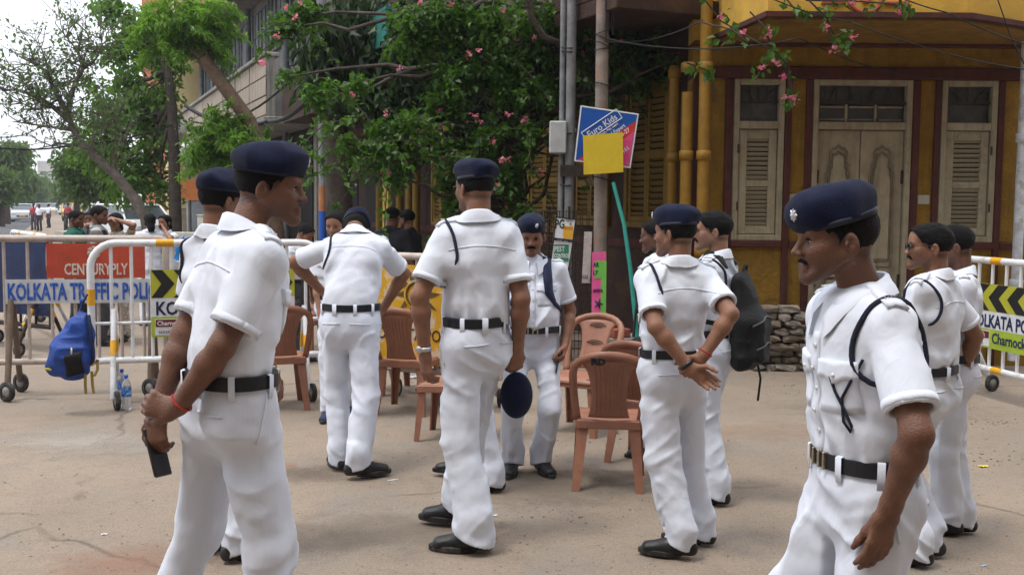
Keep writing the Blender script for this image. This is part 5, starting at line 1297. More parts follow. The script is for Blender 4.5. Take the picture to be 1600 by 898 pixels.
    if lanyard and bvS:
        for sd in lanyard:
            dv = unit(arms[sd][0] - SJ[sd]); m = MB(); pts_ = []
            c0 = SJ[sd] + RT @ V3(-sd * .035, 0, -.015)
            for i in range(33):
                a = 2 * pi * i / 32
                q_ = c0 + RT @ V3(sd * (.022 * cos(a) + .012), .12 * sin(a), .12 * cos(a))
                h = bvS.find_nearest(Vector(q_)); pts_.append(h[0] + h[1] * .005)
            for _ in range(2): pts_ = [pts_[0]] + [(pts_[i-1] + pts_[i] * 2 + pts_[i+1]) / 4 for i in range(1, 32)] + [pts_[-1]]
            m.tube(pts_, .0075, 8, False); m.build('lanyard', M_CORD, th)
    # ---------------- beret
    if beret:
        RB = HR @ rot((0, 0, 1), beret_rot[0]) @ rot((1, 0, 0), beret_rot[1])
        HB = lambda p: Hc + RB @ (np.asarray(p, float) * hs)
        g = Grid(Hc + HR @ V3(0, 0, .09) - .17, Hc + HR @ V3(0, 0, .09) + .17, max(.0052, res * .75))
        g.rs = hs
        g.ell(HB(V3(0, -.012, .048)), (.0840, .1060, .078), .0, RB)
        g.ell(HB(V3(cap_off * .7, -.010, .090)), (.0900, .119, .054), .04, RB @ rot((0, 1, 0), 12) @ rot((1, 0, 0), -7))
        g.ell(HB(V3(.0, .055, .095)), (.065, .06, .045), .04, RB)
        g.near(lambda p: .007 * (np.abs(vnoise((p - Hc) @ HR * V3(9, 9, 15) + 5, seed + 30)) - .3) + .003 * vnoise(p * 24, seed + 31), .03)
        g.plane(HB(V3(0, .09, .036)), RB @ V3(0, -.10, -1))
        bo = gobj(g, 'beret', M_BERET, th)
        m = MB(); v = []; n = 40
        for k_, dz in ((.0015, -.004), (.0040, -.003), (.0040, .011), (.0, .013)):
            for i in range(n):
                a = 2 * pi * i / n; x = (.0835 + k_) * cos(a); y = -.012 + (.104 + k_) * sin(a); z = .036 - .10 * (y - .09) + dz
                sc_ = math.sqrt(max(.2, 1 - ((z - .05) / .14) ** 2)); v.append(HB(V3(x * sc_, y * sc_ + .0, z)))
        m.add(v, [(i*n+k, i*n+(k+1) % n, (i+1)*n+(k+1) % n, (i+1)*n+k) for i in range(3) for k in range(n)], True); m.build('headband', M_BAND, bo)
        if res < .0125:
            bb = bvh_of(bo); p_ = Vector(HB(V3(-.045, .13, .085))); h = bb.find_nearest(p_); m = MB()
            Mx = Matrix.Translation(h[0] + h[1] * .002) @ h[1].to_track_quat('Z', 'Y').to_matrix().to_4x4()
            pr = [((.015 if i % 2 == 0 else .0105) * cos(2*pi*i/16) * .82, (.015 if i % 2 == 0 else .0105) * sin(2*pi*i/16) * 1.25) for i in range(16)]
            v = [Mx @ Vector((x, y, 0)) for x, y in pr] + [Mx @ Vector((x * .8, y * .8, .004)) for x, y in pr] + [Mx @ Vector((0, 0, .007))]
            m.add(v, [(i, (i+1) % 16, 16 + (i+1) % 16, 16 + i) for i in range(16)] + [(16 + i, 16 + (i+1) % 16, 32) for i in range(16)]); m.build('badge', M_SILVER, bo)
    # ---------------- glasses, watch, thread
    if glasses:
        m = MB(); fo = None
        for sd in (-1, 1):
            c = V3(sd * .033, .104, -.004); rim = [H(c + V3(.025 * cos(a), -.006 * abs(cos(a)) * (1 if cos(a) * sd > 0 else -.2), .017 * sin(a))) for a in np.linspace(0, 2*pi, 17)]
            m.tube(rim, .0014 if glasses == 'clear' else .0018, 5, False)
            m.tube([H(V3(sd * .057, .099, .004)), H(V3(sd * .074, .07, .004)), H(V3(sd * .0815, -.005, .008)), H(V3(sd * .082, -.02, -.004))], .0018, 5)
        m.tube([H(V3(-.009, .106, .001)), H(V3(0, .110, .003)), H(V3(.009, .106, .001))], .0016, 5)
        fo = m.build('glasses', M_FRAME, th)
        if glasses == 'dark':
            for sd in (-1, 1):
                c = V3(sd * .033, .1045, -.004); m = MB()
                rim = [H(c + V3(.024 * cos(a), -.006 * abs(cos(a)) * (1 if cos(a) * sd > 0 else -.2), .0165 * sin(a))) for a in np.linspace(0, 2*pi, 17)[:-1]]
                m.add(rim + [H(c + V3(0, .003, 0))], [(i, (i+1) % 16, 16) for i in range(16)], True); m.build('lens', M_LENS, fo)
    if watch:
        sd, wm = watch; E, W2 = arms[sd][0], arms[sd][1]; ff = unit(W2 - E); u = unit(np.cross(ff, arms[sd][3])); nv_ = np.cross(u, ff)
        c = W2 - ff * .025; m = MB(); v = []
        for d in (-.009, .009):
            for k_ in (0.0, .004):
                for i in range(20): a = 2*pi*i/20; v.append(c + ff * d + u * (.0315 + k_) * cos(a) + nv_ * (.0265 + k_) * sin(a))
        f = []
        for p_, q_ in ((0, 1), (1, 3), (3, 2)): f += [(p_*20+k, p_*20+(k+1) % 20, q_*20+(k+1) % 20, q_*20+k) for k in range(20)]
        m.add(v, f, True)
        Mx = Matrix.Translation(Vector(c - arms[sd][3] * .028)) @ Vector(-arms[sd][3]).to_track_quat('Z', 'Y').to_matrix().to_4x4()
        m.lathe([(.0165, -.004), (.0175, .004), (.015, .008), (.0001, .008)], 16, Mx); m.build('wristwatch', wm, th)
    if thread:
        E, W2 = arms[thread][0], arms[thread][1]; ff = unit(W2 - E); u = unit(np.cross(ff, arms[thread][3])); nv_ = np.cross(u, ff); c = W2 - ff * .035; m = MB()
        m.tube([c + u * .035 * cos(a) + nv_ * .030 * sin(a) for a in np.linspace(0, 2*pi, 17)], .0028, 5, False); m.build('wrist_thread', M_RED, th)
    info = dict(root=th, T=T, RT=RT, SJ=SJ, arms=arms, H=H, HR=HR, W=Wp, bv=bvS, shirt=sh, body=body)
    return info
# ------------------------------------------------------------------ barricades
WHT = mat('white_enamel', (.70, .71, .73), .5, .12, 8, .1, 60, dirt=(.36, .31, .27), dscale=6, damt=.55)
RST = mat('rusty_white', (.47, .40, .35), .7, .25, 6, .3, 60, dirt=(.23, .12, .075), dscale=3.5, damt=.8, dsharp=.2)
ORG = mat('amber_band', (.72, .36, .015), .5, .12, 12, dirt=(.4, .2, .03), dscale=20, damt=.4)
TYR = mat('castor_rubber', (.03, .028, .027), .8, .3, 20, dirt=(.14, .12, .10), dscale=20)
HUB = mat('castor_hub', (.30, .29, .28), .5, .3, 20, metal=.6)
def wheel(parent, c, r=.075, rx=0.0):
    M = Matrix.Translation(c) @ Matrix.Rotation(rx, 4, 'Z') @ Matrix.Rotation(pi/2, 4, 'Y')
    m = MB(); m.lathe([(r * .62, -.018), (r * .95, -.018), (r, -.008), (r, .008), (r * .95, .018), (r * .62, .018), (r * .62, -.018)], 18, M); w = m.build('castor', TYR, parent)
    m = MB(); m.lathe([(.0001, -.02), (r * .3, -.02), (r * .6, -.010), (r * .63, 0), (r * .6, .010), (r * .3, .02), (.0001, .02)], 14, M); m.build('hub', HUB, w)
def barricade(label, loc, rz, L, H=1.33, zb=.34, bars=8, paint=None, rnd=.22, bands=True, legs=True, ends=True, zmid=None):
    paint = paint or WHT
    o = thing('barricade', label, 'barricade', loc, rz, 'steel crowd barricades')
    m = MB(); pts = [(0, 0, zb)]
    for t in np.linspace(pi, pi/2, 7): pts.append((rnd + rnd * cos(t), 0, H - rnd + rnd * sin(t)))
    for t in np.linspace(pi/2, 0, 7): pts.append((L - rnd + rnd * cos(t), 0, H - rnd + rnd * sin(t)))
    pts.append((L, 0, zb)); m.tube(pts, .030, 10); fr = m.build('frame', paint, o)
    m = MB(); m.tube([(-.02, 0, zb), (L + .02, 0, zb)], .027, 10); m.build('bottom_rail', paint, o)
    bm = None
    for i in range(1, bars):
        if bm is None:
            m = MB(); m.tube([(0, 0, zb), (0, 0, H)], .0145, 8); b_ = m.build('bar', paint, o); bm = b_.data
        else: b_ = bpy.data.objects.new('bar', bm); link(b_, o)
        b_.location = (L * i / bars, 0, 0)
    if zmid:
        m = MB(); m.tube([(.02, 0.0, zmid), (L - .02, 0.0, zmid)], .013, 8); m.build('mid_rail', paint, o)
    if bands:
        for (a, b_) in (((0, 0, H * .62), (0, 0, H * .62 + .13)), ((L, 0, H * .62), (L, 0, H * .62 + .13)), ((L * .27, 0, H), (L * .27 + .14, 0, H)), ((L * .72, 0, H), (L * .72 + .14, 0, H)), ((L * .3, 0, zb), (L * .3 + .14, 0, zb)), ((L * .7, 0, zb), (L * .7 + .14, 0, zb))):
            m = MB(); m.tube([a, b_], .0325 if a[2] > zb else .0295, 10); m.build('amber_band', ORG, o)
    if legs:
        for x in (.17, L - .17):
            for sy in (-1, 1):
                lg = MB(); lg.tube([(x, sy * .01, zb + .42), (x, sy * .30, .09)], .021, 8); l_ = lg.build('leg', paint, o)
                if bands: m = MB(); a = Vector((x, sy * .01, zb + .42)); b_ = Vector((x, sy * .30, .09)); m.tube([a.lerp(b_, .35), a.lerp(b_, .52)], .0245, 8); m.build('amber_band', ORG, l_)
                wheel(l_, (x + .03, sy * .30, .078), .078, .25)
    return o
P_BLUE = mat('letter_blue', (.012, .085, .42), .5, .15, 12, dirt=(.3, .32, .36), dscale=22, damt=.6); P_NAVY = mat('letter_navy', (.012, .02, .075), .5, .1, 10); P_BLACK = mat('print_black', (.012, .012, .013), .55, .2, 12)
P_WHITE = mat('print_white', (.66, .67, .70), .55, .1, 8, dirt=(.45, .42, .4), dscale=9, damt=.4); P_YEL = mat('print_yellow', (.42, .42, .035), .5, .12, 9); P_LIME = mat('print_lime', (.34, .45, .04), .5, .12, 9)
P_RED = mat('print_red', (.45, .060, .028), .6, .18, 6, dirt=(.28, .05, .03), dscale=5, damt=.5); P_PANEL = mat('panel_grey', (.52, .53, .55), .6, .15, 6, dirt=(.33, .29, .26), dscale=5, damt=.6); P_PEEL = mat('print_worn', (.62, .55, .48), .7, .15, 14, dirt=(.45, .12, .06), dscale=26, damt=.9)
def board(parent, x0, x1, z0, z1, material, y=-.034, th=.006, name='panel'):
    m = MB(); m.box((x0, y, z0), (x1, y + th, z1)); return m.build(name, material, parent)
def chevrons(parent, x0, x1, z0, z1, n, y, dirn):
    w = (x1 - x0) / n; zc = (z0 + z1) / 2; h = (z1 - z0)
    for k in range(n):
        c = x0 + w * (k + .5); s = dirn; a = w * .27
        pts = [(c - s * (w * .32 + a), z0), (c - s * (w * .32 - a), z0), (c + s * (w * .18 + a), zc), (c - s * (w * .32 - a), z1), (c - s * (w * .32 + a), z1), (c + s * (w * .18 - a), zc)]
        if s < 0: pts = pts[::-1]
        pts = [(min(max(x, x0), x1), z) for x, z in pts]
        m = MB(); m.poly(pts, y - .003, y); m.build('chevron', P_BLACK, parent)
def police_panel(o, x0, zt, dirn=1, W=1.25):
    b_ = board(o, x0, x0 + W, zt - .235, zt, P_YEL); chevrons(b_, x0 + .005, x0 + W - .005, zt - .233, zt - .002, 6, -.034, dirn)
    b2_ = board(o, x0, x0 + W, zt - .392, zt - .237, P_WHITE); text('lettering', 'KOLKATA POLICE', .155, P_NAVY, b2_, (x0 + .035, -.036, zt - .375), sx=.80, bold=.004)
    b3_ = board(o, x0, x0 + W, zt - .56, zt - .394, P_LIME)
    lg = board(b3_, x0 + .03, x0 + .30, zt - .545, zt - .41, P_WHITE, -.037, .003, 'logo_plate'); board(lg, x0 + .035, x0 + .295, zt - .475, zt - .415, mat('logo_maroon', (.14, .01, .012)), -.0395, .002, 'logo_bar')
    text('lettering', 'Charnock', .05, P_WHITE, lg, (x0 + .045, -.0405, zt - .462), bold=.001); text('lettering', 'HOSPITAL', .03, P_NAVY, lg, (x0 + .06, -.0385, zt - .53), space=1.25)
    text('lettering', 'Charnock Hospital', .13, P_NAVY, b3_, (x0 + .33, -.036, zt - .51), sx=.85, bold=.002)
# rusty barricade with the big blue lettering, far left
a0 = G(-62, 622); a1 = G(262, 613); dv = a1 - a0
rb = barricade('rusty white barricade with a red panel and large blue lettering, at the left edge', (a0.x, a0.y, 0), math.atan2(dv.y, dv.x), dv.length, 1.35, .30, 9, RST, .05, bands=False, legs=False)
L0 = dv.length; k_ = L0 / 324.0; rx = lambda px: (px + 62) * k_
pb = board(rb, rx(12), rx(262), .80, 1.005, P_PANEL); text('lettering', 'KOLKATA TRAFFIC POLICE', .195, P_BLUE, pb, (rx(15), -.037, .835), sx=.53, bold=.006)
rp = board(rb, rx(76), rx(230), 1.015, 1.31, P_RED); text('lettering', 'CENTURYPLY', .135, P_PEEL, rp, (rx(103), -.037, 1.045), sx=.62, bold=.003)
m = MB(); cx_ = rx(150)
for k in range(8): t = 2*pi*k/8; m.poly([(cx_ + .045 * cos(t + d) * rr, 1.235 + .045 * sin(t + d) * rr) for d, rr in ((-.3, .5), (-.35, 1.15), (.3, 1.3), (.1, .5))], -.0375, -.034)
m.build('emblem', P_PEEL, rp)
for x in (rx(20), L0 * .93):
    for sy in (-1, 1):
        m = MB(); m.tube([(x, sy * .02, .84), (x + sy * .0, sy * .22, .10)], .026, 8); l_ = m.build('leg', mat('leg_rust', (.16, .115, .085), .8, .3, 8, .3, 50), rb); wheel(l_, (x, sy * .24, .085), .085, .9)
# white one in front of it
a0 = G(146, 632); a1 = G(507, 616); dv = a1 - a0
wb = barricade('white barricade with amber bands and a chevron panel, behind the near left man', (a0.x, a0.y, 0), math.atan2(dv.y, dv.x), dv.length, 1.33, .36, 12, WHT, .2, zmid=.67)
police_panel(wb, dv.length * .245, 1.11, 1, dv.length * .62)
# one at the far right
b0_ = P(1496, 300, 9.72); b1_ = P(1642, 300, 8.5); dv = Vector((b1_.x - b0_.x, b1_.y - b0_.y, 0))
rbr = barricade('white barricade with chevron panel in front of the yellow wall at right', (b0_.x, b0_.y, 0), math.atan2(dv.y, dv.x), 2.05, 1.22, .27, 11, WHT, .12)
police_panel(rbr, .30, 1.02, -1, 1.5)
# worn yellow one in the middle
b0_ = P(560, 300, 8.9); b1_ = P(705, 300, 8.5); dv = Vector((b1_.x - b0_.x, b1_.y - b0_.y, 0))
yb = barricade('worn barricade with peeling yellow sunburst panel behind the brown chairs', (b0_.x, b0_.y, 0), math.atan2(dv.y, dv.x), 1.35, 1.24, .30, 7, RST, .06, bands=False)
YPL = mat('peeling_yellow', (.60, .33, .012), .7, .15, 8, dirt=(.55, .50, .45), dscale=4, damt=.9, dsharp=.05)
py_ = board(yb, .10, 1.25, .35, 1.17, YPL, -.036)
m = MB(); cx_, cz_ = .60, .93
for k in range(10): t = 2*pi*k/10; m.poly([(cx_ + .13 * cos(t - .2), cz_ + .13 * sin(t - .2)), (cx_ + .13 * cos(t + .2), cz_ + .13 * sin(t + .2)), (cx_ + .225 * cos(t + .06), cz_ + .225 * sin(t + .06))], -.0395, -.036)
m.tube([(cx_ + .10 * cos(t), -.037, cz_ + .10 * sin(t)) for t in np.linspace(0, 2*pi, 17)], .012, 5, False)
m.build('sunburst', mat('print_brown', (.13, .075, .01), .7, .3, 12), py_)
text('lettering', 'KOLKATA POLICE', .14, P_BLACK, py_, (.14, -.0385, .55), sx=.8)
# barricades and sheets further back on the left
DBL = mat('navy_sheet', (.012, .022, .075), .7, .3, 5, .4, 12)
for i, (pa, pb_, da, db, lab, sheet) in enumerate((((-60), 78, 12.2, 11.4, 'barricade covered with a dark blue sheet at the left edge', True), (20, 72, 14.5, 12.6, 'white barricade end with amber bands beside the blue sheet', False))):
    q0 = P(pa, 400, da); q1 = P(pb_, 400, db); dv = Vector((q1.x - q0.x, q1.y - q0.y, 0))
    o = barricade(lab, (q0.x, q0.y, 0), math.atan2(dv.y, dv.x), dv.length, 1.25, .3, 6, WHT if not sheet else IRON, .08)
    if sheet:
        m = MB(); nx_, nz_ = 16, 8
        v = [(dv.length * i_ / nx_, -.05 + .025 * sin(i_ * 1.7) * (1 - j_ / nz_) + .01 * sin(i_ * 3.1 + j_), .42 + .86 * j_ / nz_) for j_ in range(nz_ + 1) for i_ in range(nx_ + 1)]
        m.add(v, [(j_ * (nx_+1) + i_, j_ * (nx_+1) + i_ + 1, (j_+1) * (nx_+1) + i_ + 1, (j_+1) * (nx_+1) + i_) for j_ in range(nz_) for i_ in range(nx_)], True); m.build('sheet', DBL, o)
JB = thing('road_barrier', 'cream concrete road barrier behind the green-shirted man', 'barrier', (*P(85, 360, 17.5).xy, 0), -.05)
m = MB(); m.poly([(0, 0), (2.6, 0), (2.6, .25), (2.5, .35), (2.5, 1.18), (.1, 1.18), (.1, .35), (0, .25)], -.22, .22); m.build('body', mat('cream_concrete', (.50, .47, .41), .85, .2, 3, .2, 30, dirt=(.3, .27, .23), dscale=3), JB)
m = MB(); m.box((2.62, -.18, 0), (3.2, .18, 1.05), bev=.05); m.build('end_post', mat('barrier_end', (.10, .09, .085), .8, .3, 6), JB)
# ------------------------------------------------------------------ brown moulded chairs
BRN = mat('brown_plastic', (.31, .138, .086), .45, .2, 7, .06, 60, spec=.4, dirt=(.20, .085, .055), dscale=5, damt=.5)
BRN_D = mat('brown_plastic_dark', (.11, .05, .03), .5, .1, 7)
def make_chair():
    o = thing('plastic_chair', 'x', 'chair', group='brown moulded plastic chairs')
    # seat, local +y is the front
    m = MB(); nx_, ny_ = 10, 10; v = []
    def sz(x, y): return .435 - .018 * math.exp(-((x / .16) ** 2 + ((y + .03) / .15) ** 2)) - .03 * max(0, (y - .15) / .06) ** 2
    for j in range(ny_ + 1):
        for i in range(nx_ + 1):
            t = j / ny_; y = -.20 + .41 * t; w = .185 + .035 * t; x = -w + 2 * w * i / nx_; v.append((x, y, sz(x, y)))
    n = len(v); v += [(x, y, z - .022) for x, y, z in v]; W = nx_ + 1
    f = [(j*W+i, j*W+i+1, (j+1)*W+i+1, (j+1)*W+i) for j in range(ny_) for i in range(nx_)]; f += [tuple(n + q for q in reversed(p)) for p in f]
    brd = [(i, i+1) for i in range(nx_)] + [(j*W+nx_, (j+1)*W+nx_) for j in range(ny_)] + [(ny_*W+i+1, ny_*W+i) for i in range(nx_)] + [((j+1)*W, j*W) for j in range(ny_)]
    f += [(b, a, a+n, b+n) for a, b in brd]; m.add(v, f, True); m.build('seat', BRN, o)
    m = MB()
    for a, b in (((-.19, -.20, .405), (.19, -.20, .405)), ((-.215, .195, .39), (.215, .195, .39)), ((-.188, -.19, .405), (-.215, .19, .40)), ((.188, -.19, .405), (.215, .19, .40))):
        a = Vector(a); b = Vector(b); m.box((-.012, 0, -.03), (.012, (b - a).length, .022), Matrix.Translation(a) @ (b - a).to_track_quat('Y', 'Z').to_matrix().to_4x4(), bev=.004)
    m.build('apron', BRN, o)
    # backrest: outer hoop and shaped centre panel
    def bp(u, z): return Vector((u, -.19 - .17 * ((z - .42) / .42) - .03 * ((u / .2) ** 2) * -1, z))
    m = MB(); hoop = []
    for t in np.linspace(0, 1, 9): hoop.append((-.19 - .025 * sin(pi * t * .5), .42 + .30 * t))
    for a in np.linspace(pi, 0, 13)[1:-1]: hoop.append((.215 * cos(a) * 1.0, .72 + .125 * sin(a) ** .8))
    for t in np.linspace(1, 0, 9): hoop.append((.19 + .025 * sin(pi * t * .5), .42 + .30 * t))
    m2 = []
    k = len(hoop); vv = []
    for i, (x, z) in enumerate(hoop):
        x0, z0 = hoop[max(0, i-1)]; x1, z1 = hoop[min(k-1, i+1)]; tx, tz = x1 - x0, z1 - z0; L = math.hypot(tx, tz) or 1; nx2, nz2 = -tz / L, tx / L
        c = bp(x, z)
        for dn, dy in ((.024, .008), (.024, -.014), (-.024, -.014), (-.020, .010)): vv.append(c + Vector((nx2 * dn, dy, nz2 * dn)))
    m.add(vv, [(i*4+j, i*4+(j+1) % 4, (i+1)*4+(j+1) % 4, (i+1)*4+j) for i in range(k-1) for j in range(4)] + [(0, 1, 2, 3), (k*4-1, k*4-2, k*4-3, k*4-4)], True)
    br = m.build('backrest', BRN, o)
    bm = bmesh.new(); bm.from_mesh(br.data); bmesh.ops.recalc_face_normals(bm, faces=bm.faces); bm.to_mesh(br.data); bm.free()
    m = MB(); nu, nv = 8, 14; v = []
    for j in range(nv + 1):
        t = j / nv; z = .445 + .375 * t; w = .105 + .035 * (2 * t - .75) ** 2 * 1.0 + (.03 * max(0, t - .8) / .2)
        for i in range(nu + 1):
            x = -w + 2 * w * i / nu; p = bp(x, z); v.append(p + Vector((0, .004 + .010 * (1 - (2 * i / nu - 1) ** 2) * -1, 0)))
    n = len(v); v += [p + Vector((0, -.012, 0)) for p in v]; W = nu + 1
    f = [(j*W+i, j*W+i+1, (j+1)*W+i+1, (j+1)*W+i) for j in range(nv) for i in range(nu)]; f = [tuple(reversed(p)) for p in f] + [tuple(n + q for q in p) for p in f]
    brd = [(i, i+1) for i in range(nu)] + [(j*W+nu, (j+1)*W+nu) for j in range(nv)] + [(nv*W+i+1, nv*W+i) for i in range(nu)] + [((j+1)*W, j*W) for j in range(nv)]
    f += [(a, b, b+n, a+n) for a, b in brd]; m.add(v, f, True); pn = m.build('back_panel', BRN, br)
    for r0, z0 in ((.50, .77), (.50, .64), (.50, .52)):
        m = MB()
        for q in range(3):
            rr = .018 + .014 * q
            m.tube([bp(rr * 1.7 * cos(t), z0 - .02 + rr * .9 * sin(t)) + Vector((0, .004, 0)) for t in np.linspace(.5, pi - .5, 7)], .0042, 5)
        m.build('slot', BRN_D, pn, 'stuff')
    for k in range(7):      # moulded ribs on the back of the panel
        m = MB(); uu = -.075 + .025 * k; m.tube([bp(uu * (1 + .12 * (2 * t - .75) ** 2), .47 + .31 * t) + Vector((0, -.0095 - .010 * (1 - (uu / .105) ** 2), 0)) for t in np.linspace(0, 1, 8)], .0045, 5); m.build('rib', BRN, pn)
    # U-section legs
    for sx, sy in ((-1, -1), (1, -1), (-1, 1), (1, 1)):
        tp = Vector((sx * (.188 if sy < 0 else .208), sy * .185, .43)); bt_ = Vector((sx * (.215 if sy < 0 else .228), sy * (.265 if sy < 0 else .215), 0))
        v = []; 
        for p, w in ((tp, .036), (tp.lerp(bt_, .5), .030), (bt_, .023)):
            ix, iy = -sx, -sy
            prof = [(0, 0), (ix * w * 2, 0), (ix * w * 2, iy * .010), (ix * .010, iy * .010), (ix * .010, iy * w * 1.6), (0, iy * w * 1.6)]
            v += [p + Vector((a, b, 0)) for a, b in prof]
        m = MB(); m.add(v, [(i*6+j, i*6+(j+1) % 6, (i+1)*6+(j+1) % 6, (i+1)*6+j) for i in range(2) for j in range(6)] + [(12, 13, 14, 15), (12, 15, 16, 17), (0, 1, 2, 3), (0, 3, 4, 5)], False); l_ = m.build('leg', BRN, o)
        bm = bmesh.new(); bm.from_mesh(l_.data); bmesh.ops.recalc_face_normals(bm, faces=bm.faces); bm.to_mesh(l_.data); bm.free()
    return o
ch0 = make_chair()
def chair(px, py, yaw, label, sc=1.0, first=[True]):
    g_ = G(px, py); o = ch0 if first[0] else copy_tree(ch0); first[0] = False
    o.location = (g_.x, g_.y, 0); o.rotation_euler = (0, 0, radians(yaw)); o.scale = (sc,) * 3; o['label'] = label; return o
c1 = chair(950, 752, -6, 'empty brown chair with black letters on its back, nearest to the camera', .97)
chair(905, 672, 152, 'brown chair with arc slots turned towards the moustached man', .98)
chair(640, 640, -14, 'brown chair with a pale spot on its back, in front of the sunburst panel', 1.0)
chair(703, 682, 78, 'brown chair half hidden behind the tallest man', .95)
chair(436, 634, 20, 'brown chair showing beside the near left man\'s elbow', 1.0)
chair(1012, 716, -30, 'brown chair mostly hidden behind the clasped-hands man', .95)
chair(470, 556, 170, 'left brown chair seen through the white barricade', .95); chair(436, 548, 160, 'right brown chair seen through the white barricade bars', .95)
chair(615, 610, 25, 'brown chair tucked beside the leaning man', .95)
text('mark', 'RD', .062, P_BLACK, c1, (-.105, -.402, .795), (pi/2 + .38, 0, 0), bold=.004, ext=.003)
# ------------------------------------------------------------------ signs on the poles
def quad_board(name, label, cat, corners, Y, th, material, edge=None):
    """corners tl,tr,br,bl in photograph pixels, standing at depth Y"""
    tl, tr, br_, bl_ = [P(x, y, Y) for x, y in corners]; c = (tl + tr + br_ + bl_) / 4
    o = thing(name, label, cat, c); ux = (tr - tl).normalized(); ang = math.atan2(ux.z, ux.x)
    V_ = [p - c for p in (bl_, br_, tr, tl)]
    m = MB(); v = [Vector((p.x, -th / 2, p.z)) for p in V_] + [Vector((p.x, th / 2, p.z)) for p in V_]
    m.add(v, [(0, 1, 2, 3), (7, 6, 5, 4), (0, 4, 5, 1), (1, 5, 6, 2), (2, 6, 7, 3), (3, 7, 4, 0)]); b_ = m.build('board', material, o)
    if edge:
        m = MB(); e = [v[i] * 1.0 for i in (0, 1, 2, 3, 0)]
        for p, q in zip(e, e[1:]):
            d = (q - p).normalized(); nrm = Vector((-d.z, 0, d.x)); w = .014
            m.add([p + Vector((0, -.002, 0)), q + Vector((0, -.002, 0)), q + nrm * w + Vector((0, -.003, 0)), p + nrm * w + Vector((0, -.003, 0))], [(0, 1, 2, 3)])
        m.build('border', edge, b_)
    return o, b_, V_, ang
SGB = mat('sign_blue', (.012, .085, .36), .35, .12, 5); SGP = mat('sign_pink', (.62, .055, .20), .4, .15, 6, dirt=(.5, .2, .3), dscale=14, damt=.5); SGR = mat('sign_red', (.55, .03, .02), .4, .1, 6)
so, sb_, sv, sa = quad_board('school_sign', 'tilted blue and pink school advertisement board wired to the pole', 'sign', ((907, 165), (998, 178), (985, 263), (897, 252)), 10.72, .02, SGB, P_WHITE)
def on(o_, x, z, yy=-.0125): return Vector((x, yy, z))
bl2, br2, tr2, tl2 = sv
def uv(u, v_): return (bl2.lerp(br2, u)).lerp(tl2.lerp(tr2, u), v_)
m = MB(); q = [uv(.97, .86), uv(.97, .03), uv(.05, .03)]; m.add([Vector((p.x, -.0118, p.z)) for p in q], [(2, 1, 0)]); m.build('pink_corner', SGP, sb_)
m = MB(); q = [uv(.97, .86), uv(.97, .68), uv(.62, .33), uv(.05, .03)]; m.add([Vector((p.x, -.0124, p.z)) for p in q], [(0, 3, 2, 1)]); m.build('red_stripe', SGR, sb_)
dg_ = .60
def stext(s, u, v_, size, material, sx=.85, extra=0.0): 
    p = uv(u, v_); o = text('lettering', s, size, material, sb_, (p.x, -.0135, p.z), (pi/2, -(dg_ + extra), 0), sx=sx, bold=.001, ext=.0008); return o
c_ = uv(.40, .70); dn_ = Vector((sin(dg_), 0, -cos(dg_))) * .036
text('lettering', 'Euro Kids', .094, P_WHITE, sb_, (c_.x + dn_.x, -.0135, c_.z + dn_.z), (pi/2, -dg_, 0), 'CENTER', sx=.92, bold=.001, ext=.0008)
m = MB(); R_ = Matrix.Rotation(-dg_, 3, 'Y')
fr4 = [Vector((sx * .212, 0, sz_ * .052)) for sx, sz_ in ((-1, -1), (1, -1), (1, 1), (-1, 1))]; fr4 = [R_ @ p + Vector((c_.x, -.0128, c_.z)) for p in fr4]
for a, b in zip(fr4, fr4[1:] + fr4[:1]): m.tube([a, b], .005, 4)
m.build('name_box', P_WHITE, sb_)
stext('Think, Play, Learn', .40, .50, .034, P_WHITE, .9); stext('School Expert', .45, .40, .058, P_WHITE, .85); stext('26-27', .74, .52, .06, P_WHITE, .9); stext('9161', .80, .22, .06, P_WHITE, .9)
yo, yb_, _, _ = quad_board('yellow_sheet', 'plain yellow square sheet covering the lower half of the school sign', 'sheet', ((911, 212), (973, 207), (974, 269), (912, 273)), 10.66, .008, mat('plain_yellow', (.62, .45, .022), .6, .1, 7, dirt=(.5, .33, .02), dscale=10, damt=.4))
po, pb2, pv, _ = quad_board('hostel_sign', 'small white sign with big black letters and a yellow patch on the wire cage', 'sign', ((868, 338), (901, 342), (896, 377), (864, 373)), 10.78, .012, P_WHITE, P_BLACK)
text('lettering', 'PG', .13, P_BLACK, pb2, (-.10, -.008, .005), sx=.62, bold=.003); text('lettering', 'GIRLS', .04, P_BLACK, pb2, (.01, -.008, .075), sx=.8); text('lettering', '&', .035, P_BLACK, pb2, (.05, -.008, .04))
m = MB(); m.box((-.015, -.009, -.10), (.085, -.0065, .03)); yp = m.build('yellow_patch', mat('patch_yellow', (.66, .36, .03), .6, .1, 9), pb2); text('lettering', 'BOYS', .032, SGR, yp, (-.0, -.0105, -.005), ext=.0006)
po2, pb3, _, _ = quad_board('pest_sign', 'white and green pest control sign hanging below the hostel sign', 'sign', ((866, 376), (894, 379), (884, 440), (858, 436)), 10.8, .012, P_WHITE)
m = MB(); m.box((-.07, -.0085, -.005), (.085, -.0063, .17)); gp_ = m.build('green_patch', mat('patch_green', (.03, .22, .12), .6, .15, 9), pb3)
text('lettering', 'PEST', .075, P_WHITE, gp_, (-.066, -.010, .10), sx=.7, bold=.002, ext=.0006); text('lettering', 'CONTROL', .06, P_WHITE, gp_, (-.066, -.010, .035), sx=.55, bold=.002, ext=.0006); text('lettering', '98300', .04, P_BLACK, pb3, (-.06, -.008, -.075), sx=.8); text('lettering', '24x7', .05, P_BLACK, pb3, (-.07, -.008, -.16), sx=.8)
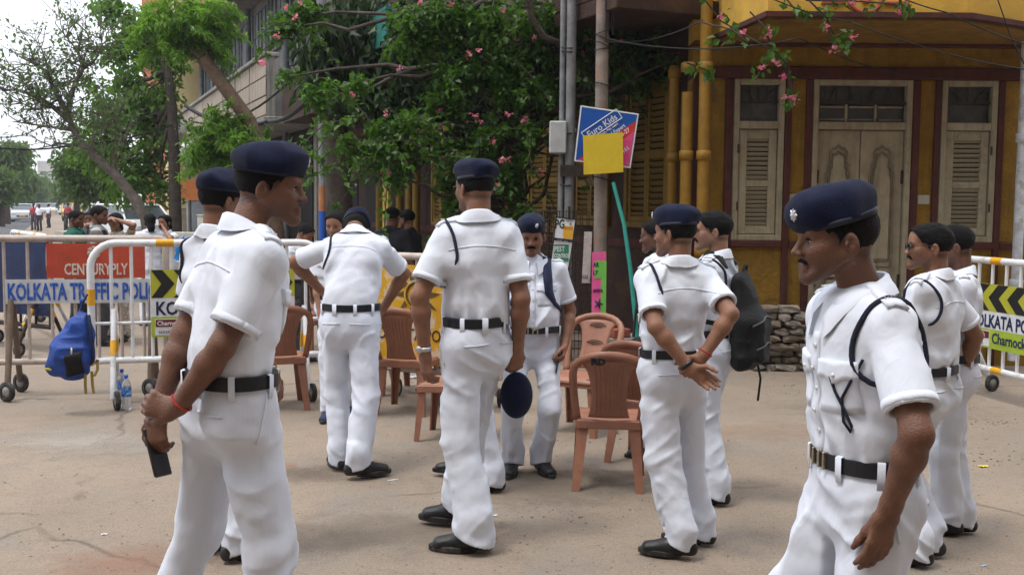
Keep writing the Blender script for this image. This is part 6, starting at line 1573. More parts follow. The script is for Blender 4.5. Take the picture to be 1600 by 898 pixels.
PK = mat('banner_pink', (.72, .10, .30), .6, .12, 7, dirt=(.6, .25, .38), dscale=8, damt=.4); GRN = mat('banner_green', (.16, .50, .08), .6, .12, 7)
bo2, bb2, bv2, _ = quad_board('pole_banner', 'narrow pink and green paper banner pasted down the utility pole', 'banner', ((925, 394), (947, 393), (945, 536), (924, 537)), 10.74, .01, PK)
m = MB(); m.box((.022, -.008, -.47), (.075, -.0055, .38)); g1_ = m.build('green_strip', GRN, bb2); m = MB(); m.box((-.045, -.0085, .20), (.02, -.0056, .38)); m.build('green_patch', GRN, bb2)
for z, s in ((.32, 'AR'), (.24, 'LY'), (.06, 'ANIYA'), (-.24, 'ANIYA')): text('lettering', s, .06 if len(s) < 3 else .045, P_NAVY, bb2, (-.06, -.0095, z), sx=.75, bold=.002)
for z in (-.06, -.36):
    m = MB()
    for k in range(5): t = 2*pi*k/5; m.tube([(.0, -.009, z), (.05 * cos(t), -.009, z + .06 * sin(t))], [.012, .003], 5)
    m.build('flower_print', P_NAVY, bb2, 'stuff')
tw, tb, _, _ = quad_board('torn_poster', 'torn pale poster on the wire cage left of the pole', 'poster', ((913, 362), (925, 362), (922, 442), (909, 442)), 10.82, .006, mat('poster_pale', (.50, .48, .46), .7, .3, 9, dirt=(.4, .1, .1), dscale=20, damt=.8))
text('lettering', '033', .06, P_NAVY, tb, (-.05, -.005, -.22), sx=.7)
tr_ = MB(); tr_.tube([P(958, 285, 10.6), P(975, 350, 10.5), P(985, 420, 10.4), P(995, 520, 10.3), P(997, 566, 10.3)], [.020, .020, .022, .022, .022], 8)
tag(tr_.build('teal_hose', mat('teal_plastic', (.02, .24, .20), .4, .2, 9)), 'teal plastic hose slanting down from the school sign', 'hose')
# wire tree guard
wg = thing('wire_cage', 'rusty wire mesh tree guard behind the small signs', 'cage', (*P(897, 400, 11.35).xy, 0))
m = MB(); R_ = .36
for z in np.arange(.08, 1.62, .085): m.tube([(R_ * cos(t), R_ * sin(t), z) for t in np.linspace(0, 2*pi, 19)], .004, 4, False)
for k in range(30): t = 2*pi*k/30; m.tube([(R_ * cos(t), R_ * sin(t), .02), (R_ * cos(t) * .98, R_ * sin(t) * .98, 1.62)], .004, 4)
m.build('mesh', IRON, wg, 'stuff')
for k in range(3): t = 2*pi*k/3 + .3; m = MB(); m.tube([(R_ * cos(t), R_ * sin(t), 0), (R_ * cos(t), R_ * sin(t), 1.66)], .014, 6); m.build('post', IRON, wg)
# low plinth with a brick by the pole
pl = thing('plinth', 'low grey concrete block behind the chairs with a red brick on it', 'block', (*P(975, 560, 10.5).xy, 0), .1)
m = MB(); m.box((-.25, -.2, 0), (.22, .2, .33), bev=.02); m.build('block', CON, pl); m = MB(); m.box((-.28, -.23, .331), (.25, .22, .375), bev=.01); m.build('slab', STONE, pl)
m = MB(); m.box((-.1, -.06, 0), (.1, .06, .085), Matrix.Translation((*P(967, 540, 10.35).xy, .377)) @ Matrix.Rotation(.5, 4, 'Z'), bev=.008); tag(m.build('brick', mat('red_brick', (.26, .07, .04), .9, .3, 9, .5, 40)), 'loose red brick lying on the low concrete block', 'brick')
# ------------------------------------------------------------------ stone pile by the door
sp_ = thing('stone_pile', 'stack of flat grey building stones against the wall by the door steps', 'stones', (*P(1218, 560, 10.75).xy, 0)); r3 = np.random.default_rng(9)
def rock(w, d, h, seed):
    r = np.random.default_rng(seed); bm = bmesh.new(); bmesh.ops.create_cube(bm, size=1); bmesh.ops.subdivide_edges(bm, edges=bm.edges[:], cuts=1, use_grid_fill=True)
    for v in bm.verts:
        k = .80 if sum(abs(c) > .4 for c in v.co) == 3 else (.93 if sum(abs(c) > .4 for c in v.co) == 2 else 1)
        v.co = Vector((v.co.x * w * k, v.co.y * d * k, v.co.z * h * k)) + Vector((r.normal() * w * .04, r.normal() * d * .04, r.normal() * h * .07))
    me = bpy.data.meshes.new('stone'); bm.to_mesh(me); bm.free(); return me
RKM = [mat('stone_grey', (.20, .175, .145), .95, .3, 9, .6, 40), mat('stone_brown', (.17, .135, .10), .95, .3, 9, .6, 40), mat('stone_pale', (.27, .24, .20), .95, .3, 9, .6, 40)]
for row in range(9):
    x = -.33 + r3.uniform(-.03, .03); z = .035 + row * .075; xe = .24 if row < 6 else (.12 if row < 8 else .02)
    while x < xe:
        w = r3.uniform(.10, .24); me = rock(w, r3.uniform(.2, .3), .072, row * 10 + int(x * 50) + 100); me.materials.append(RKM[r3.integers(3)])
        o = bpy.data.objects.new('stone', me); link(o, sp_); o.location = (x + w / 2, r3.uniform(-.03, .05), z); o.rotation_euler = (r3.normal() * .04, r3.normal() * .05, r3.normal() * .12); x += w * .98
for i, (px, py, w, lab) in enumerate(((1240, 578, .24, 'flat loose stone in front of the stone pile'), (1270, 577, .16, 'small pale stone at the foot of the door steps'), (1190, 570, .10, 'white rubble lump beside the rucksack'), (1224, 577, .08, 'small pebble left of the flat loose stone'))):
    me = rock(w, w * .6, w * .35, i + 5); me.materials.append(RKM[2 if i == 2 else 0]); o = bpy.data.objects.new('stone', me); link(o); g_ = G(px, py); o.location = (g_.x, g_.y, w * .15); o.rotation_euler = (0, 0, i); tag(o, lab, 'stone')
# crumbs, leaves and litter strewn about
def scatter(name, label, n, size, material, seed, flat=.5, area=None):
    r = np.random.default_rng(seed); V = []; F = []
    while len(V) < n * 6:
        if area: px, py, sx, sy = area[r.integers(len(area))]; g_ = G(px + r.normal() * sx, py + r.normal() * sy)
        else: g_ = G(r.uniform(-20, 1620), 560 + 340 * r.random() ** .8)
        s = size * (.4 + r.random() ** 2 * 1.6); b_ = len(V); a = r.random() * 6
        V += [(g_.x + s * cos(a), g_.y + s * sin(a), .001 + s * flat * .4), (g_.x - s * sin(a) * .8, g_.y + s * cos(a) * .8, .001 + s * flat * .3), (g_.x - s * cos(a) * .9, g_.y - s * sin(a), .001 + s * flat * .4), (g_.x + s * sin(a), g_.y - s * cos(a) * .7, .001 + s * flat * .2), (g_.x, g_.y, .001 + s * flat), (g_.x, g_.y, -.002)]
        for i in range(4): F += [(b_ + i, b_ + (i + 1) % 4, b_ + 4), (b_ + (i + 1) % 4, b_ + i, b_ + 5)]
    me = mesh_np(name, V, F, False); me.materials.append(material); o = bpy.data.objects.new(name, me); link(o); return tag(o, label, kind='stuff')
scatter('gravel', 'small grit and gravel scattered on the pavement', 800, .0045, RKM[1], 1)
scatter('gravel', 'pale chips of rubble on the ground', 600, .005, RKM[2], 2)
scatter('debris', 'loose dirt gathered by the middle of the ground', 400, .007, RKM[1], 3, area=((900, 655, 120, 5), (900, 800, 60, 12), (760, 720, 40, 10), (1000, 690, 60, 12), (1200, 605, 50, 6), (1530, 720, 40, 12), (1540, 660, 30, 5), (1180, 585, 70, 5), (640, 600, 40, 8)))
scatter('brick_dust', 'red brick crumbs on the ground', 70, .005, mat('crumb_red', (.36, .14, .08), .95), 4, area=((200, 870, 60, 18), (880, 660, 50, 10), (1190, 680, 60, 22), (860, 845, 50, 14)))
for i, (px, py, sx, sy, c, lab) in enumerate(((614, 750, .07, .012, (.7, .7, .68), 'white scrap by the leaning man\'s shoe'), (1536, 729, .06, .03, (.7, .6, .05), 'yellow leaf of litter at right'), (1537, 884, .04, .012, (.25, .4, .6), 'blue and white scrap at the lower right'), (163, 835, .03, .02, (.6, .58, .55), 'pale scrap at the lower left'), (770, 806, .05, .02, (.6, .6, .62), 'crumpled foil by the tallest man\'s shoes'), (770, 842, .04, .03, (.35, .06, .05), 'red scrap right of the nearest shoe'), (645, 590, .16, .07, (.45, .46, .48), 'grey crumpled litter behind the chairs'), (935, 664, .10, .03, (.03, .08, .3), 'blue wrapper under the nearest chair'))):
    g_ = G(px, py); m = MB(); r = np.random.default_rng(i); k = 5
    v = [(sx * (a / k - .5), sy * (b / k - .5), .003 + .25 * sy * r.random()) for b in range(k + 1) for a in range(k + 1)]
    m.add(v, [(b*(k+1)+a, b*(k+1)+a+1, (b+1)*(k+1)+a+1, (b+1)*(k+1)+a) for b in range(k) for a in range(k)]); o = m.build('litter', mat('litter_%d' % i, c, .6, .1, 9)); o.location = (g_.x, g_.y, 0); o.rotation_euler = (0, 0, r.random()); tag(o, lab, 'litter', 'scraps of litter')
def stain(px, py, rx, ry, c, amt, seed, label):
    """a thin dusting on the ground that thins out towards its ragged rim"""
    m_, n, l, b = newmat('stain_%d' % seed); tc = n.new('ShaderNodeTexCoord'); ln = n.new('ShaderNodeVectorMath'); ln.operation = 'LENGTH'; mp = n.new('ShaderNodeMapping'); mp.inputs['Scale'].default_value = (1 / rx, 1 / ry, 0); l.new(tc.outputs['Object'], mp.inputs['Vector']); l.new(mp.outputs['Vector'], ln.inputs[0])
    nz = n.new('ShaderNodeTexNoise'); nz.inputs['Scale'].default_value = 5; nz.inputs['Detail'].default_value = 8; nz.inputs['Roughness'].default_value = .7; mpo = n.new('ShaderNodeMapping'); mpo.inputs['Location'].default_value = (seed * 3.1, 0, 0); l.new(tc.outputs['Object'], mpo.inputs['Vector']); l.new(mpo.outputs['Vector'], nz.inputs['Vector'])
    ad = n.new('ShaderNodeMath'); ad.operation = 'MULTIPLY_ADD'; l.new(nz.outputs['Fac'], ad.inputs[0]); ad.inputs[1].default_value = 1.8; l.new(ln.outputs['Value'], ad.inputs[2])
    mr = n.new('ShaderNodeMapRange'); mr.inputs['From Min'].default_value = .95; mr.inputs['From Max'].default_value = 1.7; mr.inputs['To Min'].default_value = amt; mr.inputs['To Max'].default_value = 0; l.new(ad.outputs[0], mr.inputs['Value']); l.new(mr.outputs['Result'], b.inputs['Alpha'])
    b.inputs['Base Color'].default_value = c + (1,); b.inputs['Roughness'].default_value = .95; b.inputs['Specular IOR Level'].default_value = .1
    g_ = G(px, py); m = MB(); m.add([(-rx * 1.3, -ry * 1.3, 0), (rx * 1.3, -ry * 1.3, 0), (rx * 1.3, ry * 1.3, 0), (-rx * 1.3, ry * 1.3, 0)], [(0, 1, 2, 3)]); o = m.build('dust_patch', m_); o.location = (g_.x, g_.y, .004 + .0005 * seed); tag(o, label, kind='stuff')
stain(200, 885, .55, .45, (.36, .20, .14), .45, 1, 'red brick dust on the ground at the lower left'); stain(1200, 675, .7, .5, (.36, .25, .18), .4, 2, 'pale reddish dust right of the clasped-hands man')
stain(860, 760, .9, .7, (.20, .165, .13), .55, 3, 'greyer worn patch in front of the chairs'); stain(600, 830, .8, .5, (.21, .175, .14), .5, 4, 'worn patch at the lower middle'); stain(130, 690, 1.0, .6, (.40, .36, .31), .55, 5, 'pale gritty patch under the rucksack'); stain(1380, 640, 1.2, .8, (.22, .19, .16), .5, 6, 'damp grey patch by the right barricade')
stain(480, 740, .5, .3, (.16, .125, .095), .5, 7, 'dark scuffed patch left of the leaning man')
# ------------------------------------------------------------------ hanging blue rucksack and bottles
BPB = mat('rucksack_blue', (.010, .05, .27), .6, .2, 8, .3, 60); BPK = mat('rucksack_black', (.0035, .004, .005), .75, .3, 10, .4, 90); BPY = mat('strap_khaki', (.26, .18, .04), .8, .2, 20); BPN = mat('rucksack_navy', (.012, .022, .07), .75, .3, 10, .3, 80)
def sackmesh(g, name, material, parent, seed, amp=.014):
    g.near(lambda p: amp * (np.abs(vnoise(p * V3(8, 8, 4), seed)) - .3) + amp * .8 * (np.abs(vnoise(p * V3(5, 5, 12) + 4, seed + 1)) - .3), .03); return gobj(g, name, material, parent)
# ------------------------------------------------------------------ the people in the street
class At:
    """a spot on the ground and a facing; turns photograph pixels into the figure's own coordinates"""
    def __init__(s, pos, yaw, sc): s.p = Vector((pos[0], pos[1], 0)); s.yaw = yaw; s.s = sc; s.R = Matrix.Rotation(radians(-yaw), 3, 'Z')
    def L(s, px, py, dy=0.0):
        w = P(px, py, s.p.y + dy); q = s.R @ (w - s.p); return tuple(q / s.s)
    def D(s, x, y, z): return tuple(s.R @ Vector((x, y, z)))      # world direction -> own
    def F(s, px, py, wyaw, lift=0.0):
        q = s.R @ (G(px, py) - s.p) / s.s; return (q.x, q.y, wyaw - s.yaw, lift)
    def E(s, sd, px, py, dy): return tuple(np.array(s.L(px, py, dy)) - np.array((sd * .12, 0, 1.15)))
ppl = {}
# A: near left, hands behind the back
a = At(P(360, 600, 3.48), -50, 1.085)
ppl['A'] = person('person', 'broad man in navy beret holding a phone behind his back, nearest on the left', a.p, -50, 1.085, lean=13, twist=-4, headoff=(0, .03, 0), moustache=False, head=(-34, 1, 0), skin=0, res=.0062, wide=1.04,
    armL=dict(w=a.L(243, 652, -.02), hint=a.E(-1, 240, 545, .10), d=a.D(-.05, -.1, -1), n=a.D(.3, 1, 0), curl=(40, 45, 30)),
    armR=dict(w=a.L(274, 642, -.16), hint=a.E(1, 400, 560, -.30), d=a.D(-1, .25, .25), n=a.D(.2, 1, -.2), curl=(45, 50, 35)),
    feet=((-.25, -.13, 14), (.15, .03, -8)), watch=None, thread=1, seed=1, sleeve=.225)
# A2: behind him
a = At(G(350, 868), -35, 1.05)
person('person', 'man in navy beret half hidden behind the broad man on the left', a.p, -35, 1.05, head=(-15, 0, 0), skin=1, res=.009, seed=2, lanyard=[-1])
# B: leaning forward
a = At(G(548, 735), -6, 1.03)
ppl['B'] = person('person', 'man in white uniform leaning forward with elbows out, back turned, between barricade and chairs', a.p, -6, 1.03, lean=30, headoff=(-.03, .03, -.06), head=(12, -52, 0), skin=1, res=.0072, seed=3,
    armL=dict(w=a.L(503, 455, .34), hint=a.E(-1, 445, 432, .08), n=a.D(0, 0, -1)), armR=dict(w=a.L(600, 480, .36), hint=a.E(1, 632, 430, .12), n=a.D(0, 0, -1)),
    feet=(a.F(531, 733, 25), a.F(560, 748, -62)), lanyard=[-1], fold=1.2)
a = At(G(528, 652), 178, .95)
person('person', 'bare-headed man in white facing the leaning officer, his face just above his shoulder', a.p, 178, .95, head=(-8, -12, 0), skin=2, res=.009, seed=4, beret=False, moustache=False,
    armR=dict(w=a.L(503, 512, -.1), hint=(1, -.3, 0)), feet=(a.F(545, 650, 190), a.F(514, 655, 175)), shoe=M_NAVYSHOE)
# C: the tall one in the middle
a = At(G(742, 846), 42, 1.10)
ppl['C'] = person('person', 'tallest man in white uniform, seen from behind in the centre, holding a navy cap', a.p, 42, 1.10, hs=.90, twist=-26, lean=2, wide=.88, head=(22, 2, 0), skin=1, res=.0066, seed=5,
    armL=dict(w=a.L(664, 553, -.10), hint=a.E(-1, 680, 480, -.16)), armR=dict(w=a.L(808, 548, .05), hint=a.E(1, 806, 470, -.1), n=a.D(-.6, .8, 0), curl=(50, 55, 30)),
    feet=(a.F(742, 862, 82), a.F(718, 822, 78)), lanyard=[-1], watch=(-1, M_WATCH), glasses='clear', moustache=False, hemflare=1.12)
a = At(G(748, 762), 80, .92)
person('person', 'man in white trousers hidden behind the tallest man, only his legs and shoes showing', a.p, 80, .92, skin=1, res=.0095, seed=6, feet=(a.F(768, 768, 84), a.F(722, 744, 84)), armL=dict(w=(-.2, .06, .82)), armR=dict(w=(.2, .06, .82)), beret=False)
# D: facing the camera
a = At(G(828, 737), 182, .965)
ppl['D'] = person('person', 'moustached man in navy beret facing the camera with rucksack straps on his shoulders', a.p, 182, .965, head=(-6, -9, 0), must=1.0, skin=1, res=.0072, seed=7, belly=.045, pelvis=(0, 0, -.06), wide=1.03,
    armL=dict(w=a.L(882, 540, -.06), hint=(-.6, -1, 0), curl=(45, 50, 30)), armR=dict(w=(.26, .04, .80)), feet=(a.F(846, 737, 200), a.F(800, 738, 172)), watch=None, hemflare=1.1)
# E: hands clasped behind
a = At(G(1046, 856), 22, .965)
ppl['E'] = person('person', 'man in navy beret seen from behind with hands clasped behind back and a black watch', a.p, 22, .965, lean=-2, twist=-8, moustache=False, head=(38, 2, 0), skin=1, res=.0066, seed=8,
    armL=dict(w=a.L(1078, 576, -.26), hint=a.E(-1, 1002, 520, -.14), d=a.D(.85, -.15, -.55), n=a.D(-.2, -1, .1), curl=(18, 22, 15)),
    armR=dict(w=a.L(1096, 560, -.22), hint=a.E(1, 1160, 510, -.16), d=a.D(-.75, .1, -.65), n=a.D(-.2, -1, 0), curl=(50, 55, 35)),
    feet=(a.F(1062, 872, 72), a.F(1092, 850, 60)), lanyard=[-1], watch=(-1, M_WBLK), thread=1, wide=.97)
a = At(G(1022, 710), 78, .925)
ppl['E2'] = person('person', 'man with glasses and thinning hair mostly hidden behind the clasped-hands man', a.p, 78, .925, head=(0, -4, 0), skin=0, res=.008, seed=9, beret=False, glasses='clear', moustache=False)
# K: with the black rucksack
a = At(G(1108, 779), 62, .96)
ppl['K'] = person('person', 'man in sunglasses with a thick moustache wearing a black rucksack, looking left', a.p, 62, .96, hs=1.0, must=.95, head=(22, 2, 0), skin=2, res=.0072, seed=10, beret=False, glasses='dark', belly=.03, lanyard=[-1],
    armL=dict(w=(-.2, .24, .92)), armR=dict(w=(.22, .12, .82)), feet=(a.F(1118, 788, 60), a.F(1100, 765, 60)))
# F: the young man at the right
a = At(P(1366, 725, 2.8), 100, .995)
ppl['F'] = person('person', 'young man in navy beret with badge walking left, in profile, nearest on the right', a.p, 100, .995, lean=8, headoff=(0, .028, 0), hs=1.0, must=.75, beret_rot=(0, -9), head=(-6, 0, 0), skin=0, res=.0058, seed=11, wide=1.0,
    armL=dict(w=a.L(1388, 800, -.21), hint=a.E(-1, 1450, 660, -.26), d=a.D(-.25, -.0, -1), n=a.D(-.35, .9, 0), curl=(12, 16, 14), thumb=.1, spread=.2), armR=dict(w=(.22, -.02, .80)),
    feet=((-.09, .02, 4), (.10, .36, -4)), lanyard=[-1], sleeve=.225, pelvis=(0, .03, 0))
# G
a = At(G(1438, 872), 46, .965)
ppl['G'] = person('person', 'man in dark sunglasses with side-parted black hair standing behind the young man at right', a.p, 46, .965, must=.8, head=(36, 2, 0), skin=1, res=.007, seed=12, beret=False, glasses='dark', lanyard=[-1], pelvis=(0, 0, -.05), wide=1.04,
    armR=dict(w=a.L(1500, 590, .25), hint=a.E(1, 1545, 545, .05)), armL=dict(w=(-.2, .2, .86)), feet=(a.F(1428, 884, 70), a.F(1448, 868, 60)))
a = At(G(1478, 838), 75, .93)
person('person', 'dark-haired man almost hidden at far right, head showing above the barricade rail', a.p, 75, .93, head=(0, -6, 0), skin=0, res=.009, seed=13, beret=False, moustache=False, armL=dict(w=(-.2, .12, .84)), armR=dict(w=(.2, .12, .84)), feet=(a.F(1478, 836, 75), a.F(1500, 832, 75)))
# ------------------------------------------------------------------ blue rucksack hooked on the barricade
def hpx(px, py, d=8.15): return np.array(P(px, py, d))
bs = thing('blue_rucksack', 'blue rucksack with black pocket hanging from the left barricade', 'rucksack', (0, 0, 0))
lo = hpx(62, 600) - V3(0, .25, 0); hi = hpx(158, 465) + V3(0, .25, 0)
g = Grid(np.minimum(lo, hi) - .06, np.maximum(lo, hi) + .06, .009)
pp = lambda px, py, dy=0.0: hpx(px, py) + V3(0, dy, 0)
g.limb(pp(127, 470), pp(122, 508), .016, .075, .03); g.limb(pp(122, 508), pp(114, 550, -.03), (.095, .07), (.145, .105), .05, V3(1, 0, 0)); g.limb(pp(114, 550, -.03), pp(108, 574, -.03), (.15, .11), (.155, .10), .05, V3(1, 0, 0))
g.limb(pp(96, 560, -.02), pp(88, 576, -.02), .07, .06, .06); g.limb(pp(135, 520, .02), pp(140, 560, .02), .05, .05, .05)
sk = sackmesh(g, 'bag', BPB, bs, 3, .032)
bvb = bvh_of(sk)
patch(bvb, lambda u, v_: Vector(pp(113 + 24 * u, 551 - 6 * u + 34 * v_, -.3)), 6, 6, .012, 'pocket', BPK, sk, (0, 1, 0))
patch(bvb, lambda u, v_: Vector(pp(70 + 19 * u, 571 + 3 * v_ + 1.5 * u, -.3)), 6, 1, .006, 'yellow_trim', mat('trim_yellow', (.6, .5, .03), .6, .1, 9), sk, (0, 1, 0))
patch(bvb, lambda u, v_: Vector(pp(122 + 2 * u, 540 + 11 * v_, -.3)), 1, 2, .012, 'zip_pull', mat('zip_pale', (.6, .58, .4), .5), sk, (0, 1, 0))
m = MB(); m.tube([pp(140, 492, -.02), pp(147, 515, -.06), pp(149, 545, -.05), pp(147, 562, -.02), pp(143, 570)], .014, 8); m.build('shoulder_strap', BPN, bs)
for pts in (((138, 582), (138, 600), (139, 613)), ((148, 578), (149, 598), (151, 612)), ((147, 570), (152, 566), (157, 560), (157, 575), (152, 586))):
    m = MB(); q = [Vector(pp(x, y, -.06)) for x, y in pts]; v = []
    for p in q: v += [p + Vector((-.011, 0, 0)), p + Vector((.011, 0, 0)), p + Vector((.011, .004, 0)), p + Vector((-.011, .004, 0))]
    n = len(q); m.add(v, [(i*4+j, i*4+(j+1) % 4, (i+1)*4+(j+1) % 4, (i+1)*4+j) for i in range(n-1) for j in range(4)] + [(0, 1, 2, 3), (4*n-1, 4*n-2, 4*n-3, 4*n-4)]); m.build('webbing', BPY, bs)
m = MB(); m.tube([pp(126, 486), pp(131, 472, -.02), pp(135, 460, .02)], .008, 6); m.build('hanging_loop', BPN, bs)
# water bottles
PET = mat('bottle_plastic', (.78, .82, .86), .12, .05, 8, spec=.6, trans=.75); CAP = mat('bottle_cap', (.01, .10, .55), .4, .1, 9)
for px, py, s, lab in ((198, 640, 1.0, 'clear water bottle with blue label and cap at the barricade wheel'), (191, 628, .98, 'second water bottle standing behind the labelled one')):
    g_ = G(px, py); o = thing('water_bottle', lab, 'bottle', (g_.x, g_.y, 0), group='water bottles on the ground', sc=s)
    m = MB(); m.lathe([(.001, .002), (.034, .002), (.038, .012), (.036, .04), (.038, .06), (.036, .09), (.038, .11), (.038, .19), (.036, .2), (.030, .225), (.015, .25), (.013, .262)], 16); m.build('body', PET, o)
    m = MB(); m.lathe([(.0388, .112), (.0388, .186)], 16); lb = m.build('label', mat('bottle_label', (.02, .14, .5), .4, .5, 40, dirt=(.6, .7, .8), dscale=40, damt=.8), o)
    m = MB(); m.lathe([(.0155, .258), (.0165, .262), (.0165, .28), (.015, .284), (.001, .284)], 14); m.build('cap', CAP, o)
def to_world(info, p):
    r = info['root']; q = Matrix.Rotation(r.rotation_euler.z, 3, 'Z') @ (Vector(p) * r.scale[0]); return q + r.location
# ------------------------------------------------------------------ black rucksack on K
K = ppl['K']; r = K['root']; T_ = K['T']
bk = thing('black_rucksack', 'large black rucksack worn by the man in sunglasses', 'rucksack', r.location, r.rotation_euler.z, sc=r.scale[0])
g = Grid(T_(.08, 0, -.25) - .42, T_(.08, 0, -.25) + .42, .009)
g.limb(T_(.31, 0, -.165), T_(.08, 0, -.205), (.115, .06), (.150, .095), .04, V3(1, 0, 0)); g.limb(T_(.08, 0, -.205), T_(-.15, 0, -.20), (.150, .095), (.125, .08), .04, V3(1, 0, 0))
g.limb(T_(.07, 0, -.285), T_(-.12, 0, -.28), (.105, .045), (.10, .045), .02, V3(1, 0, 0)); 
bb = sackmesh(g, 'bag', BPK, bk, 8, .024); bvk = bvh_of(bb)
m = MB()
for z0, y0 in ((.06, 1), (-.09, 1)): 
    pts = []
    for t in np.linspace(-1, 1, 13):
        h = bvk.ray_cast(Vector(T_(z0 + .05 * (1 - t * t), .13 * t, -.6)), Vector((0, 1, 0)), .8)
        if h[0] is not None: pts.append(h[0] - Vector((0, .004, 0)))
    if len(pts) > 2: m.tube(pts, .006, 5)
m.build('zips', mat('zip_grey', (.06, .06, .065), .5), bb)
for sd in (-1, 1):
    pts = []
    for x, y, z in ((.085, -.12, .40), (.09, -.06, .47), (.09, .02, .475), (.095, .10, .42), (.11, .16, .32), (.135, .16, .22), (.165, .10, .13), (.17, 0, .08), (.14, -.12, .06)):
        q = Vector(T_(z, sd * x, y)); h = K['bv'].find_nearest(q); pts.append(h[0] + h[1] * .010)
    v = []; n = len(pts)
    for i, p in enumerate(pts):
        d = (pts[min(i+1, n-1)] - pts[max(i-1, 0)]).normalized(); nn = K['bv'].find_nearest(p)[1]; w = d.cross(nn).normalized() * (.026 if i < 6 else .014)
        v += [p - w + nn * .004, p + w + nn * .004, p + w - nn * .008, p - w - nn * .008]
    m = MB(); m.add(v, [(i*4+j, i*4+(j+1) % 4, (i+1)*4+(j+1) % 4, (i+1)*4+j) for i in range(n-1) for j in range(4)], True); m.build('shoulder_strap', BPK, bk)
m = MB(); m.tube([T_(-.17, .10, -.24), T_(-.27, .11, -.26), T_(-.40, .10, -.25)], .007, 6); m.build('loose_strap', BPK, bk)
m = MB(); m.tube([T_(.355, -.04, -.175), T_(.40, -.03, -.185), T_(.40, .03, -.185), T_(.355, .04, -.175)], .008, 6); m.build('top_loop', BPK, bk)
# ------------------------------------------------------------------ D's rucksack straps
D_ = ppl['D']; r = D_['root']; T_ = D_['T']
dk = thing('navy_rucksack', 'navy rucksack with padded straps worn by the moustached man facing us', 'rucksack', r.location, r.rotation_euler.z, sc=r.scale[0])
g = Grid(T_(.2, 0, -.2) - .33, T_(.2, 0, -.2) + .33, .012); g.limb(T_(.34, 0, -.19), T_(0, 0, -.2), (.12, .07), (.13, .09), .03, V3(1, 0, 0)); sackmesh(g, 'bag', BPN, dk, 5)
for sd in (-1, 1):
    pts = []
    for x, y, z in ((.09, -.12, .40), (.095, -.05, .47), (.10, .03, .47), (.105, .10, .42), (.115, .17, .34), (.13, .18, .25), (.155, .14, .17), (.18, .04, .12)):
        h = D_['bv'].find_nearest(Vector(T_(z, sd * x, y))); pts.append(h[0] + h[1] * .010)
    v = []; n = len(pts)
    for i, p in enumerate(pts):
        d = (pts[min(i+1, n-1)] - pts[max(i-1, 0)]).normalized(); nn = D_['bv'].find_nearest(p)[1]; w = d.cross(nn).normalized() * (.030 if i < 6 else .014)
        v += [p - w + nn * .004, p + w + nn * .004, p + w - nn * .008, p - w - nn * .008]
    m = MB(); m.add(v, [(i*4+j, i*4+(j+1) % 4, (i+1)*4+(j+1) % 4, (i+1)*4+j) for i in range(n-1) for j in range(4)], True); m.build('shoulder_strap', BPN, dk)
# ------------------------------------------------------------------ phones, the held cap, shoulder bag
PH = mat('phone_body', (.02, .02, .024), .2, .1, 9, spec=.6); PHR = mat('phone_case', (.06, .018, .014), .4, .2, 9)
def phone(info, sd, off, tilt, lab, material, turn=0.0):
    E, W2, hd, hn = info['arms'][sd][:4]; c = Vector(W2 + hd * .10 + hn * .028) + Vector(off); r = info['root']
    o = thing('phone', lab, 'phone', r.location, r.rotation_euler.z, group='phones in hand', sc=r.scale[0])
    M = Matrix.Translation(c) @ Matrix(np.column_stack([np.cross(hd, hn), hn, hd]).tolist()).to_4x4() @ Matrix.Rotation(tilt, 4, 'Y') @ Matrix.Rotation(turn, 4, 'Z')
    m = MB(); m.box((-.036, -.005, -.078), (.036, .005, .078), M, bev=.004); b_ = m.build('case', material, o); m = MB(); m.box((-.033, .0052, -.073), (.033, .0062, .073), M); m.build('screen', PH, b_)
phone(ppl['A'], -1, (0, -.01, -.02), .35, 'slim black phone in the hand behind the near left man\'s back', PH, 1.42)
phone(ppl['D'], -1, (0, 0, -.02), .2, 'black phone in the moustached man\'s lowered hand', PH)
C_ = ppl['C']; E, W2, hd, hn = C_['arms'][1][:4]
cw = to_world(C_, W2 + hd * .16)
hc = thing('held_beret', 'round navy beret held in the tallest man\'s right hand', 'beret', (cw.x + .01, cw.y - .02, cw.z - .06), .1)
g = Grid(V3(-.16, -.1, -.16), V3(.16, .1, .16), .006); g.ell(V3(0, 0, 0), (.082, .045, .118), .0); g.ell(V3(.0, .02, .015), (.06, .03, .085), .02)
gobj(g, 'crown', M_BERET, hc)
m = MB(); m.tube([(.052 * cos(t), .036, .015 + .082 * sin(t)) for t in np.linspace(0, 2*pi, 25)], .008, 6, False); m.build('headband', M_BAND, hc)
E2 = ppl['E2']; sbx = P(1001, 560, 6.75)
sb2 = thing('shoulder_bag', 'small black shoulder bag between the nearest chair and the clasped-hands man', 'bag', (sbx.x, sbx.y, sbx.z))
g = Grid(V3(-.14, -.12, -.24), V3(.14, .12, .24), .009); g.limb(V3(0, 0, .10), V3(0, 0, -.11), (.07, .045), (.075, .055), .02, V3(1, 0, 0)); sackmesh(g, 'bag', BPK, sb2, 4, .010)
m = MB(); m.tube([(-.05, 0, .14), (-.03, .05, .30), (.02, .12, .58)], .009, 6); m.build('strap', BPK, sb2)
# F: extra cord from shoulder to pocket
F_ = ppl['F']; T_ = F_['T']; m = MB(); pts = []
for x, y, z in ((-.15, .06, .30), (-.135, .10, .24), (-.12, .13, .19), (-.125, .13, .13), (-.14, .12, .10), (-.15, .11, .125), (-.13, .125, .17), (-.095, .14, .21), (-.08, .15, .25)):
    h = F_['bv'].find_nearest(Vector(T_(z, x, y))); pts.append(h[0] + h[1] * .006)
m.tube(pts, .0042, 6); m.build('lanyard', M_CORD, F_['root'])
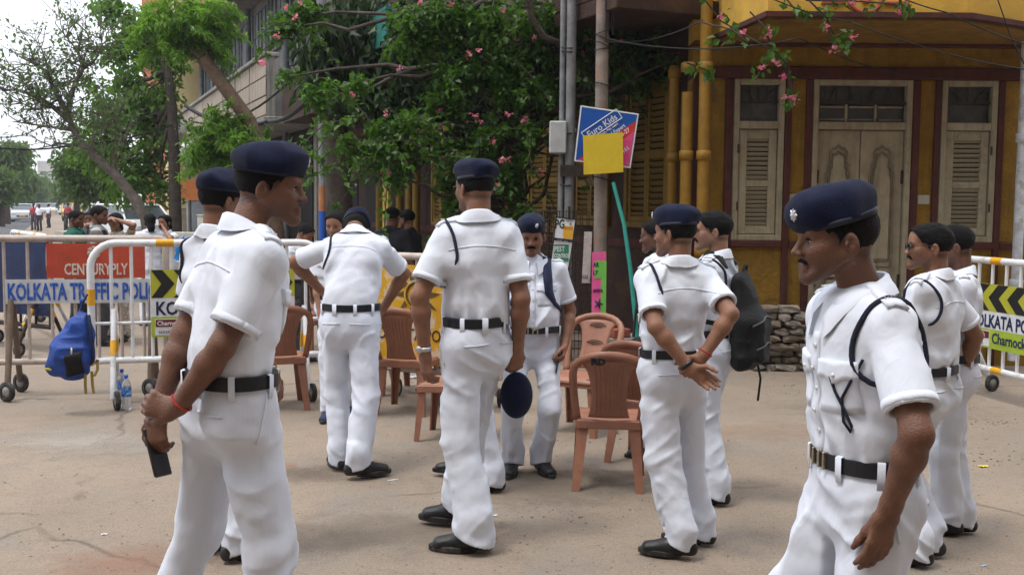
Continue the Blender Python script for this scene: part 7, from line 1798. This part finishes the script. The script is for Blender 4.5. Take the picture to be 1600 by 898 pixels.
# ------------------------------------------------------------------ people further back
def bgp(px, top, Y, yaw, label, h=1.68, skin=1, shirt=None, trousers=None, **kw):
    q = P(px, top, Y); s = q.z / 1.715; s = max(.84, min(1.12, s))
    kw.setdefault('group', 'passers-by in the street')
    return person('person', label, (q.x, q.y), yaw, s, beret=False, uniform=False, skin=skin, shirt=shirt, trousers=trousers, res=kw.pop('res', .011), moustache=kw.pop('moustache', False), **kw)
GREEN = mat('shirt_teal_green', (.012, .105, .075), .85, .25, 9); BLACKC = mat('shirt_black', (.012, .013, .020), .9, .2, 9); GREYC = mat('trousers_grey', (.06, .06, .07), .9, .2, 9); CREAMC = mat('kurta_print', (.52, .46, .38), .9, .1, 9, dirt=(.13, .12, .11), dscale=38, damt=.9, dsharp=.03)
def plaid():
    m, n, l, b = newmat('shirt_plaid'); tc = n.new('ShaderNodeTexCoord'); sp = n.new('ShaderNodeSeparateXYZ'); l.new(tc.outputs['Object'], sp.inputs[0]); fs = []
    for ax, k in (('X', 42), ('Z', 36)):
        s1 = n.new('ShaderNodeMath'); s1.operation = 'MULTIPLY'; s1.inputs[1].default_value = k; l.new(sp.outputs[ax], s1.inputs[0]); s2 = n.new('ShaderNodeMath'); s2.operation = 'SINE'; l.new(s1.outputs[0], s2.inputs[0]); s3 = n.new('ShaderNodeMath'); s3.operation = 'GREATER_THAN'; s3.inputs[1].default_value = .45; l.new(s2.outputs[0], s3.inputs[0]); fs.append(s3)
    ad = n.new('ShaderNodeMath'); ad.operation = 'ADD'; l.new(fs[0].outputs[0], ad.inputs[0]); l.new(fs[1].outputs[0], ad.inputs[1])
    h = n.new('ShaderNodeMath'); h.operation = 'MULTIPLY'; h.inputs[1].default_value = .5; l.new(ad.outputs[0], h.inputs[0])
    mx = n.new('ShaderNodeMix'); mx.data_type = 'RGBA'; mx.inputs['A'].default_value = (.012, .014, .022, 1); mx.inputs['B'].default_value = (.40, .40, .38, 1); l.new(h.outputs[0], mx.inputs['Factor']); l.new(mx.outputs['Result'], b.inputs['Base Color']); b.inputs['Roughness'].default_value = .9; return m
PLAID = plaid()
bgp(117, 327, 12.6, -95, 'man in a teal green shirt behind the red barricade panel', skin=0, shirt=GREEN, trousers=GREYC, seed=41, head=(-10, -5, 0))
bgp(152, 320, 12.2, -70, 'man in a black and white plaid shirt beside the green-shirted man', skin=0, shirt=PLAID, trousers=GREYC, seed=42, head=(-25, -3, 0))
bgp(138, 330, 14.5, 200, 'man almost hidden between the green and plaid shirts', skin=0, shirt=GREYC, trousers=GREYC, seed=49)
bgp(181, 332, 12.6, 175, 'woman in a cream patterned dress with both hands raised to her hair', skin=2, shirt=CREAMC, trousers=CREAMC, female=True, hair='long', dress=True, belt=False, seed=43, armL=dict(w=(-.07, .12, 1.62), hint=(-1, .3, 0), curl=(40, 40, 30)), armR=dict(w=(.06, .14, 1.60), hint=(1, .3, 0), curl=(40, 40, 30)))
bgp(234, 333, 14.2, 30, 'woman in white uniform with long black plait, back turned', skin=1, female=True, hair='long', seed=44, belt=False, dress=True, group='officers in white uniform')
bgp(258, 335, 14.4, 160, 'woman in white uniform raising a hand to her face', skin=2, female=True, hair='long', seed=45, belt=False, group='officers in white uniform', armL=dict(w=(-.10, .16, 1.50), hint=(-1, 0, -1), curl=(60, 60, 40)))
bgp(463, 346, 11.0, -110, 'grey-haired man in white shirt and dark vest stooping behind the barricade', skin=1, shirt=M_SHIRT, trousers=GREYC, seed=46, head=(0, -25, 0), lean=12)
bgp(612, 322, 11.6, -20, 'man in a black shirt walking away beside the yellow columns', skin=0, shirt=BLACKC, trousers=GREYC, seed=47)
bgp(637, 326, 11.9, 60, 'second man in black with bare forearm right of the first', skin=1, shirt=BLACKC, trousers=GREYC, seed=48)
# far pedestrians on the road
REDC = mat('shirt_red', (.35, .05, .06), .9, .2, 5); DARKC = mat('trousers_dark', (.03, .03, .04), .9, .2, 5)
for px, top, Y, yaw, c, t_, lab in ((52, 318, 62, 180, REDC, GREYC, 'far pedestrian in a red shirt walking on the road'), (61, 319, 60, 175, M_SHIRT, DARKC, 'far pedestrian in a white shirt and dark trousers'), (76, 318, 68, 140, M_SHIRT, DARKC, 'far pedestrian stepping across the road in white'), (106, 317, 64, 10, REDC, DARKC, 'far rider in red standing by a motorbike')):
    bgp(px, top, Y, yaw, lab, skin=0, shirt=c, trousers=t_, res=.022, seed=int(px), group='far pedestrians', collar=False)
# ------------------------------------------------------------------ vehicles
CARW = mat('car_white', (.66, .68, .70), .25, .05, 3, spec=.6); CARY = mat('taxi_yellow', (.58, .36, .03), .3, .08, 3, spec=.6); CARG = mat('car_glass', (.05, .06, .07), .08, .1, 3, spec=.8); LAMPW = mat('headlamp', (.6, .62, .65), .1, .1, 5); LAMPR = mat('tail_lamp', (.4, .02, .02), .2, .1, 5); TYR2 = mat('tyre', (.02, .02, .022), .8, .2, 5)
def car(name, label, loc, rz, paint, L=3.9, W=1.66, H=1.48, suv=False, plate=True):
    o = thing(name, label, 'car', loc, rz, 'vehicles on the road')
    hb_ = .92 if not suv else 1.02
    prof = [(-L/2, .35), (-L/2 + .02, hb_ - .12), (-L/2 + .12, hb_), (-L/2 + .95, hb_ + .07), (L/2 - .45, hb_ + .08), (L/2 - .06, hb_), (L/2, hb_ - .2), (L/2, .35), (L/2 - .15, .22), (-L/2 + .15, .22)]
    m = MB(); n = len(prof); sec = [(-W/2 + .0, .94), (-W/2 + .06, 1.0), (W/2 - .06, 1.0), (W/2, .94)]
    v = [(y, x, .22 + (z - .22) * k if z > .6 else z) for y, k in sec for x, z in prof]
    m.add(v, [(i*n+j, i*n+(j+1) % n, (i+1)*n+(j+1) % n, (i+1)*n+j) for i in range(3) for j in range(n)] + [tuple(range(n))[::-1], tuple(range(3*n, 4*n))], False); bd_ = m.build('body', paint, o)
    r0, r1, r2, r3 = -L/2 + .85, -L/2 + 1.5, L/2 - .75, L/2 - (.45 if not suv else .2)
    m = MB(); tw = W/2 - .17; bw_ = W/2 - .05
    def cab(x0, x1, x2, x3, zb, zt, ins, name, material, par):
        m = MB(); v = [(-bw_ + ins, x0, zb), (bw_ - ins, x0, zb), (bw_ - ins, x3, zb), (-bw_ + ins, x3, zb), (-tw + ins, x1, zt), (tw - ins, x1, zt), (tw - ins, x2, zt), (-tw + ins, x2, zt)]
        m.add(v, [(3, 2, 1, 0), (4, 5, 6, 7), (0, 1, 5, 4), (1, 2, 6, 5), (2, 3, 7, 6), (3, 0, 4, 7)]); return m.build(name, material, par)
    cab(r0, r1, r2, r3, hb_ + .05, H - .06, 0, 'windows', CARG, bd_)
    m = MB(); m.box((-tw - .02, r1 - .08, H - .075), (tw + .02, r2 + .08, H), bev=.035); m.build('roof', paint, bd_)
    for sx in (-1, 1):
        for (xa, xb) in ((r0 - .02, r1 - .05), ((r1 + r2) / 2, (r1 + r2) / 2), (r3 + .02, r2 + .05)):
            m = MB(); m.tube([(sx * (bw_ + .005), xa, hb_ + .05), (sx * (tw + .005), xb, H - .05)], .035, 6); m.build('pillar', paint, bd_)
        for yy in (-L/2 + .68, L/2 - .68):
            M = Matrix.Translation((sx * (W/2 - .09), yy, .31)) @ Matrix.Rotation(pi/2, 4, 'Y'); m = MB(); m.lathe([(.19, -.1), (.29, -.1), (.31, -.06), (.31, .06), (.29, .1), (.19, .1), (.19, -.1)], 18, M); w = m.build('wheel', TYR2, o)
            m = MB(); m.lathe([(.001, -.09), (.19, -.085), (.19, .085), (.001, .09)], 12, M); m.build('rim', HUB, w)
        m = MB(); m.box((sx * (W/2 - .24) - .17, -L/2 - .015, hb_ - .30), (sx * (W/2 - .24) + .17, -L/2 + .15, hb_ - .12), bev=.04); m.build('headlight', LAMPW, o)
        m = MB(); m.box((sx * (W/2 - .16) - .10, L/2 - .1, hb_ - .35), (sx * (W/2 - .16) + .10, L/2 + .012, hb_ - .05), bev=.03); m.build('tail_light', LAMPR, o)
        m = MB(); m.box((sx * (W/2 + .09) - .09, r0 + .35, hb_ + .06), (sx * (W/2 + .09) + .09, r0 + .45, hb_ + .22), bev=.03); m.build('mirror', paint, o)
    m = MB(); m.box((-W/2 + .42, -L/2 - .01, .40), (W/2 - .42, -L/2 + .1, .58), bev=.02); m.build('grille', CARG, o)
    if plate: m = MB(); m.box((-.25, -L/2 - .03, .44), (.25, -L/2 - .012, .56)); m.build('number_plate', mat('plate_amber', (.6, .32, .03)), o)
    return o
q = P(36, 336, 88); car('white_car', 'white hatchback driving towards us at the far left', (q.x, q.y, 0), STREET, CARW, 3.9, 1.7, 1.5)
q = P(66, 332, 125); car('white_car', 'more distant white car behind the far pedestrians', (q.x, q.y, 0), STREET, CARW, 4, 1.7, 1.5)
q = P(207, 345, 38.0); car('parked_car', 'white parked utility car behind the women in white', (q.x, q.y, 0), STREET + .35, CARW, 4.3, 1.75, 1.62, True, False)
q = P(172, 340, 50.0); car('parked_car', 'white parked car roof showing above the patterned dress woman', (q.x, q.y, 0), STREET + .1, CARW, 4.4, 1.75, 1.62, True, False)
q = P(148, 340, 66.0); car('taxi', 'yellow taxi parked at the kerb on the right of the road', (q.x, q.y, 0), STREET, CARY, 4.3, 1.7, 1.58)
q = P(127, 335, 92.0); car('taxi', 'second yellow taxi further along the kerb', (q.x, q.y, 0), STREET, CARY, 4.3, 1.7, 1.58)
q = P(97, 330, 150.0); car('white_car', 'tiny white van at the end of the road', (q.x, q.y, 0), STREET, CARW, 4.3, 1.8, 1.95, True)
q = P(110, 333, 112.0); car('taxi', 'farthest yellow taxi near the end of the road', (q.x, q.y, 0), STREET, CARY, 4.3, 1.7, 1.58)
q = P(84, 331, 135.0); car('white_car', 'small white car in the middle of the far road', (q.x, q.y, 0), STREET, CARW, 4.0, 1.7, 1.5)
mbk = thing('motorbike', 'dark motorbike standing by the far red-shirted rider', 'motorbike', (*P(101, 345, 63).xy, 0), STREET); m = MB()
for yy in (-.62, .62): m.tube([(0, yy + .29 * cos(t), .31 + .29 * sin(t)) for t in np.linspace(0, 2*pi, 17)], .05, 6, False)
m.build('wheels', TYR2, mbk, 'stuff'); m = MB(); m.tube([(0, -.6, .3), (0, -.45, .95)], .04, 6); m.tube([(-.33, -.42, 1.0), (.33, -.42, 1.0)], .025, 6); m.build('fork', IRON, mbk); m = MB(); m.box((-.15, -.4, .5), (.15, .7, .85), bev=.08); m.build('body', mat('bike_black', (.02, .02, .025), .3), mbk)
# vendor's table with blue bottles
vt = thing('vendor_table', 'low vendor table near the trunk, crowded with blue water bottles', 'table', (*P(290, 400, 15.2).xy, 0), .1)
m = MB(); m.box((-.45, -.3, .78), (.6, .3, .84), bev=.01); m.build('top', MATS['box_grey'], vt)
for x, y in ((-.4, -.25), (.55, -.25), (-.4, .25), (.55, .25)): m = MB(); m.box((x - .02, y - .02, 0), (x + .02, y + .02, .779)); m.build('leg', IRON, vt)
BLB = mat('blue_bottle', (.03, .22, .55), .2, .3, 9, spec=.6); bme = None
for k in range(14):
    q = vt.location + Vector((-.36 + (k % 7) * .14, -.12 + (k // 7) * .22 + (k % 2) * .04, .842))
    if bme is None:
        m = MB(); m.lathe([(.001, 0), (.05, 0), (.055, .02), (.052, .2), (.03, .27), (.02, .31), (.02, .34), (.001, .34)], 10); o = m.build('vendor_bottle', BLB); bme = o.data
    else: o = bpy.data.objects.new('vendor_bottle', bme); link(o)
    o.location = q; tag(o, 'blue water bottle standing on the vendor table by the dark trunk', 'bottle', 'bottles on the vendor table')
# ------------------------------------------------------------------ city haze
hz, n_, l_, b_ = newmat('haze_air'); n_.remove(b_)
pv_ = n_.new('ShaderNodeVolumePrincipled'); pv_.inputs['Color'].default_value = (.93, .95, 1.0, 1); pv_.inputs['Density'].default_value = .0006; pv_.inputs['Anisotropy'].default_value = .2
l_.new(pv_.outputs['Volume'], n_['Material Output'].inputs['Volume'])
m = MB(); m.box((-330, -12, -1.0), (60, 620, 32)); tag(m.build('haze', hz), 'thin grey city haze', kind='stuff')
